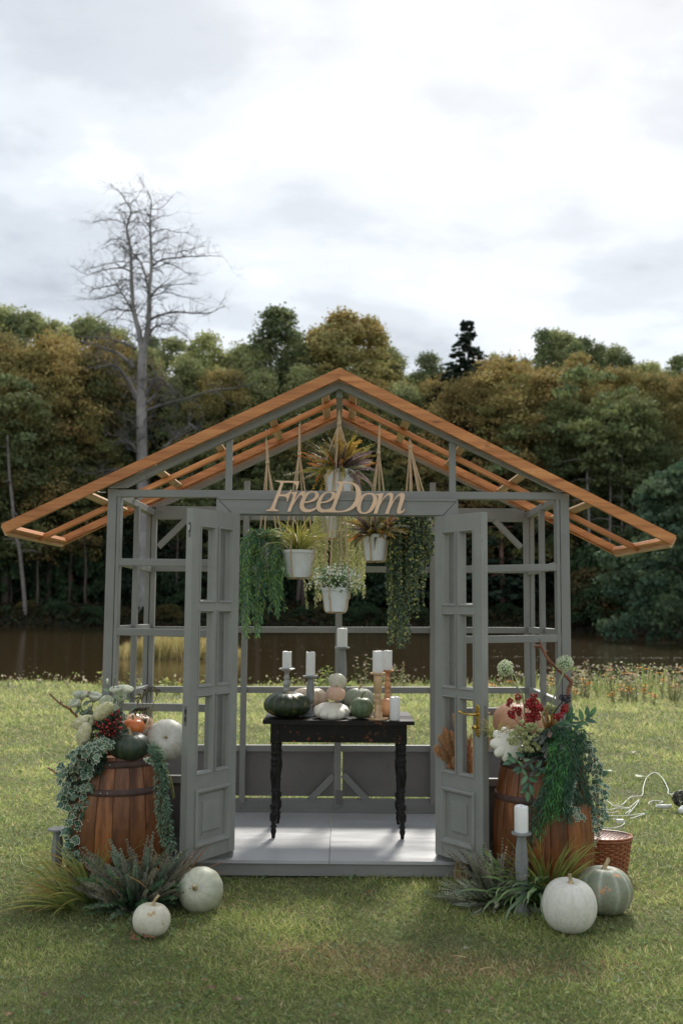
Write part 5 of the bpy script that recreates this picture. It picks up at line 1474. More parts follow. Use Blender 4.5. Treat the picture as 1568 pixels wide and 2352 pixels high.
# ------------------------------------------------------------------ hanging planters
random.seed(21)
def hook_at(u, v, d):
    p = P(u, v, d); s = -1 if p.x < rx else 1
    return Vector((p.x, d - 5.9, on_slope(s, p.x, .085)))
def planter(label, u, vrim, vbot, wpx, d, hook, nrope=4, knot=.10, ropeoff=.0):
    top = P(u, vrim, d); bot = P(u, vbot, d); R = px(wpx, d) / 2; H = top.z - bot.z
    t = thing('hanging_planter', label, 'planter', (top.x, top.y, bot.z))
    rb = R * .70
    prof = [(rb * .9, .004), (rb, 0), (rb * 1.02, .006), (R * .93, H - .022), (R * .965, H - .021), (R, H - .019), (R * 1.01, H - .002), (R, H), (R * .94, H), (R * .90, H - .01), (R * .88, H - .02)]
    n = 72; V, F = lathe_vf(prof, n)
    W = []
    for i, (x, y, z) in enumerate(V):
        q = i % n
        f = 1 - (.018 if q % 3 == 0 else 0) * (1 if .02 < z < H - .03 or 2 <= i // n <= 3 else 0)
        W.append((x * f, y * f, z))
    link('pot', mesh_np('pot', W, F[:-2] + [F[-2]], None, False), M['plastic'], t)
    V, F = lathe_vf([(R * .89, H - .022), (.002, H - .018)], 24, cap=False); link('soil', mesh_np('soil', V, F, None, False), M['soil'], t)
    hk = Vector(hook) - Vector(t.location)
    kn = hk + (Vector((0, 0, H)) - hk).normalized() * knot
    for q in range(nrope):
        a = 2 * math.pi * (q + .5) / nrope + .35
        rim = Vector((math.cos(a) * (R * 1.03), math.sin(a) * (R * 1.03), H - .004)); low = Vector((math.cos(a) * rb * 1.06, math.sin(a) * rb * 1.06, .0))
        pts = [hk + Vector((0, 0, -.012)), kn + Vector((math.cos(a) * .005, math.sin(a) * .005, .03)), kn + Vector((math.cos(a) * .006, math.sin(a) * .006, -.02))]
        m = kn.lerp(rim, .5); pts += [m + Vector((random.gauss(0, .003), random.gauss(0, .003), 0)), rim, rim.lerp(low, .5) + Vector((math.cos(a), math.sin(a), 0)) * .002, low, Vector((0, 0, -.006))]
        V, F = tube_vf(catmull(pts, 7), .0052, 6); link('rope', mesh_np('rope', V, F, None, True), M['jute'], t)
    mb = MB(); mb.add(*tube_vf([kn + Vector((0, 0, .012)), kn + Vector((0, 0, -.012))], .012, 8)); o = link('knot', mb.mesh('knot', True), M['jute'], t)
    mb = MB(); mb.add(*tube_vf(catmull([hk + Vector((0, 0, -.016)), hk + Vector((.004, -.006, -.008)), hk + Vector((0, -.006, .02)), hk + Vector((-.004, -.004, .05))], 4), .0022, 6)); link('hook', mb.mesh('hook', True), M['steel'], t)
    return t, Vector((top.x, top.y, top.z)), R
HEATH = [((.16, .17, .05), (.62, .40, .10)), ((.18, .19, .05), (.55, .48, .14)), ((.26, .13, .05), (.72, .30, .08)), ((.16, .14, .11), (.42, .30, .34)), ((.22, .23, .12), (.52, .50, .36))]
HEATH_OLD = [((.10, .10, .03), (.42, .26, .06)), ((.12, .11, .03), (.30, .25, .07)), ((.20, .09, .03), (.50, .20, .05)), ((.10, .09, .07), (.30, .20, .24)), ((.13, .14, .08), (.34, .33, .24))]
BAMB = [(.10, .22, .11), (.13, .28, .11), (.07, .17, .10), (.30, .45, .13), (.22, .36, .12), (.09, .20, .14)]
# A: green bamboo leaf trailing
D0 = 6.47
tA, cA, rA = planter('hanging white pot with long trailing green willow leaves, leftmost of the planters', 622, 1247, 1303, 60, D0, hook_at(612, 968, D0), 4, .17)
def droop(c, ex, ey, zrise, zend, sway=.02):
    a = Vector((c.x, c.y, c.z)); m = Vector((c.x + ex * .55, c.y + ey * .6, c.z + zrise)); b = Vector((c.x + ex, c.y + ey, c.z - .10))
    e = Vector((c.x + ex * 1.05 + random.gauss(0, sway), c.y + ey * 1.1 + random.gauss(0, sway), zend)); q = b.lerp(e, .5) + Vector((random.gauss(0, sway), random.gauss(0, sway), 0))
    return [a, m, b, q, e]
for i in range(58):
    uu = random.uniform(536, 652); e = P(uu, random.uniform(1300, 1482) if uu < 600 else random.uniform(1290, 1425), D0)
    ey = random.uniform(-.16, .12)
    strand(tA, droop(cA, e.x - cA.x, ey, random.uniform(.02, .09), e.z), lance(.2), LANCEF, .0105, .034, BAMB, per=2, spread=.75)
for i in range(16):
    a = random.uniform(0, 6.28); L = random.uniform(.08, .17)
    strand(tA, [cA, cA + Vector((math.cos(a) * L * .5, math.sin(a) * L * .5, .05)), cA + Vector((math.cos(a) * L, math.sin(a) * L, random.uniform(.02, .09)))], lance(.2), LANCEF, .008, .034, BAMB, per=2)
# B: grassy
tB, cB, rB = planter('hanging white pot with arching yellow green grass, second planter from the left', 686, 1264, 1326, 78, D0 - .05, hook_at(688, 945, D0), 4, .22)
blade_clump('', '', '', cB + Vector((0, 0, -.02)), 170, (.20, .34), .0085, (.05, .9), (.5, 1.9), [((.28, .33, .08), (.60, .56, .14)), ((.34, .38, .09), (.50, .50, .14)), ((.30, .30, .08), (.66, .24, .08)), ((.55, .56, .24), (.62, .56, .2))], spread=.03, parent=tB)
# C: heather, top centre
tC, cC, rC = planter('hanging white pot with rusty heather fronds behind the sign, highest of the planters', 779, 1080, 1142, 72, 6.40, Vector((rx, .50, rz - .155)), 5, .07)
frond_clump(cC + Vector((0, 0, -.01)), 120, (.19, .30), (.12, 1.45), (.1, 1.0), HEATH, tC, ll=.021, spread=.03)
frond_clump(cC + Vector((0, 0, -.01)), 26, (.18, .28), (1.1, 1.5), (1.0, 1.7), HEATH, tC, ll=.021, spread=.03)
# D: weeping pale foliage behind
tD, cD, rD = planter('hanging white pot with a weeping curtain of pale yellow foliage at the back', 757, 1186, 1236, 50, 6.95, Vector((rx, 1.05, rz - .155)), 4, .10)
PALE = [(.66, .66, .30), (.74, .73, .42), (.52, .56, .22), (.78, .74, .48), (.44, .48, .18)]
for i in range(72):
    uu = random.uniform(714, 840); e = P(uu, random.uniform(1290, 1372) + (25 if uu < 740 else 0), 6.95)
    strand(tD, droop(cD, e.x - cD.x, random.uniform(-.1, .08), random.uniform(.03, .10), e.z), lance(.24), LANCEF, .0085, .021, PALE, per=2, spread=.8, stemc=(.3, .3, .1), stemr=.0008)
# E: white flowers, lowest
tE, cE, rE = planter('hanging white pot with tiny white flowers, lowest of the planters', 771, 1350, 1405, 67, 6.30, Vector((rx, .40, rz - .155)), 4, .10)
for i in range(74):
    a = random.uniform(0, 6.28); el = random.uniform(-.35, 1.2); L = random.uniform(.10, .19)
    dv = Vector((math.cos(a) * math.cos(el), math.sin(a) * math.cos(el) * .8, math.sin(el)))
    pts = [cE, cE + dv * L * .5 + Vector((0, 0, .025)), cE + dv * L + Vector((0, 0, .0))]
    strand(tE, pts, ROUND, ROUNDF, .009, .012, [(.14, .27, .10), (.20, .34, .13), (.3, .42, .18), (.10, .19, .08)], per=2, spread=.9)
n = 620
u_ = runit(n); u_[:, 2] = np.where(u_[:, 2] < -.35, -u_[:, 2], u_[:, 2])
pos = np.array(cE) + [0, 0, .03] + u_ * rng.uniform(.5, 1.02, (n, 1)) * [.185, .15, .125]
V, F, C = place_leaves(ROUND * [1, 1, 1] - [.5, 0, 0], ROUNDF, pos, runit(n), u_ + [0, -.6, .3], rng.uniform(.008, .015, n), pick([(.82, .84, .80), (.75, .79, .72), (.62, .7, .55)], n, .05))
tag(put('tiny_flowers', V, F, M['petal'], tE, C), kind='stuff')
# F: heather right
tF, cF, rF = planter('hanging white pot with orange and brown heather, right of the centre', 862, 1228, 1288, 62, D0 - .02, hook_at(872, 945, D0), 4, .20)
frond_clump(cF + Vector((0, 0, -.01)), 100, (.17, .27), (.2, 1.5), (.1, 1.2), HEATH, tF, ll=.020, spread=.03)
frond_clump(cF + Vector((0, 0, -.01)), 16, (.14, .2), (1.2, 1.5), (1.2, 1.8), [((.08, .06, .05), (.18, .12, .12)), ((.12, .08, .04), (.25, .15, .08))], tF, ll=.014, spread=.03)
# G: dark round leaf curtain
tG, cG, rG = planter('hanging white pot hidden by a long curtain of dark round leaves, rightmost of the planters', 958, 1190, 1246, 62, D0 + .04, hook_at(940, 975, D0), 6, .06)
DKR = [(.06, .11, .065), (.08, .14, .08), (.12, .17, .07), (.045, .08, .05), (.38, .40, .11), (.16, .21, .09)]
for i in range(64):
    uu = random.uniform(880, 972); v1 = random.uniform(1300, 1440) if random.random() < .72 else random.uniform(1430, 1492)
    if v1 > 1430: uu = random.uniform(890, 945)
    e = P(uu, v1, D0); ey = random.uniform(-.15, .1)
    strand(tG, droop(cG, e.x - cG.x, ey, random.uniform(.0, .07), e.z, .012), ROUND, ROUNDF, .0105, .0165, DKR, per=2, spread=.95, mat='waxleaf', stemc=(.05, .04, .03))
for i in range(16):
    uu = random.uniform(945, 990); e = P(uu, random.uniform(1225, 1300), D0 - .1)
    strand(tG, droop(cG, e.x - cG.x, random.uniform(-.15, -.06), random.uniform(.0, .06), e.z, .012), ROUND, ROUNDF, .010, .0165, DKR, per=2, spread=.95, mat='waxleaf', stemc=(.05, .04, .03))
for i in range(26):
    a = random.uniform(0, 6.28); L = random.uniform(.08, .15)
    strand(tG, [cG, cG + Vector((math.cos(a) * L * .5, math.sin(a) * L * .5, .05)), cG + Vector((math.cos(a) * L, math.sin(a) * L, random.uniform(-.05, .04)))], ROUND, ROUNDF, .010, .017, DKR, per=2, mat='waxleaf')
# ------------------------------------------------------------------ left barrel dressing
random.seed(33)
# ivy leaves: five lobes, dark centre, cream edge
def ivy_mesh(k, big=False):
    ang = [(-2.55, .42), (-2.0, .62), (-1.55, .45), (-1.05, .78), (-.62, .50), (0, 1.05), (.62, .50), (1.05, .78), (1.55, .45), (2.0, .62), (2.55, .42)]
    out = [(math.cos(a) * r * random.uniform(.92, 1.08), math.sin(a) * r * random.uniform(.92, 1.08)) for a, r in ang]
    V, C, F = [], [], []
    g1 = random.choice([(.05, .12, .07), (.06, .14, .085), (.045, .10, .065), (.10, .17, .11)]); g2 = [c * 1.7 for c in g1]; cr = (.64, .68, .52)
    n = len(out); q = .83 if not big else .99
    curl = random.uniform(.1, .28)
    def pt(x, y, s): x *= s; y *= s; return (x + .05, y, -.02 * 0 - curl * (x * x + y * y) + .10 * abs(y))
    V.append((.05, 0, 0)); C.append(g2)
    for s, c in ((.45, g1), (q, g1), (q, cr if not big else g1), (1.0, cr if not big else g1)):
        for x, y in out: V.append(pt(x, y, s)); C.append(c)
    for i in range(n):
        j = (i + 1) % n
        F.append((0, 1 + i, 1 + j))
        F.append((1 + i, 1 + n + i, 1 + n + j, 1 + j))
        F.append((1 + 2 * n + i, 1 + 3 * n + i, 1 + 3 * n + j, 1 + 2 * n + j))
    me = mesh_np('leaf', V, F, C, False); me.materials.append(M['waxleaf']); return me
IVY = [ivy_mesh(k) for k in range(7)]; IVYBIG = [ivy_mesh(k, True) for k in range(3)]
def orient(o, d, up):
    x = Vector(d).normalized(); z = Vector(up); z = z - x * z.dot(x)
    if z.length < 1e-4: z = x.orthogonal()
    z.normalize(); y = z.cross(x)
    o.matrix_local = Matrix.Translation(o.location) @ Matrix((x, y, z)).transposed().to_4x4() @ Matrix.Diagonal((o.scale[0], o.scale[1], o.scale[2], 1))
def ivy(name_label, path, widths, n, size, parent=None, bigf=.12, depthj=.06, base=None):
    """path of (point) list; leaves fill a hanging band around it"""
    t = parent or thing('ivy_garland', name_label, 'ivy', base if base else path[0])
    sm = catmull(path, 8); off = wloc(t)
    W = np.interp(np.linspace(0, 1, len(sm)), np.linspace(0, 1, len(widths)), widths)
    for i in range(n):
        q = random.random(); k = int(q * (len(sm) - 1)); p = sm[k]
        w = W[k]
        a = random.uniform(-1, 1); b = random.uniform(-1, 1)
        pos = p + Vector((a * w, b * depthj - abs(a) * 0, random.gauss(0, .01)))
        big = random.random() < bigf
        me = random.choice(IVYBIG if big else IVY)
        o = link('leaf', me, None, t, pos - off)
        s = size * random.uniform(.65, 1.2) * (1.15 if big else 1); o.scale = (s, s, s)
        orient(o, (random.gauss(a * .7, .6), random.gauss(-.25, .4), random.gauss(-.75, .5)), (random.gauss(a * .5, .5), random.gauss(-.9, .4), random.gauss(.45, .4)))
    for j in range(5):
        mb = MB(); ps = [p + Vector((random.uniform(-.5, .5) * W[int(len(W) * i / len(sm)) if i < len(W) else -1], random.uniform(-.5, .5) * depthj, 0)) for i, p in enumerate(sm[::4])]
        mb.add(*tube_vf(catmull(ps, 4), .0016, 4)); mb.put('stem', M['twig'], t)
    return t
pts = [Z3(590, 850, 5.22), Z3(470, 900, 5.18), Z3(380, 1000, 5.22), Z3(352, 1150, 5.28), Z3(368, 1300, 5.30), Z3(388, 1450, 5.30), Z3(372, 1600, 5.30), Z3(362, 1730, 5.30)]
ivy('variegated ivy spilling down the left side of the left barrel', pts, [.035, .065, .095, .098, .075, .068, .058, .045], 430, .032)
t_ = bpy.data.objects['ivy_garland']
for i in range(40):
    q = random.random(); k = int(q * 6.99); a_ = pts[k].lerp(pts[k + 1], random.random()); x_ = Vector((random.uniform(-.06, .06), .03 + random.uniform(0, .04), 0))
    strand(t_, [a_ + x_, a_ + x_ + Vector((random.uniform(-.04, .04), 0, -.05)), a_ + x_ + Vector((random.uniform(-.05, .05), 0, -.12))], ROUND, ROUNDF, .008, .020, [(.04, .08, .05), (.05, .10, .06), (.03, .06, .04)], per=2)
# trailing fine sprigs on the right of that barrel
t = thing('trailing_sprig', 'fine grey green willow sprigs hanging over the left barrel beside the door', 'greenery', Z3(930, 880, 5.3))
SG = [(.16, .26, .19), (.11, .20, .15), (.22, .32, .22), (.14, .22, .12)]
for i in range(17):
    j = lambda s=18: random.uniform(-s, s)
    end = random.choice([1250, 1400, 1600, 1650, 1500])
    ps = [Z3(930 + j(30), 880 + j(), 5.26), Z3(960 + j(40), 960 + j(), 5.16), Z3(985 + j(45), 1080, 5.12), Z3(1005 + j(50), (1080 + end) / 2, 5.10), Z3(1040 + j(50), end, 5.12)]
    strand(t, ps, lance(.28), LANCEF, .012, .024, SG, per=2, spread=1.0, gravity=.1)
for i in range(3):
    j = lambda s=12: random.uniform(-s, s)
    ps = [Z3(960 + j(), 950, 5.2), Z3(1040 + j(), 1060, 5.17), Z3(1060 + j(), 1150 + j(), 5.16), Z3(1085 + j(), 1260 + j(), 5.16)]
    strand(t, ps, lance(.3), LANCEF, .03, .008, [(.3, .3, .08)], per=1, stemc=(.30, .32, .10), stemr=.0016)
ps = [Z3(925, 900, 5.3), Z3(930, 870, 5.28), Z3(940, 850, 5.27)]
strand(t, ps, lance(.3), LANCEF, .012, .03, SG)
def floret_cloud(parent, c, rad, n, size, cols, name='florets', flat=1, mat='petal'):
    u = runit(n)
    pos = np.array(c) + u * rng.uniform(.35, 1, (n, 1)) * np.array(rad)
    V, F, C = place_leaves(ROUND - [.5, 0, 0], ROUNDF, pos, runit(n), u + [0, -.4, .4], size * rng.uniform(.6, 1.3, n), pick(cols, n, .1))
    return put(name, V, F, M[mat], parent, C)
WHT = [(.80, .82, .78), (.72, .77, .68), (.6, .7, .5)]
t = thing('flower_sprig', 'tiny white flowers at the rim of the left barrel', 'flower', Z3(905, 985, 5.18))
for x, y in ((870, 975), (895, 965), (915, 985), (935, 975), (905, 1005), (930, 1010), (880, 990)):
    floret_cloud(t, Z3(x, y, 5.17), (.010, .008, .009), 16, .008, WHT, 'floret_cluster')
strand(t, [Z3(940, 960, 5.22), Z3(900, 980, 5.18), Z3(870, 980, 5.17)], ROUND, ROUNDF, .006, .010, [(.1, .2, .07)], per=2)

# eustoma
def petal_patch(mb, M4, w, h, cup, ruf, c0, c1, n=5):
    V, F, C = [], [], []
    for i in range(n + 1):
        t = i / n
        for j in range(n + 1):
            s = (j / n - .5) * 2
            ww = w * (.25 + .95 * math.sin(min(1, t * 1.15) * math.pi * .55)) * (1 - .25 * max(0, t - .8) * 5 * abs(s) ** 2)
            x = s * ww / 2; z = t * h * (1 - .08 * s * s)
            y = -cup * math.sin(t * 2.2) * h * .5 + (s * s) * w * .28 - ruf * max(0, t - .55) * math.sin(s * 7 + h * 900) * h * .5
            V.append(M4 @ Vector((x, y, z))); C.append(mixc(c0, c1, t ** .8))
    for i in range(n):
        for j in range(n): a = i * (n + 1) + j; F.append((a, a + 1, a + n + 2, a + n + 1))
    mb.add(V, F, np.array(C))
def eustoma(label, c, axis, R, opening, stem_pts, bud=False, leaves=2, cc=((.66, .72, .44), (.90, .92, .84))):
    t = thing('eustoma_flower', label, 'flower', stem_pts[-1])
    off = wloc(t)
    ax = Vector(axis).normalized(); Q = ax.to_track_quat('Z', 'Y').to_matrix().to_4x4()
    mb = MB()
    rings = [(5, .55, .9), (6, .85, 1.0), (6, 1.0, .95)] if not bud else [(4, .12, 1.0), (3, .2, .9)]
    for ri, (n, sp, hh) in enumerate(rings):
        for k in range(n):
            a = 6.283 * k / n + ri * .5 + random.uniform(-.1, .1)
            tilt = opening * sp + random.uniform(-.07, .07)
            M4 = Matrix.Rotation(a, 4, 'Z') @ Matrix.Translation((0, -R * .12, 0)) @ Matrix.Rotation(tilt, 4, 'X')
            petal_patch(mb, M4, R * (1.15 if not bud else .5), R * 1.45 * hh, .35 if not bud else .2, .35 if not bud else .0, *cc)
    V = [Vector(c) + (Q @ Vector(v)) for v in mb.v]
    put('bloom', V, mb.f, M['petal'], t, np.array(mb.c), True)
    V, F = tube_vf(catmull([Vector(c) + ax * R * .1] + stem_pts, 6), .0026, 6); put('stem', V, F, M['stemgreen'], t, None, True)
    sm = catmull([Vector(c)] + stem_pts, 6)
    for k in range(leaves):
        i = random.randint(int(len(sm) * .3), len(sm) - 2); a = random.random() * 6.28
        me = LEAFB[random.randrange(4)]
        o = link('leaf', me, None, t, sm[i] - off); s = random.uniform(.035, .052); o.scale = (s, s, s)
        orient(o, (math.cos(a), math.sin(a) * .4 - .2, random.uniform(.1, .9)), (0, -.7, .5))
    return t
M['stemgreen'] = m_plain('green_stem', (.13, .18, .07), .6, var=.2)
def leaf_big(cols, w=.5, cm=None):
    V, C = [], []; n = 6
    c0 = random.choice(cols)
    for i in range(n + 1):
        t = i / n; ww = w * math.sin(math.pi * t ** .85) ** .8 * .5
        for s in (-1, -.5, 0, .5, 1):
            V.append((t, s * ww, .16 * abs(s) * ww * 2 - .28 * t * t + .02 * math.sin(t * 9) * abs(s)))
            C.append(mixc(c0, [x * 2.0 for x in c0], .8 if s == 0 else (.35 if abs(s) == 1 else 0)))
    F = [(i * 5 + j, i * 5 + j + 1, i * 5 + j + 6, i * 5 + j + 5) for i in range(n) for j in range(4)]
    me = mesh_np('leaf', V, F, C, True); me.materials.append(M['waxleaf']); return me
LEAFB = [leaf_big([(.11, .17, .12), (.16, .22, .16)], .55) for _ in range(4)]
LEAFD = [leaf_big([(.035, .09, .05), (.05, .12, .065), (.075, .16, .075)], .48) for _ in range(6)]
root = Z3(600, 790, 5.45)
E = [((375, 500), (-.25, -.25, 1), .030, .35, 'eustoma bud half open, leftmost of the pale flowers'), ((405, 505), (.0, -.2, 1), .036, .45, 'pale green white eustoma second from the left'), ((495, 520), (.25, -.3, .95), .040, .45, 'pale green white eustoma above the cream chrysanthemum'),
     ((365, 560), (-.35, -.5, .6), .036, .45, 'low pale eustoma leaning out to the left'), ((662, 460), (-.1, -.2, 1), .034, .75, 'open white eustoma, left one of the high pair'), ((728, 455), (.25, -.15, 1), .036, .8, 'open white eustoma, right one of the high pair'),
     ((590, 550), (0, -.9, .6), .036, .6, 'pale ruffled eustoma facing forward above the cream flowers'), ((690, 500), (.2, -.8, .3), .032, .6, 'white eustoma below the high pair'), ((685, 655), (.3, -.5, .8), .030, .55, 'small pale eustoma beside the orange pumpkin'), ((640, 600), (.1, -.7, .7), .028, .6, 'pale eustoma tucked behind the topmost cream flower')]
for k, ((x, y), ax, R, op, lab) in enumerate(E):
    c = Z3(x, y + 12, 5.40 + (k % 3) * .03)
    ax = Vector(ax).normalized()
    low = c - ax * .05 + Vector((0, 0, -.02))
    eustoma(lab, c - ax * R * .55, ax, R * 1.02, op, [low, low.lerp(root, .5) + Vector((0, .01, -.01)), root + Vector((random.uniform(-.03, .03), .02, -.02))])
c = Z3(595, 425, 5.42); eustoma('closed pale eustoma bud standing highest in the left bouquet', c, (-.1, 0, 1), .022, .2, [Z3(612, 500, 5.43), Z3(640, 600, 5.44), root], bud=True, leaves=1)
c = Z3(650, 385, 5.42); eustoma('small green eustoma bud on a tall stem right of the highest bud', c, (.1, 0, 1), .013, .25, [Z3(640, 440, 5.43), Z3(650, 560, 5.44), root], bud=True, leaves=2, cc=((.2, .28, .12), (.4, .48, .28)))
# cream chrysanthemums with overlapping petals
def mum(label, c, axis, R, L):
    t = thing('cream_chrysanthemum', label, 'flower', c)
    ax = Vector(axis).normalized(); Q = ax.to_track_quat('Z', 'Y').to_matrix()
    pos, dirs, ups, sc, cc = [], [], [], [], []
    N = 120
    for i in range(N):
        q = (i + .5) / N; a = i * 2.39996; z = -L / 2 + L * q
        r = R * max(.08, 1 - abs(2 * q - .9) ** 2.6) ** .5
        n_ = Vector((math.cos(a), math.sin(a), (q - .45) * .9)); p = Vector((math.cos(a) * r * .86, math.sin(a) * r * .86, z))
        pos.append(Vector(c) + Q @ p); dirs.append(Q @ (Vector((0, 0, 1)) + n_ * .28 * (1 - q))); ups.append(Q @ n_)
        sc.append(R * random.uniform(.55, .72)); cc.append(random.choice([(.78, .73, .50), (.82, .79, .58), (.70, .67, .44), (.64, .64, .38)]))
    T = np.array([[-.5, -.16, -.1], [-.5, .16, -.1], [0, -.36, .10], [0, 0, .20], [0, .36, .10], [.45, -.26, .08], [.45, 0, .16], [.45, .26, .08], [.72, 0, -.12]])
    Fm = np.array([[0, 2, 3], [0, 3, 1], [1, 3, 4], [2, 5, 6], [2, 6, 3], [3, 6, 7], [3, 7, 4], [5, 8, 6], [6, 8, 7]])
    V, F, C = place_leaves(T, Fm, pos, dirs, ups, sc, cc)
    C = C.reshape(-1, 9, 3); C[:, :2] *= .55; C[:, 8] *= .9
    put('petals', V, F, M['petal'], t, C.reshape(-1, 3))
    lv = [Vector(c) - ax * L * .45, Vector(c) - ax * L * .8]
    V, F = tube_vf(lv, .004, 6); put('stem', V, F, M['stemgreen'], t)
mum('cream flower with overlapping petals, topmost of the three over the left barrel', Z3(562, 622, 5.26), (.75, -.15, .65), .038, .112)
mum('cream flower with overlapping petals, leftmost of the three over the left barrel', Z3(420, 705, 5.27), (-.75, -.3, -.2), .038, .105)
mum('cream flower with overlapping petals, lowest of the three over the left barrel', Z3(420, 785, 5.22), (-.25, -.3, -.95), .036, .108)
# dark filler foliage of the left bouquet
t = thing('bouquet_foliage', 'dark green filler leaves between the flowers and pumpkins of the left barrel', 'greenery', Z3(620, 800, 5.36))
for i in range(60):
    c = Z3(random.uniform(430, 690), random.uniform(660, 880), 5.36 + random.uniform(-.04, .1)); a = random.random() * 6.28; L = random.uniform(.03, .07)
    e = c + Vector((math.cos(a) * L, -.03, abs(math.sin(a)) * L)); strand(t, [c, c.lerp(e, .5) + Vector((0, -.01, .01)), e], lance(.45), LANCEF, .010, .030, [(.05, .10, .06), (.07, .13, .08), (.09, .12, .09), (.05, .07, .04)], per=2)
for i in range(34):
    c = Z3(random.uniform(380, 760), random.uniform(500, 700), 5.46 + random.uniform(-.03, .06)); a = random.random() * 6.28
    o = link('leaf', LEAFB[random.randrange(4)], None, t, c - wloc(t)); s_ = random.uniform(.035, .055); o.scale = (s_,) * 3
    orient(o, (math.cos(a), -.3, math.sin(a) * .7 + .3), (random.gauss(0, .3), -.8, .5))
# rosehips
t = thing('rosehip_branch', 'bunch of bright red rosehips on dark twigs in front of the cream flowers', 'berries', Z3(640, 780, 5.26))
SPH = mesh_np('berry', *sphere_vf((0, 0, 0), 1, 12, 8, 1.15), None, True); SPH.materials.append(M['hip'])
hub = Z3(620, 790, 5.32)
spots_ = [(625, 617), (673, 617), (675, 633), (627, 645), (583, 684), (507, 705), (512, 718), (555, 745), (600, 690), (660, 685), (657, 720), (632, 725), (645, 705), (690, 700), (590, 740), (620, 755), (640, 750), (665, 745), (678, 745), (692, 745), (600, 765), (627, 785), (648, 770), (607, 800), (640, 800), (513, 805), (533, 735), (570, 765), (655, 655), (688, 672), (560, 720), (610, 715), (575, 790), (548, 775)]
for x, y in spots_:
    d_ = 5.22 + random.uniform(-.02, .06); p = Z3(x, y, d_)
    o = link('berry', SPH, None, t, p - wloc(t)); s = random.uniform(.0052, .0080); o.scale = (s, s, s); o.rotation_euler = (random.uniform(-.8, .8), random.uniform(-.8, .8), 0)
    V, F = tube_vf([p, p.lerp(hub, .35) + Vector((random.gauss(0, .008), 0, -.008)), hub], .0012, 4); put('twig', V, F, M['dark'], t)
n = 240; pos = np.array(Z3(605, 765, 5.26)) + rng.normal(0, 1, (n, 3)) * [.030, .02, .022]
V, F, C = place_leaves(ROUND - [.5, 0, 0], ROUNDF, pos, runit(n), runit(n), rng.uniform(.008, .016, n), pick([(.05, .02, .015), (.04, .05, .03), (.09, .03, .02)], n))
put('dry_calyxes', V, F, M['leaf'], t, C)
# pinkish wisps
t = thing('dried_flower', 'small dried pink tuft between the pale flowers of the left bouquet', 'flower', Z3(455, 520, 5.45))
for x, y in ((455, 490), (440, 520), (450, 640), (465, 630)):
    c = Z3(x, y, 5.44); n = 60; u = runit(n); u[:, 2] = np.abs(u[:, 2])
    V, F, C = place_leaves(lance(.08), LANCEF, np.tile(np.array(c), (n, 1)), u, runit(n), rng.uniform(.012, .024, n), pick([(.34, .18, .17), (.28, .16, .12), (.4, .28, .24)], n)); put('tuft', V, F, M['petal'], t, C)
# dark umbels
def umbel_plant(label, heads, rootp, col, rad=.026, pts=None):
    t = thing('umbel_flower', label, 'flower', rootp)
    for c in heads:
        mb = MB(); mbs = MB()
        mid = c - Vector((0, 0, .035))
        mbs.add(*tube_vf(catmull([rootp, rootp.lerp(mid, .5) + Vector((.006, 0, .01)), mid], 5), .0018, 5), (.16, .17, .06))
        for k in range(15):
            a = 6.283 * k / 15 + random.random(); r = rad * math.sqrt(random.random()); e = c + Vector((math.cos(a) * r, math.sin(a) * r, random.uniform(-.006, .006)))
            mbs.add(*tube_vf([mid, mid.lerp(e, .6) + Vector((0, 0, .003)), e], .0008, 3, False), (.18, .18, .07))
            for q in range(6):
                mb.add(*sphere_vf(e + Vector((random.gauss(0, .003), random.gauss(0, .003), random.gauss(0, .002))), random.uniform(.0016, .0028), 5, 3), random.choice([(.05, .025, .03), (.10, .05, .04), (.13, .12, .04), (.03, .018, .02)]))
        mb.put('seed_head', M['leaf'], t); mbs.put('stem', M['leaf'], t)
    return t
umbel_plant('dark brown seed umbels standing behind the pumpkins of the left barrel', [Z3(915, 448, 5.55), Z3(880, 465, 5.56), Z3(955, 468, 5.56), Z3(845, 500, 5.5), Z3(818, 525, 5.5), Z3(830, 608, 5.48), Z3(868, 605, 5.48), Z3(800, 612, 5.48)], Z3(870, 720, 5.55), None)
t = thing('dry_twigs', 'thin pale dry twigs beside the dark umbels on the left barrel', 'twigs', Z3(890, 760, 5.5))
mb = MB()
def fork(p, d, L, r, dep):
    e = p + d * L; mb.add(*tube_vf([p, e], [r, r * .7], 3, False), (.36, .33, .17))
    if dep:
        for s in (-1, 1): fork(e, (d + Vector((s * random.uniform(.25, .6), random.uniform(-.3, .3), random.uniform(-.1, .3)))).normalized(), L * random.uniform(.55, .85), r * .75, dep - 1)
for k in range(5): fork(Z3(890 + k * 5, 720, 5.5), Vector((random.uniform(-.2, .5), 0, 1)).normalized(), .035, .0012, 5)
mb.put('twigs', M['leaf'], t)
# sticks
def stick(label, pts, w, mat='twig', sub=()):
    t = thing('dry_branch', label, 'branch', pts[-1])
    sm = catmull(pts, 7)
    V, F = tube_vf([p + Vector((random.gauss(0, .0006),) * 3) for p in sm], [w * (.55 + .45 * i / len(sm)) * random.uniform(.9, 1.12) for i in range(len(sm))], 8); put('branch', V, F, M[mat], t)
    for q, a in enumerate(sub): V, F = tube_vf(catmull(a, 5), [w * (.6 - .45 * i / 5 / (len(a) - 1)) for i in range(5 * (len(a) - 1) + 1)], 6); put('side_twig', V, F, M[mat], t)
stick('straight brown stick poking out up to the left of the left bouquet', [Z3(168, 495, 5.4), Z3(240, 560, 5.4), Z3(320, 612, 5.4), Z3(385, 682, 5.4)], .0075, sub=[[Z3(318, 612, 5.4), Z3(326, 585, 5.4)], [Z3(250, 562, 5.4), Z3(252, 535, 5.4)]])
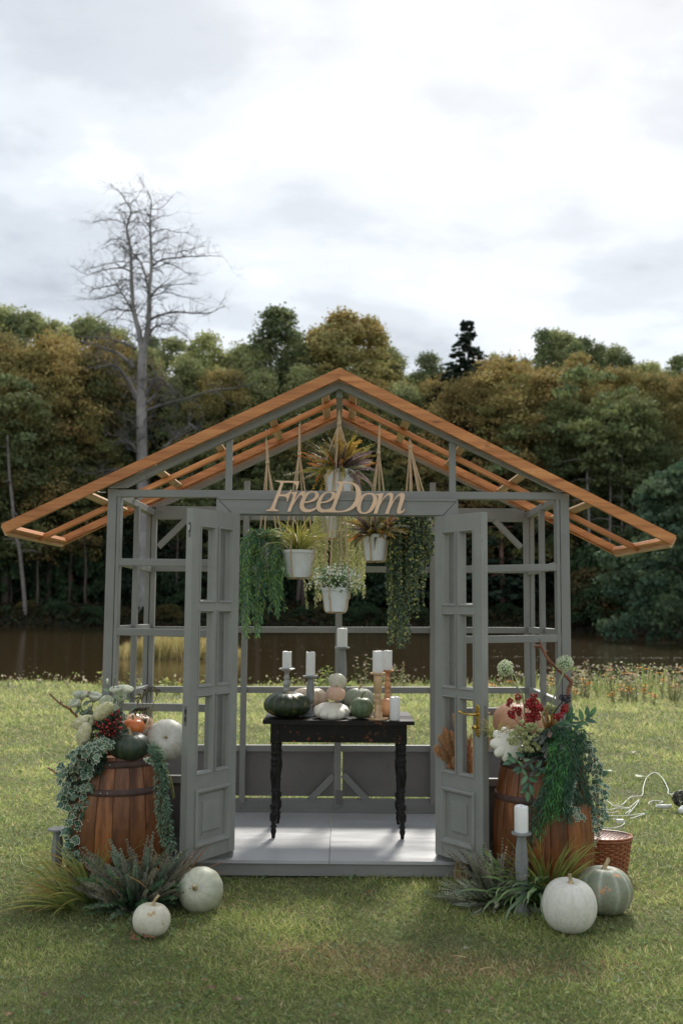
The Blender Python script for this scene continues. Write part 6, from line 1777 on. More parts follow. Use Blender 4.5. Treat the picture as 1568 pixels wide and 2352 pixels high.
stick('short brown stick poking out of the ivy lower on the left', [Z3(155, 1040, 5.42), Z3(200, 1065, 5.41), Z3(250, 1112, 5.4)], .0065)

# ------------------------------------------------------------------ right barrel dressing
stick('gnarled reddish brown branch rising behind the right bouquet', [Z4(690, 145, 5.5), Z4(740, 152, 5.5), Z4(790, 235, 5.5), Z4(870, 320, 5.5), Z4(960, 402, 5.5), Z4(945, 450, 5.5), Z4(938, 500, 5.5), Z4(930, 640, 5.5)], .0125,
      sub=[[Z4(745, 155, 5.5), Z4(735, 120, 5.5), Z4(726, 86, 5.5)], [Z4(890, 330, 5.5), Z4(860, 320, 5.49), Z4(828, 326, 5.48)], [Z4(958, 402, 5.5), Z4(968, 385, 5.5)]])
def allium(label, c, r, stem):
    t = thing('allium_flower', label, 'flower', stem[-1])
    n = 620; u = runit(n)
    pos = np.array(c) + u * rng.uniform(.78, 1.04, (n, 1)) * r
    V, F, C = place_leaves(ROUND * [1, 1, .8] - [.5, 0, 0], ROUNDF, pos, runit(n), u + rng.normal(0, .35, (n, 3)), rng.uniform(.006, .0105, n), pick([(.60, .68, .46), (.72, .76, .60), (.48, .58, .32), (.80, .82, .72)], n, .08))
    V2, F2 = sphere_vf(c, r * .62, 14, 10); 
    put('florets', V, F, M['petal'], t, C); put('core', V2, F2, M['stemgreen'], t)
    V, F = tube_vf(catmull(stem, 7), .0042, 7); put('stem', V, F, M['palestem'], t, None, True)
M['palestem'] = m_plain('pale_green_stem', (.30, .38, .20), .5, var=.1)
allium('round pale green allium on a curved stem, left of the two over the right barrel', Z4(480, 306, 5.42), px(19, 5.42), [Z4(490, 300, 5.40), Z4(522, 345, 5.39), Z4(540, 415, 5.40), Z4(595, 480, 5.42), Z4(612, 560, 5.44), Z4(622, 640, 5.46)])
allium('round pale green allium on a straight stem, right of the two over the right barrel', Z4(915, 272, 5.42), px(20, 5.42), [Z4(920, 285, 5.39), Z4(905, 340, 5.39), Z4(860, 450, 5.41), Z4(820, 570, 5.43), Z4(810, 640, 5.45)])
def berry_cluster_mesh(mat, n, rx_, r):
    mb = MB()
    for i in range(n):
        u = Vector(runit(1)[0]); p = Vector((u.x * rx_, u.y * rx_, u.z * rx_ * .8)) * random.uniform(.65, 1)
        mb.add(*sphere_vf(p, r * random.uniform(.8, 1.15), 7, 5))
    me = mb.mesh('berry_cluster', True); me.materials.append(M[mat]); return me
VB = [berry_cluster_mesh('redberry', 46, .0235, .0054) for _ in range(4)]
t = thing('red_berry_branch', 'dark red berry clusters on thin stems over the right barrel', 'berries', Z4(650, 740, 5.38))
hub = Z4(650, 760, 5.40)
for x, y, s in [(512, 548, .8), (500, 575, .6), (572, 520, .85), (520, 640, .9), (545, 605, .6), (572, 612, .8), (580, 640, .7), (530, 665, .7), (650, 560, 1), (690, 520, .95), (700, 555, .9), (670, 590, .9), (720, 590, 1), (735, 605, .8), (640, 580, .7), (690, 640, 1), (650, 660, 1), (715, 665, .9), (640, 700, .8), (670, 690, .9), (700, 620, .9)]:
    p = Z4(x, y, 5.32 + random.uniform(-.02, .05))
    o = link('berry_cluster', random.choice(VB), None, t, p - wloc(t)); s *= 1.0; o.scale = (s, s, s); o.rotation_euler = (random.random() * 6, random.random() * 6, 0)
    V, F = tube_vf(catmull([p, p.lerp(hub, .5) + Vector((0, 0, -.012)), hub], 4), .0015, 4); put('stem', V, F, M['twig'], t)
t = thing('red_berry_branch', 'small dark red berry sprig at the right below the blue black berries', 'berries', Z4(870, 690, 5.36))
for x, y, s in [(905, 600, .8), (920, 590, .6), (900, 630, .75), (880, 655, .75), (850, 665, .8), (925, 615, .6), (865, 680, .6)]:
    o = link('berry_cluster', random.choice(VB), None, t, Z4(x, y, 5.33 + random.uniform(-.02, .03)) - wloc(t)); o.scale = (s, s, s); o.rotation_euler = (random.random() * 6, random.random() * 6, 0)
t = thing('blue_berry_cluster', 'cluster of blue black berries on a dark stalk', 'berries', Z4(850, 640, 5.4))
for x, y, s in [(920, 520, 1.15), (945, 540, 1.0), (895, 515, 1), (925, 550, 1.05), (900, 540, .9), (950, 515, .8), (878, 528, .5)]:
    me = berry_cluster_mesh('blueberry', 26, .019, .0045); o = link('berry_cluster', me, None, t, Z4(x, y, 5.36 + random.uniform(-.02, .02)) - wloc(t)); o.scale = (s * .8,) * 3
V, F = tube_vf(catmull([Z4(895, 555, 5.37), Z4(860, 600, 5.38), Z4(830, 650, 5.4)], 5), .003, 6); put('stalk', V, F, M['dark'], t)
# sedum heads
def sedum(label, spots_, d, cols, rr=.016):
    t = thing('green_sedum', label, 'flower', Z4(spots_[0][0], spots_[0][1], d))
    for x, y in spots_:
        floret_cloud(t, Z4(x, y, d + random.uniform(-.02, .03)), (rr, rr * .8, rr * .8), 70, .0085, cols, 'flower_head', mat='petal')
SD = [(.46, .50, .23), (.58, .60, .32), (.36, .43, .18), (.62, .60, .34)]
sedum('pale green sedum heads under the red berries on the right barrel', [(545, 770), (520, 790), (560, 800), (590, 780), (540, 830), (580, 830), (620, 790), (650, 760), (640, 730), (680, 750), (610, 830), (640, 850), (690, 860), (715, 880), (725, 900), (650, 890), (635, 905), (600, 750), (660, 720), (700, 800), (700, 730), (660, 820), (625, 870), (530, 860), (510, 830), (600, 700), (570, 740), (730, 760), (560, 860), (590, 900), (670, 910), (610, 800)], 5.20, SD, .0175)
sedum('pale green sedum head behind the fern at the right bouquet', [(800, 590), (820, 600), (790, 620), (830, 625), (770, 600), (810, 635), (840, 600), (760, 640)], 5.44, [(.45, .48, .24), (.36, .40, .18), (.55, .56, .32)], .016)
# brown fern and heather fronds
t = thing('brown_fern', 'brown and purple serrated fronds hanging in the middle of the right bouquet', 'fern', Z4(800, 760, 5.34))
FC = [((.07, .07, .055), (.22, .20, .17)), ((.09, .07, .05), (.26, .17, .13)), ((.05, .06, .05), (.16, .17, .15))]
def frond_to(parent, a, b, sag, cols, ll=.017, npair=20, mat='leaf', up=Vector((0, -1, .3))):
    c0, c1 = random.choice(cols); mb = MB()
    mid = a.lerp(b, .5) + Vector((0, -.01, sag)); pts = catmull([a, mid, b], 6)
    mb.add(*tube_vf(pts, .0014, 3, False), [c * .6 for c in c0])
    pos, dirs, ups, sc, cc = [], [], [], [], []
    for k in range(npair):
        q = .08 + .92 * k / (npair - 1); f = q * (len(pts) - 1); i = min(int(f), len(pts) - 2); p = pts[i].lerp(pts[i + 1], f - i); tg = (pts[i + 1] - pts[i]).normalized(); sd = up.cross(tg).normalized()
        for s in (-1, 1):
            pos.append(p); dirs.append(tg * .7 + sd * s * .8 + up * .15); ups.append(up + sd * s * .3); sc.append(ll * (1.1 - .6 * q ** 2) * random.uniform(.8, 1.2)); cc.append(mixc(c0, c1, q * random.uniform(.6, 1.3)))
    V, F, C = place_leaves(ROUND * [1, .8, 1], ROUNDF, pos, dirs, ups, sc, cc); mb.add(V, F, C); mb.put('frond', M[mat], parent)
for (x0, y0, x1, y1, sg) in [(800, 770, 735, 860, .01), (810, 770, 800, 810, .01), (800, 820, 770, 960, .01), (830, 840, 920, 930, .015), (820, 850, 855, 1080, 0), (810, 860, 840, 1060, .01), (790, 940, 665, 1095, .0), (770, 970, 600, 1035, .02), (810, 860, 800, 1010, .0), (760, 790, 690, 840, .01), (850, 830, 900, 900, .01), (790, 830, 750, 920, 0)]:
    frond_to(t, Z4(x0, y0, 5.28), Z4(x1, y1, 5.17), sg, FC)
t = thing('orange_fern', 'upright orange brown fronds behind the sedum on the right barrel', 'fern', Z4(800, 770, 5.38))
OFc = [((.14, .10, .03), (.42, .20, .06)), ((.16, .15, .04), (.36, .28, .08)), ((.2, .08, .03), (.4, .16, .05))]
for (x0, y0, x1, y1) in [(800, 780, 775, 600), (805, 790, 820, 640), (810, 790, 850, 700), (790, 790, 745, 660), (820, 800, 880, 780), (795, 760, 760, 700), (830, 780, 835, 660)]:
    frond_to(t, Z4(x0, y0, 5.36), Z4(x1, y1, 5.33), .0, OFc, .013)
# laurel sprigs with big leaves
def leafy_branch(label, pts, leaves, size, parts=LEAFD, name='laurel_branch'):
    t = thing(name, label, 'greenery', pts[0]); off = wloc(t)
    V, F = tube_vf(catmull(pts, 6), .0022, 6); put('stem', V, F, M['twig'], t, None, True)
    for (p, q) in leaves:
        o = link('leaf', random.choice(parts), None, t, p - off); L = (q - p).length; o.scale = (L, L * random.uniform(.85, 1.1), L)
        orient(o, q - p, Vector((random.gauss(0, .3), -.8, random.gauss(.5, .3))))
    return t
L4 = lambda x0, y0, x1, y1, d=5.34: (Z4(x0, y0, d), Z4(x1, y1, d - .02))
leafy_branch('dark glossy leaves fanning out to the right above the trailing greenery', [Z4(880, 720, 5.36), Z4(950, 710, 5.36), Z4(1050, 690, 5.36), Z4(1130, 620, 5.36)],
    [L4(950, 715, 885, 700), L4(955, 710, 968, 650), L4(950, 720, 962, 775), L4(960, 715, 1025, 705), L4(955, 705, 870, 720), L4(960, 725, 1020, 755), L4(930, 680, 975, 590, 5.42), L4(920, 690, 990, 640, 5.43),
     L4(1040, 695, 1030, 610), L4(1060, 690, 1150, 695), L4(1070, 680, 1120, 640), L4(1080, 660, 1080, 590), L4(1100, 650, 1150, 600), L4(1050, 700, 1090, 730), L4(1020, 690, 970, 660, 5.4), L4(985, 740, 1050, 735), L4(1000, 720, 1075, 705)], .06)
leafy_branch('dark green leafy sprig hanging over the front of the right barrel', [Z4(640, 960, 5.26), Z4(600, 1020, 5.19), Z4(640, 1100, 5.16), Z4(650, 1220, 5.15)],
    [L4(600, 1040, 530, 1055, 5.17), L4(605, 1035, 578, 985, 5.17), L4(600, 1045, 635, 1100, 5.17), L4(600, 1050, 560, 1080, 5.17), L4(640, 1100, 590, 1160, 5.15), L4(645, 1110, 715, 1145, 5.15), L4(650, 1150, 600, 1200, 5.14), L4(655, 1160, 690, 1245, 5.14), L4(640, 1210, 645, 1290, 5.14), L4(640, 1200, 590, 1215, 5.14),
     L4(560, 1000, 500, 960, 5.2), L4(540, 990, 462, 1005, 5.2), L4(610, 990, 660, 975, 5.2), L4(700, 1040, 745, 985, 5.19), L4(735, 1055, 825, 1050, 5.19), L4(740, 1065, 700, 1100, 5.19), L4(720, 1040, 770, 1075, 5.19), L4(650, 1000, 690, 1060, 5.2), L4(520, 960, 500, 930, 5.21), L4(620, 960, 560, 930, 5.22), L4(670, 1130, 720, 1110, 5.16)], .06)
# dark filler foliage of the right bouquet
t = thing('bouquet_foliage', 'dark green filler leaves deep in the middle of the right bouquet', 'greenery', Z4(760, 860, 5.36))
for i in range(120):
    c = Z4(random.uniform(640, 970), random.uniform(760, 960), 5.34 + random.uniform(-.05, .1)); a = random.random() * 6.28; L = random.uniform(.03, .08)
    e = c + Vector((math.cos(a) * L, -.04, math.sin(a) * L * .8)); strand(t, [c, c.lerp(e, .5) + Vector((0, -.01, .01)), e], lance(.42), LANCEF, .011, .028, [(.035, .08, .05), (.05, .11, .06), (.03, .06, .04), (.07, .10, .06)], per=2)
# trailing green masses
t = thing('trailing_willow_greenery', 'dense mass of trailing narrow green leaves down the front of the right barrel', 'greenery', Z4(900, 820, 5.3))
BR_ = [(.08, .27, .07), (.12, .34, .10), (.07, .20, .08)]; DKG = [(.045, .12, .07), (.07, .16, .09), (.035, .09, .06)]
for i in range(112):
    x0 = random.uniform(790, 1060); q = (x0 - 800) / 210
    x1 = random.uniform(640, 930) if random.random() < .5 else random.uniform(830, 1110); y1 = random.uniform(1100, 1450) if x1 > 760 else random.uniform(1350, 1640)
    if x1 > 980: y1 = random.uniform(1100, 1330)
    y0 = random.uniform(740, 900)
    bright = 700 < x1 < 890 and y1 > 1100
    d1 = 5.14 + max(0, x1 - 930) * .0009
    ps = [Z4(x0, y0, 5.34), Z4(x0 + (x1 - x0) * .15, y0 + 80, 5.22), Z4(x0 + (x1 - x0) * .5, (y0 + y1) / 2, d1), Z4(x1, y1, d1 + random.uniform(-.03, .03))]
    strand(t, ps, lance(.17 if not bright else .15), LANCEF, .0115, .032, BR_ if bright and random.random() < .8 else DKG, per=2, spread=.7)
for i in range(26):
    a = random.uniform(-.6, 3.4); L = random.uniform(.08, .16); c = Z4(900 + random.uniform(-60, 60), 830, 5.3)
    e = c + Vector((math.cos(a) * L, random.uniform(-.1, .02), math.sin(a) * L * .5)); strand(t, [c, c.lerp(e, .5) + Vector((0, -.02, .02)), e], lance(.16), LANCEF, .009, .030, DKG, per=2)
pts = [Z4(1090, 860, 5.38), Z4(1130, 1000, 5.38), Z4(1150, 1150, 5.38), Z4(1140, 1300, 5.38), Z4(1130, 1420, 5.38), Z4(1090, 1540, 5.38), Z4(1060, 1680, 5.38)]
iv = ivy('variegated ivy hanging at the right side of the right barrel', pts, [.015, .035, .052, .056, .055, .048, .035], 200, .027, depthj=.04)
for x, y in ((965, 1150), (970, 1200), (960, 1250), (985, 1340), (1000, 1380), (1020, 1350), (1010, 1400), (975, 1130), (950, 1290), (1040, 1390), (990, 1360)):
    for q in range(2):
        o = link('leaf', random.choice(IVY), None, iv, Z4(x + random.uniform(-12, 12), y + random.uniform(-12, 12), 5.13 + (x - 950) * .0012) - wloc(iv)); s = .024; o.scale = (s, s, s)
        orient(o, (random.gauss(0, .6), -.3, -.8), (0, -1, .4))
# little grass tuft behind the pattypan
blade_clump('sedge_tuft', 'thin yellow green sedge beside the white pattypan squash on the right barrel', 'grass plant', Z4(415, 840, 5.36), 80, (.10, .18), .005, (.1, .9), (.6, 1.8), [((.30, .34, .10), (.58, .56, .20)), ((.26, .29, .10), (.62, .46, .20))], spread=.02)

# ------------------------------------------------------------------ plants on the grass
CX = [((.24, .33, .09), (.58, .44, .14)), ((.24, .33, .09), (.42, .42, .13)), ((.27, .36, .10), (.52, .20, .08)), ((.15, .22, .07), (.36, .36, .11))]
def gz(u, v): p = G(u, v, 0); return Vector((p.x, p.y, -.005))
t = blade_clump('sedge_plant', 'arching green and russet sedge before the left ivy', 'grass plant', gz(214, 2075), 150, (.28, .46), .0105, (.05, .9), (.5, 1.7), CX, spread=.05)
t = blade_clump('sedge_plant', 'low sprawling sedge at the far left, leaning out over the lawn', 'grass plant', gz(172, 2090), 120, (.24, .40), .0085, (.45, 1.25), (.4, 1.2), CX, az=(2.2, 4.6), spread=.04)
t = blade_clump('sedge_plant', 'small sedge with red tips between dark fern and left door', 'grass plant', gz(392, 2080), 120, (.20, .36), .0105, (.05, .8), (.4, 1.6), [((.08, .14, .05), (.30, .12, .08)), ((.10, .17, .06), (.24, .22, .08))], spread=.03)
DF_ = [((.08, .13, .08), (.25, .32, .23)), ((.09, .11, .07), (.27, .25, .19)), ((.06, .14, .07), (.18, .32, .17)), ((.10, .12, .09), (.38, .39, .32))]
t = thing('dark_fern', 'dark grey green and purple serrated fern before the left barrel', 'fern', gz(318, 2085))
frond_clump(t.location, 150, (.22, .34), (.05, 1.2), (.1, .8), DF_, t, az=(2.6, 6.8), spread=.07, ll=.026, npair=20)
frond_clump(t.location, 30, (.16, .25), (1.0, 1.45), (.0, .4), DF_, t, spread=.04, ll=.021, npair=18)
t = thing('grey_fern', 'grey green serrated fern at the foot of the right door', 'fern', gz(1140, 2080))
GF = [((.15, .20, .15), (.46, .50, .42)), ((.13, .15, .11), (.36, .31, .26)), ((.18, .23, .16), (.52, .55, .43)), ((.14, .18, .10), (.40, .44, .28))]
frond_clump(t.location, 110, (.20, .32), (.1, 1.3), (.0, .7), GF, t, spread=.05, ll=.021, npair=18)
frond_clump(t.location, 26, (.22, .32), (.9, 1.4), (.0, .3), GF, t, az=(2.4, 3.9), spread=.04, ll=.021, npair=18)
blade_clump('sedge_plant', 'arching sedge with red tips before the right barrel, behind the white pumpkin', 'grass plant', gz(1256, 2082), 200, (.28, .44), .010, (.05, .7), (.4, 1.4), [((.15, .27, .07), (.38, .42, .11)), ((.20, .31, .08), (.52, .18, .08))], az=(2.9, 6.5), spread=.04)
blade_clump('spider_plant', 'broad wavy green leaves around the foot of the tall candle stand', 'grass plant', gz(1205, 2080), 90, (.24, .40), .024, (.2, 1.1), (.5, 1.6), [((.11, .24, .08), (.24, .38, .13)), ((.10, .20, .08), (.30, .42, .20))], spread=.03, wave=.35, edge=(.25, .33, .16), az=(1.9, 5.4))
blade_clump('spider_plant', 'drooping broad grey green leaves left of the large white pumpkin', 'grass plant', Vector(gz(1240, 2092)) + Vector((0, -.03, .10)), 30, (.22, .34), .022, (.7, 1.3), (1.0, 1.9), [((.17, .27, .16), (.32, .43, .28)), ((.12, .24, .08), (.34, .45, .24))], spread=.03, wave=.3, az=(3.4, 5.6))
# pampas
t = thing('pampas_bundle', 'bundle of tan pampas plumes standing behind the right door', 'dried grass', (P(1058, 2015, 5.80).x, -.10, 0))
PC = [(.70, .43, .24), (.78, .52, .31), (.62, .36, .18), (.84, .62, .40)]
base = wloc(t)
def plume(a, b):
    pts = catmull([a, a.lerp(b, .6) + Vector((random.gauss(0, .01), random.gauss(0, .01), 0)), b], 5)
    V, F = tube_vf([base + Vector((random.uniform(-.03, .03), random.uniform(-.01, .02), 0)), a], .0018, 4); put('stem', V, F, M['straw'], t)
    n = 650; q = rng.random(n) ** .9; idx_ = q * (len(pts) - 1); P_ = np.array([tuple(p) for p in pts]); i0 = np.minimum(idx_.astype(int), len(pts) - 2); fr = (idx_ - i0)[:, None]
    pos = P_[i0] * (1 - fr) + P_[i0 + 1] * fr; tg = np.array((b - a).normalized())
    u = runit(n); w = (np.sin(np.pi * (q * .92 + .06)) ** .7)[:, None]
    V, F, C = place_leaves(lance(.22), LANCEF, pos + u * .015 * w, tg * .8 + u * .55 + [0, 0, .2], u, rng.uniform(.014, .028, n) * w[:, 0], pick(PC, n, .2))
    put('plume', V, F, M['petal'], t, C)
M['straw'] = m_plain('straw_stem', (.46, .34, .18), .8, var=.3)
for (u0, v0, u1, v1) in [(1040, 1790, 1008, 1690), (1045, 1790, 1022, 1672), (1046, 1780, 1034, 1680), (1050, 1790, 1030, 1720), (1052, 1760, 1040, 1640), (1058, 1800, 1048, 1700), (1062, 1790, 1060, 1690), (1070, 1800, 1067, 1684), (1072, 1800, 1076, 1700), (1078, 1810, 1083, 1686), (1084, 1800, 1093, 1700), (1066, 1810, 1064, 1730), (1080, 1820, 1079, 1740), (1090, 1800, 1120, 1700), (1055, 1810, 1040, 1740), (1095, 1790, 1128, 1692), (1074, 1830, 1070, 1760), (1048, 1830, 1030, 1760)]:
    dd = (5.845 if u0 < 1055 else 5.79) + random.uniform(-.005, .015)
    if u0 < 1055: v0 = min(v0, 1752)
    plume(P(u0, v0, dd), P(u1, v1, dd - (.04 if u0 < 1055 else 0)))
for k in range(9):
    u0 = 1034 + k * 1.6; plume(P(u0, 1756, 5.845), P(1006 + k * 4.2, 1650 + random.uniform(0, 60) + (20 if k < 3 else 0), 5.80))
for i in range(34):
    b = base + Vector((random.uniform(-.045, .045), random.uniform(-.03, .03), -.01)); V, F = tube_vf([b, base + Vector((random.uniform(-.02, .02), random.uniform(-.01, .02), .35))], .0022, 4); put('stem', V, F, M['straw'], t)
for a, b in ((( 1030, 2005), (1012, 2030)), ((1040, 2010), (1048, 2030))):
    V, F = tube_vf([P(a[0], a[1], 5.72), G(b[0], b[1], .01)], .0016, 4); put('stem', V, F, M['straw'], t)

# ------------------------------------------------------------------ wicker basket
bx, by = P(1385, 1950, 5.95).x, .05
t = thing('wicker_basket', 'lidded brown wicker picnic basket behind the grey green pumpkin', 'basket', (bx, by, 0))
A0, B0, A1, B1, HB = .128, .10, .160, .125, .215
def oval(t_, z, da=0):
    q = z / HB; a = A0 + (A1 - A0) * q + da; b = B0 + (B1 - B0) * q + da
    return Vector((a * math.cos(t_), b * math.sin(t_), z))
NST = 30
for i in range(NST):
    a = 6.283 * i / NST
    V, F = tube_vf([oval(a, z) for z in np.linspace(0, HB, 5)], .0028, 5); link('stake', mesh_np('stake', V, F, None), M['wicker'], t)
rows = 17
for r in range(rows):
    z = HB * (r + .5) / rows; n = NST * 4
    V, F = [], []
    for k in range(n):
        a = 6.283 * k / n; off = .0045 * math.sin(a * NST / 2 + (math.pi if r % 2 else 0) + math.pi / 2)
        c = oval(a, z, off); o_ = oval(a, z, off + .0022)
        h = HB / rows * .46
        V += [(c.x, c.y, z - h), (o_.x, o_.y, z - h * .5), (o_.x, o_.y, z + h * .5), (c.x, c.y, z + h)]
    for k in range(n):
        j = (k + 1) % n
        for q in range(3): F.append((k * 4 + q, j * 4 + q, j * 4 + q + 1, k * 4 + q + 1))
    link('weave', mesh_np('weave', V, F, None, False), M['wicker'], t)
for z, r in ((.004, .006), (HB, .0075), (HB + .014, .0065)):
    V, F = tube_vf([oval(6.283 * k / 48, z, .003) for k in range(49)], r, 7, False); link('rim', mesh_np('rim', V, F, None, True), M['wicker'], t)
V = [(0, 0, HB + .030)] + [tuple(oval(6.283 * k / 48, HB + .015, -.02)) for k in range(48)] + [tuple(oval(6.283 * k / 48, HB + .012, 0)) for k in range(48)]
F = [(0, 1 + k, 1 + (k + 1) % 48) for k in range(48)] + [(1 + k, 49 + k, 49 + (k + 1) % 48, 1 + (k + 1) % 48) for k in range(48)]
lid = link('lid', mesh_np('lid', V, F, None, True), M['wickerlid'] if 'wickerlid' in M else M['wicker'], t)
def lidz(x, y): q = (x / A1) ** 2 + (y / B1) ** 2; return HB + .031 - .016 * q
for s in (-1, 1):
    for k in range(-7, 8):
        pts = []
        for q in np.linspace(-1, 1, 13):
            x = k * .026 + q * .07; y = s * q * .10
            if (x / A1) ** 2 + (y / B1) ** 2 < .93: pts.append((x, y, lidz(x, y) + .001))
        if len(pts) > 1: V, F = tube_vf(pts, .0016, 4); link('lid_lacing', mesh_np('lid_lacing', V, F, None), M['dark'], t)
hp = [Vector((-.05 + 0 * q, 0, 0)) for q in range(1)]
h0 = P(1340, 1945, 5.86); h1 = P(1338, 1850, 5.86); h2 = P(1355, 1832, 5.90); h3 = P(1371, 1850, 5.96); h4 = P(1373, 1915, 5.98)
hp = catmull([h0, h0.lerp(h1, .6), h1, h2, h3, h4], 10)
V, F = tube_vf(hp, [.0085 + .0012 * math.sin(i * 2.2) for i in range(len(hp))], 8); put('handle', V, F, M['wicker'], t, None, False)

# ------------------------------------------------------------------ cables on the lawn
def Z6(x, y): 
    p = G(1200.5 + .2344 * x, 1378 + .2344 * y, .015); return Vector((p.x, p.y, float(gh(p.x, p.y)) + .022))
def cable(label, pts, r=.0045, mat='cable', lift_=None, name='cable'):
    P_ = [Z6(*p) for p in pts]
    if lift_:
        for i, z in lift_.items(): P_[i].z += z
    V, F = tube_vf(catmull(P_, 7), r, 6); o = put(name, V, F, M[mat], None, None, True)
    return tag(o, label, 'cable')
cable('white cable making a wide arch across the lawn at the right', [(900, 2005), (970, 1998), (1060, 1930), (1165, 1918), (1180, 1850), (1215, 1765), (1290, 1722), (1360, 1760), (1420, 1860), (1428, 1910), (1520, 1898), (1545, 1930)], .0036)
cable('white cable curling beside the ivy, uppermost of the tangled ones', [(760, 1965), (830, 1970), (890, 2010), (950, 2018), (1050, 2040), (1000, 2085)], .0033)
cable('white cable in the middle of the tangle beside the basket', [(780, 2030), (850, 2045), (920, 2030), (1030, 2030), (1120, 1965), (1135, 1958), (1100, 2010), (1030, 2090)], .003)
cable('white cable running straight across below the tangle', [(770, 2095), (900, 2108), (1050, 2100), (1190, 2085), (1100, 2120), (1050, 2135)], .0038)
cable('white cable with a plug lying nearest to the basket', [(740, 2235), (860, 2235), (930, 2225), (985, 2195), (990, 2175), (960, 2168)], .0033)
cable('white cable end just left of the tangle, short and bent', [(790, 2060), (860, 2075), (925, 2062)], .003)
p = Z6(950, 2168); mb = MB(); mb.add(*box_vf(p + Vector((0, 0, .006)), (.05, .03, .022))); mb.add(*tube_vf([p + Vector((.025, 0, .006)), p + Vector((.045, 0, .006))], .003, 6)); mb.add(*tube_vf([p + Vector((-.02, .01, .012)), p + Vector((-.045, .012, .02))], .006, 6))
tag(mb.put('cable_plug', M['cable']), 'white plug at the end of the nearest cable on the lawn', 'plug')
cable('thin black wire looping on the lawn between white cable and dark bundle', [(1350, 1990), (1300, 1968), (1265, 1985), (1260, 2030), (1300, 2060), (1400, 2055), (1480, 2085), (1530, 2080)], .0028, 'blackcable')
cable('white loop of cable by the black wire', [(1235, 2000), (1240, 1975), (1300, 1965), (1370, 1975), (1330, 1992)], .003)
p = Z6(1385, 2035); V, F = tube_vf([p - Vector((.06, 0, -.01)), p + Vector((.06, .01, .01))], .016, 10); tag(put('cable_connector', V, F, M['cable'], None, None, True), 'white round connector on the black wire', 'connector')
p = Z6(1540, 2040); mb = MB()
for i in range(26):
    a = [Vector((math.cos(q * 6.283 / 14 + i), math.sin(q * 6.283 / 14 + i) * (1 if i % 2 else .6), 0)) for q in range(15)]
    R3 = Euler((random.random() * 3, random.random() * 3, 0)).to_matrix(); mb.add(*tube_vf([p + Vector((0, 0, .07)) + R3 @ (v * random.uniform(.052, .062)) for v in a], .0026, 4, False))
tag(mb.put('wire_bundle', M['blackcable']), 'tangled ball of dark wire on the lawn at the right edge', 'wire bundle')
for q, (x, y) in enumerate([(1545, 2090), (1560, 2070)]):
    p = Z6(x, y); mb = MB(); mb.add(*sphere_vf(p + Vector((0, -.01, .02)), .022, 10, 7)); tag(mb.put('light_bulb', M['plastic'], None, True), ['small white bulb under the ball of dark wire', 'small white bulb touching the right side of the dark wire ball'][q], 'bulb')
# cord at the left edge
V, F = tube_vf(catmull([G(48, 1965, .01), G(52, 1985, .012), G(75, 1995, .02), G(110, 1998, .02), G(150, 1990, .015)], 6), .003, 5); tag(put('cable', V, F, M['palestem']), 'thin pale cord on the lawn beside the empty candle stand', 'cord')
# fallen leaves on the lawn
def fallen(u, v, s, label, cols, grp=None):
    s *= 1.25
    p = G(u, v, .02); z = float(gh(p.x, p.y)) + .028
    a = random.random() * 6.28; V, C = [], []
    n = 9; c0 = random.choice(cols)
    for k in range(n):
        q = 6.283 * k / n; r = s * (1 if k % 2 else .62) * random.uniform(.8, 1.15); V.append((p.x + math.cos(q + a) * r, p.y + math.sin(q + a) * r * .8, z + random.uniform(-.006, .010))); C.append([c * random.uniform(.7, 1.2) for c in c0])
    V.append((p.x, p.y, z + .006)); C.append(c0)
    tag(put('fallen_leaf', V, [(k, (k + 1) % n, n) for k in range(n)], M['leaf'], None, C), label, 'leaf', grp)
BRN = [(.24, .15, .08), (.30, .20, .11), (.17, .10, .06)]; GRN = [(.30, .34, .24), (.36, .38, .30), (.2, .3, .12)]
for (u, v, s) in [(482, 2275, .022), (468, 2258, .014), (545, 2300, .022), (390, 2266, .014), (655, 2190, .018), (310, 2310, .015), (1025, 2345 - 15, .02), (1168, 2268, .015), (20, 2335, .018), (185, 2300, .012), (100, 2290, .016), (765, 2338, .012), (540, 2232, .012), (1130, 2300, .012), (560, 1970 + 135, .010), (845, 2052, .014)]:
    fallen(u, v, s, 'small brown fallen leaf lying on the mown grass in the foreground', BRN, 'brown leaves scattered on the lawn')
for (u, v, s) in [(108, 2330, .016), (1072, 2183, .018), (395, 2150, .014), (70, 1965 + 80, .02), (1420, 2260, .012)]:
    fallen(u, v, s, 'small pale green leaf lying on the grass', GRN, 'pale leaves scattered on the lawn')
for (u, v, s) in [(1470, 2120 - 330, .05), (1395, 1780, .04), (1300 + 150, 1740, .04)]:
    fallen(u, v, s, 'pale broad leaf lying on the rough grass at the right', GRN, 'pale broad leaves on the rough grass')
def straw(u0, v0, u1, v1, lab):
    a, b = G(u0, v0, .03), G(u1, v1, .03); V, F = tube_vf([a, a.lerp(b, .5) + Vector((0, 0, .004)), b], .0024, 5); tag(put('straw_stalk', V, F, M['straw']), lab, 'straw')
straw(1033, 2197, 1070, 2200, 'pale straw stalk lying on the grass right of centre'); straw(1100, 2228, 1132, 2224, 'thin straw stalk nearest the right bottom of the lawn'); straw(548, 2068, 572, 2078, 'short orange straw on the grass in front of the step')
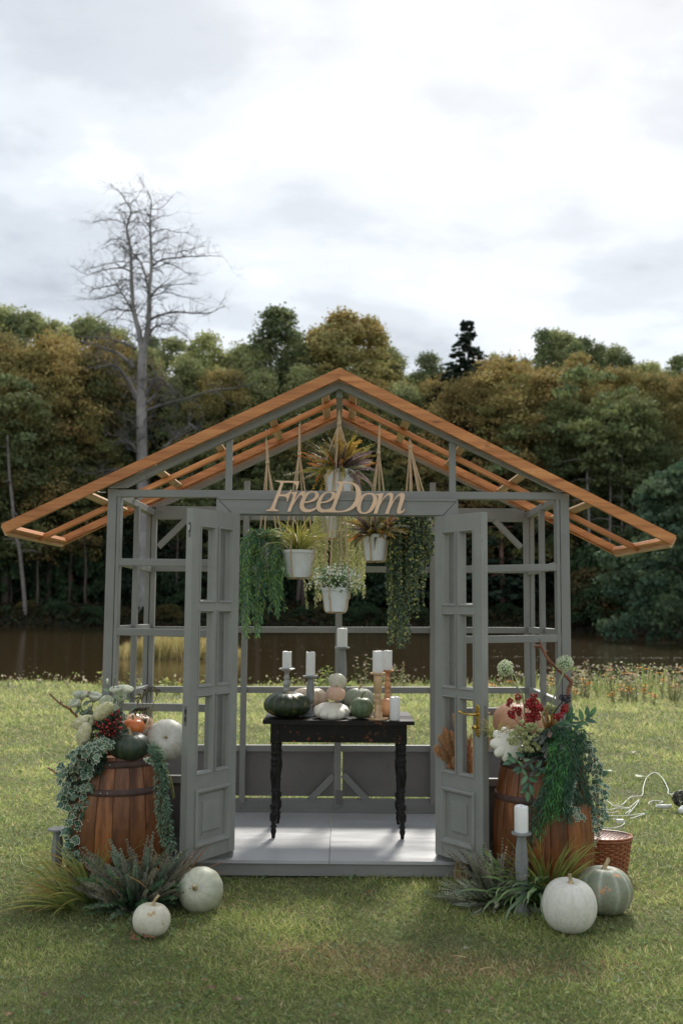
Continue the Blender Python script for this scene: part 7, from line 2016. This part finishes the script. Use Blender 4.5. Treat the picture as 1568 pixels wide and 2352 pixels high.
# dry leaf litter under the small white pumpkin
t = thing('leaf_litter', 'small heap of dry brown bark and leaves under the small white pumpkin', 'dry leaves', G(325, 2160, 0))
for i in range(16):
    p = G(random.uniform(298, 352), random.uniform(2148, 2166), .02) + Vector((0, 0, .01)); a = random.random() * 3; L = random.uniform(.010, .03)
    d_ = Vector((math.cos(a), math.sin(a) * .5, random.uniform(-.1, .3))) * L; sd = Vector((-d_.y, d_.x, random.uniform(-.005, .005))) * .6
    put('dry_leaf', [p - d_, p + sd, p + d_, p - sd, p + Vector((0, 0, .005))], [(0, 1, 4), (1, 2, 4), (2, 3, 4), (3, 0, 4)], M['leaf'], t, [[.26, .12, .06]] * 5)

# ------------------------------------------------------------------ wild plants on the bank
def bank_pt(u, d, z=None):
    p = P(u, 1560, d); y = p.y; return Vector((p.x, y, float(gh(p.x, y)) if z is None else z))
def stem_plant(name, label, cat, u, d, h, nst, head, leafc, group=None, tilt=.15, leafn=9, leafs=.05):
    b = bank_pt(u, d); t = thing(name, label, cat, b, group)
    mb = MB()
    for s in range(nst):
        a = random.random() * 6.28; e = b + Vector((math.cos(a) * h * tilt * random.random() * 2, math.sin(a) * h * tilt, h * random.uniform(.65, 1)))
        m = b.lerp(e, .5) + Vector((random.gauss(0, .015), 0, 0)); pts = catmull([b + Vector((random.gauss(0, .01), 0, 0)), m, e], 5)
        mb.add(*tube_vf(pts, [.005, .005, .004, .004, .004, .003, .003, .003, .002, .002, .002][:len(pts)], 4, False), (.17, .19, .09))
        n = leafn; idx_ = rng.integers(0, len(pts) - 1, n); pos = [pts[i] for i in idx_]
        V, F, C = place_leaves(lance(.35), LANCEF, pos, runit(n) * [1, 1, .4] + [0, 0, .25], runit(n) + [0, -.6, .6], leafs * rng.uniform(.6, 1.3, n), pick(leafc, n)); mb.add(V, F, C)
        if head: hd = MB(); head(hd, e); hd.put('flower', M['petal'], t)
    mb.put('foliage', M['leaf'], t)
    return t
def daisy(hd, e, r=.058):
    n = 11; a = np.linspace(0, 6.283, n, endpoint=False) + random.random()
    d = np.stack([np.cos(a), np.sin(a) * .8 - .1, np.full(n, -.05)], 1)
    V, F, C = place_leaves(lance(.42), LANCEF, np.tile(np.array(e), (n, 1)), d, np.tile([0, -.5, .8], (n, 1)), r * rng.uniform(.8, 1.1, n), pick([(.85, .42, .03), (.88, .52, .05), (.80, .34, .03)], n, .1)); hd.add(V, F, C)
    hd.add(*sphere_vf(e + Vector((0, -.005, .008)), .012, 7, 5), (.08, .03, .01))
def puff(hd, e, r=.022):
    n = 26; u = runit(n); u[:, 2] = np.abs(u[:, 2]); V, F, C = place_leaves(lance(.12), LANCEF, np.tile(np.array(e), (n, 1)), u, runit(n), r * rng.uniform(.7, 1.3, n) * 1.4, pick([(.66, .50, .42), (.78, .68, .58), (.46, .30, .22)], n, .15)); hd.add(V, F, C)
    hd.add(*sphere_vf(e - Vector((0, 0, .004)), .010, 6, 4), (.16, .12, .07))
LG = [(.34, .42, .12), (.46, .50, .17), (.24, .33, .10)]; DRY = [(.36, .37, .18), (.46, .40, .24), (.26, .31, .13)]
random.seed(77)
for k, (u, d, h, n) in enumerate([(835, 16.6, .66, 5), (868, 16.8, .50, 4), (905, 16.6, .56, 5), (722, 16.9, .34, 3), (925, 17.0, .40, 4), (880, 16.2, .42, 4)]):
    stem_plant('thistle', 'pale seeding thistle on the bank behind the table, ' + ['tallest of them', 'second from the left candle pair', 'behind the gold candle holder', 'left of the grey centre post', 'rightmost of them', 'shortest and leafiest of them'][k], 'thistle', u, d, h, n, puff, DRY, leafn=14, leafs=.06)
for k, (u, d, h) in enumerate([(752, 16.8, .44), (735, 16.6, .25), (800, 16.5, .20)]):
    stem_plant('leafy_weed', ['leafy yellow green weed on the bank left of the centre post', 'low leafy weed beside it behind the cream squash', 'low leafy weed on the bank right of the centre post'][k], 'weed', u, d, h, 3, None, LG, leafn=16, leafs=.085)
for k, (u, d, h) in enumerate([(240, 17.0, .34), (300, 16.6, .36), (330, 16.8, .30), (380, 16.6, .32), (410, 16.4, .22), (285, 16.2, .2)]):
    stem_plant('leafy_weed', 'yellowing leafy weed on the bank behind the left bouquet', 'weed', u, d, h, 3, None, LG + [(.5, .38, .08)], 'leafy weeds behind the left bouquet', leafn=14, leafs=.09)
for k, (u, d, h) in enumerate([(30, 17.2, .20), (48, 17.2, .2), (85, 17.2, .17), (128, 17.1, .26), (155, 17.2, .14), (236, 17.2, .2), (20, 17.2, .15)]):
    stem_plant('seeding_weed', 'short weed with a pale seed head on the bank at the left', 'weed', u, d, h, 2, puff, DRY, 'seeding weeds on the left bank', leafn=5, leafs=.05)
FL = [(1478, 16.6, .66), (1440, 16.4, .48), (1520, 16.6, .42), (1425, 15.6, .30), (1452, 15.5, .28), (1405, 15.2, .2), (1350, 16.2, .36), (1395, 16.6, .50), (1340, 16.4, .3), (1260, 16.0, .3), (1285, 16.4, .32), (1480, 15.6, .28), (1545, 15.8, .3), (1500, 15.0, .2), (1175, 16.0, .28), (1215, 15.6, .25), (1150, 15.4, .22), (1190, 15.2, .2), (1320, 15.4, .2), (1128, 15.9, .25), (1560, 16.6, .5)]
for k, (u, d, h) in enumerate(FL):
    lab = 'orange daisy like coneflower plant on the bank at the right'; g = 'orange flowers on the right bank'
    if k == 0: lab, g = 'tallest orange coneflower against the water at the right', None
    stem_plant('coneflower_plant', lab, 'wildflower', u, d, h, 3 if k else 2, daisy, DRY, g, leafn=12, leafs=.06)
for k in range(34):
    u = random.uniform(1235, 1580); stem_plant('seeding_weed', 'tall weed with brown seed heads among the orange flowers', 'weed', u, random.uniform(15.4, 16.9), random.uniform(.18, .62), 3, puff, DRY, 'seeding weeds on the right bank', leafn=12, leafs=.055)
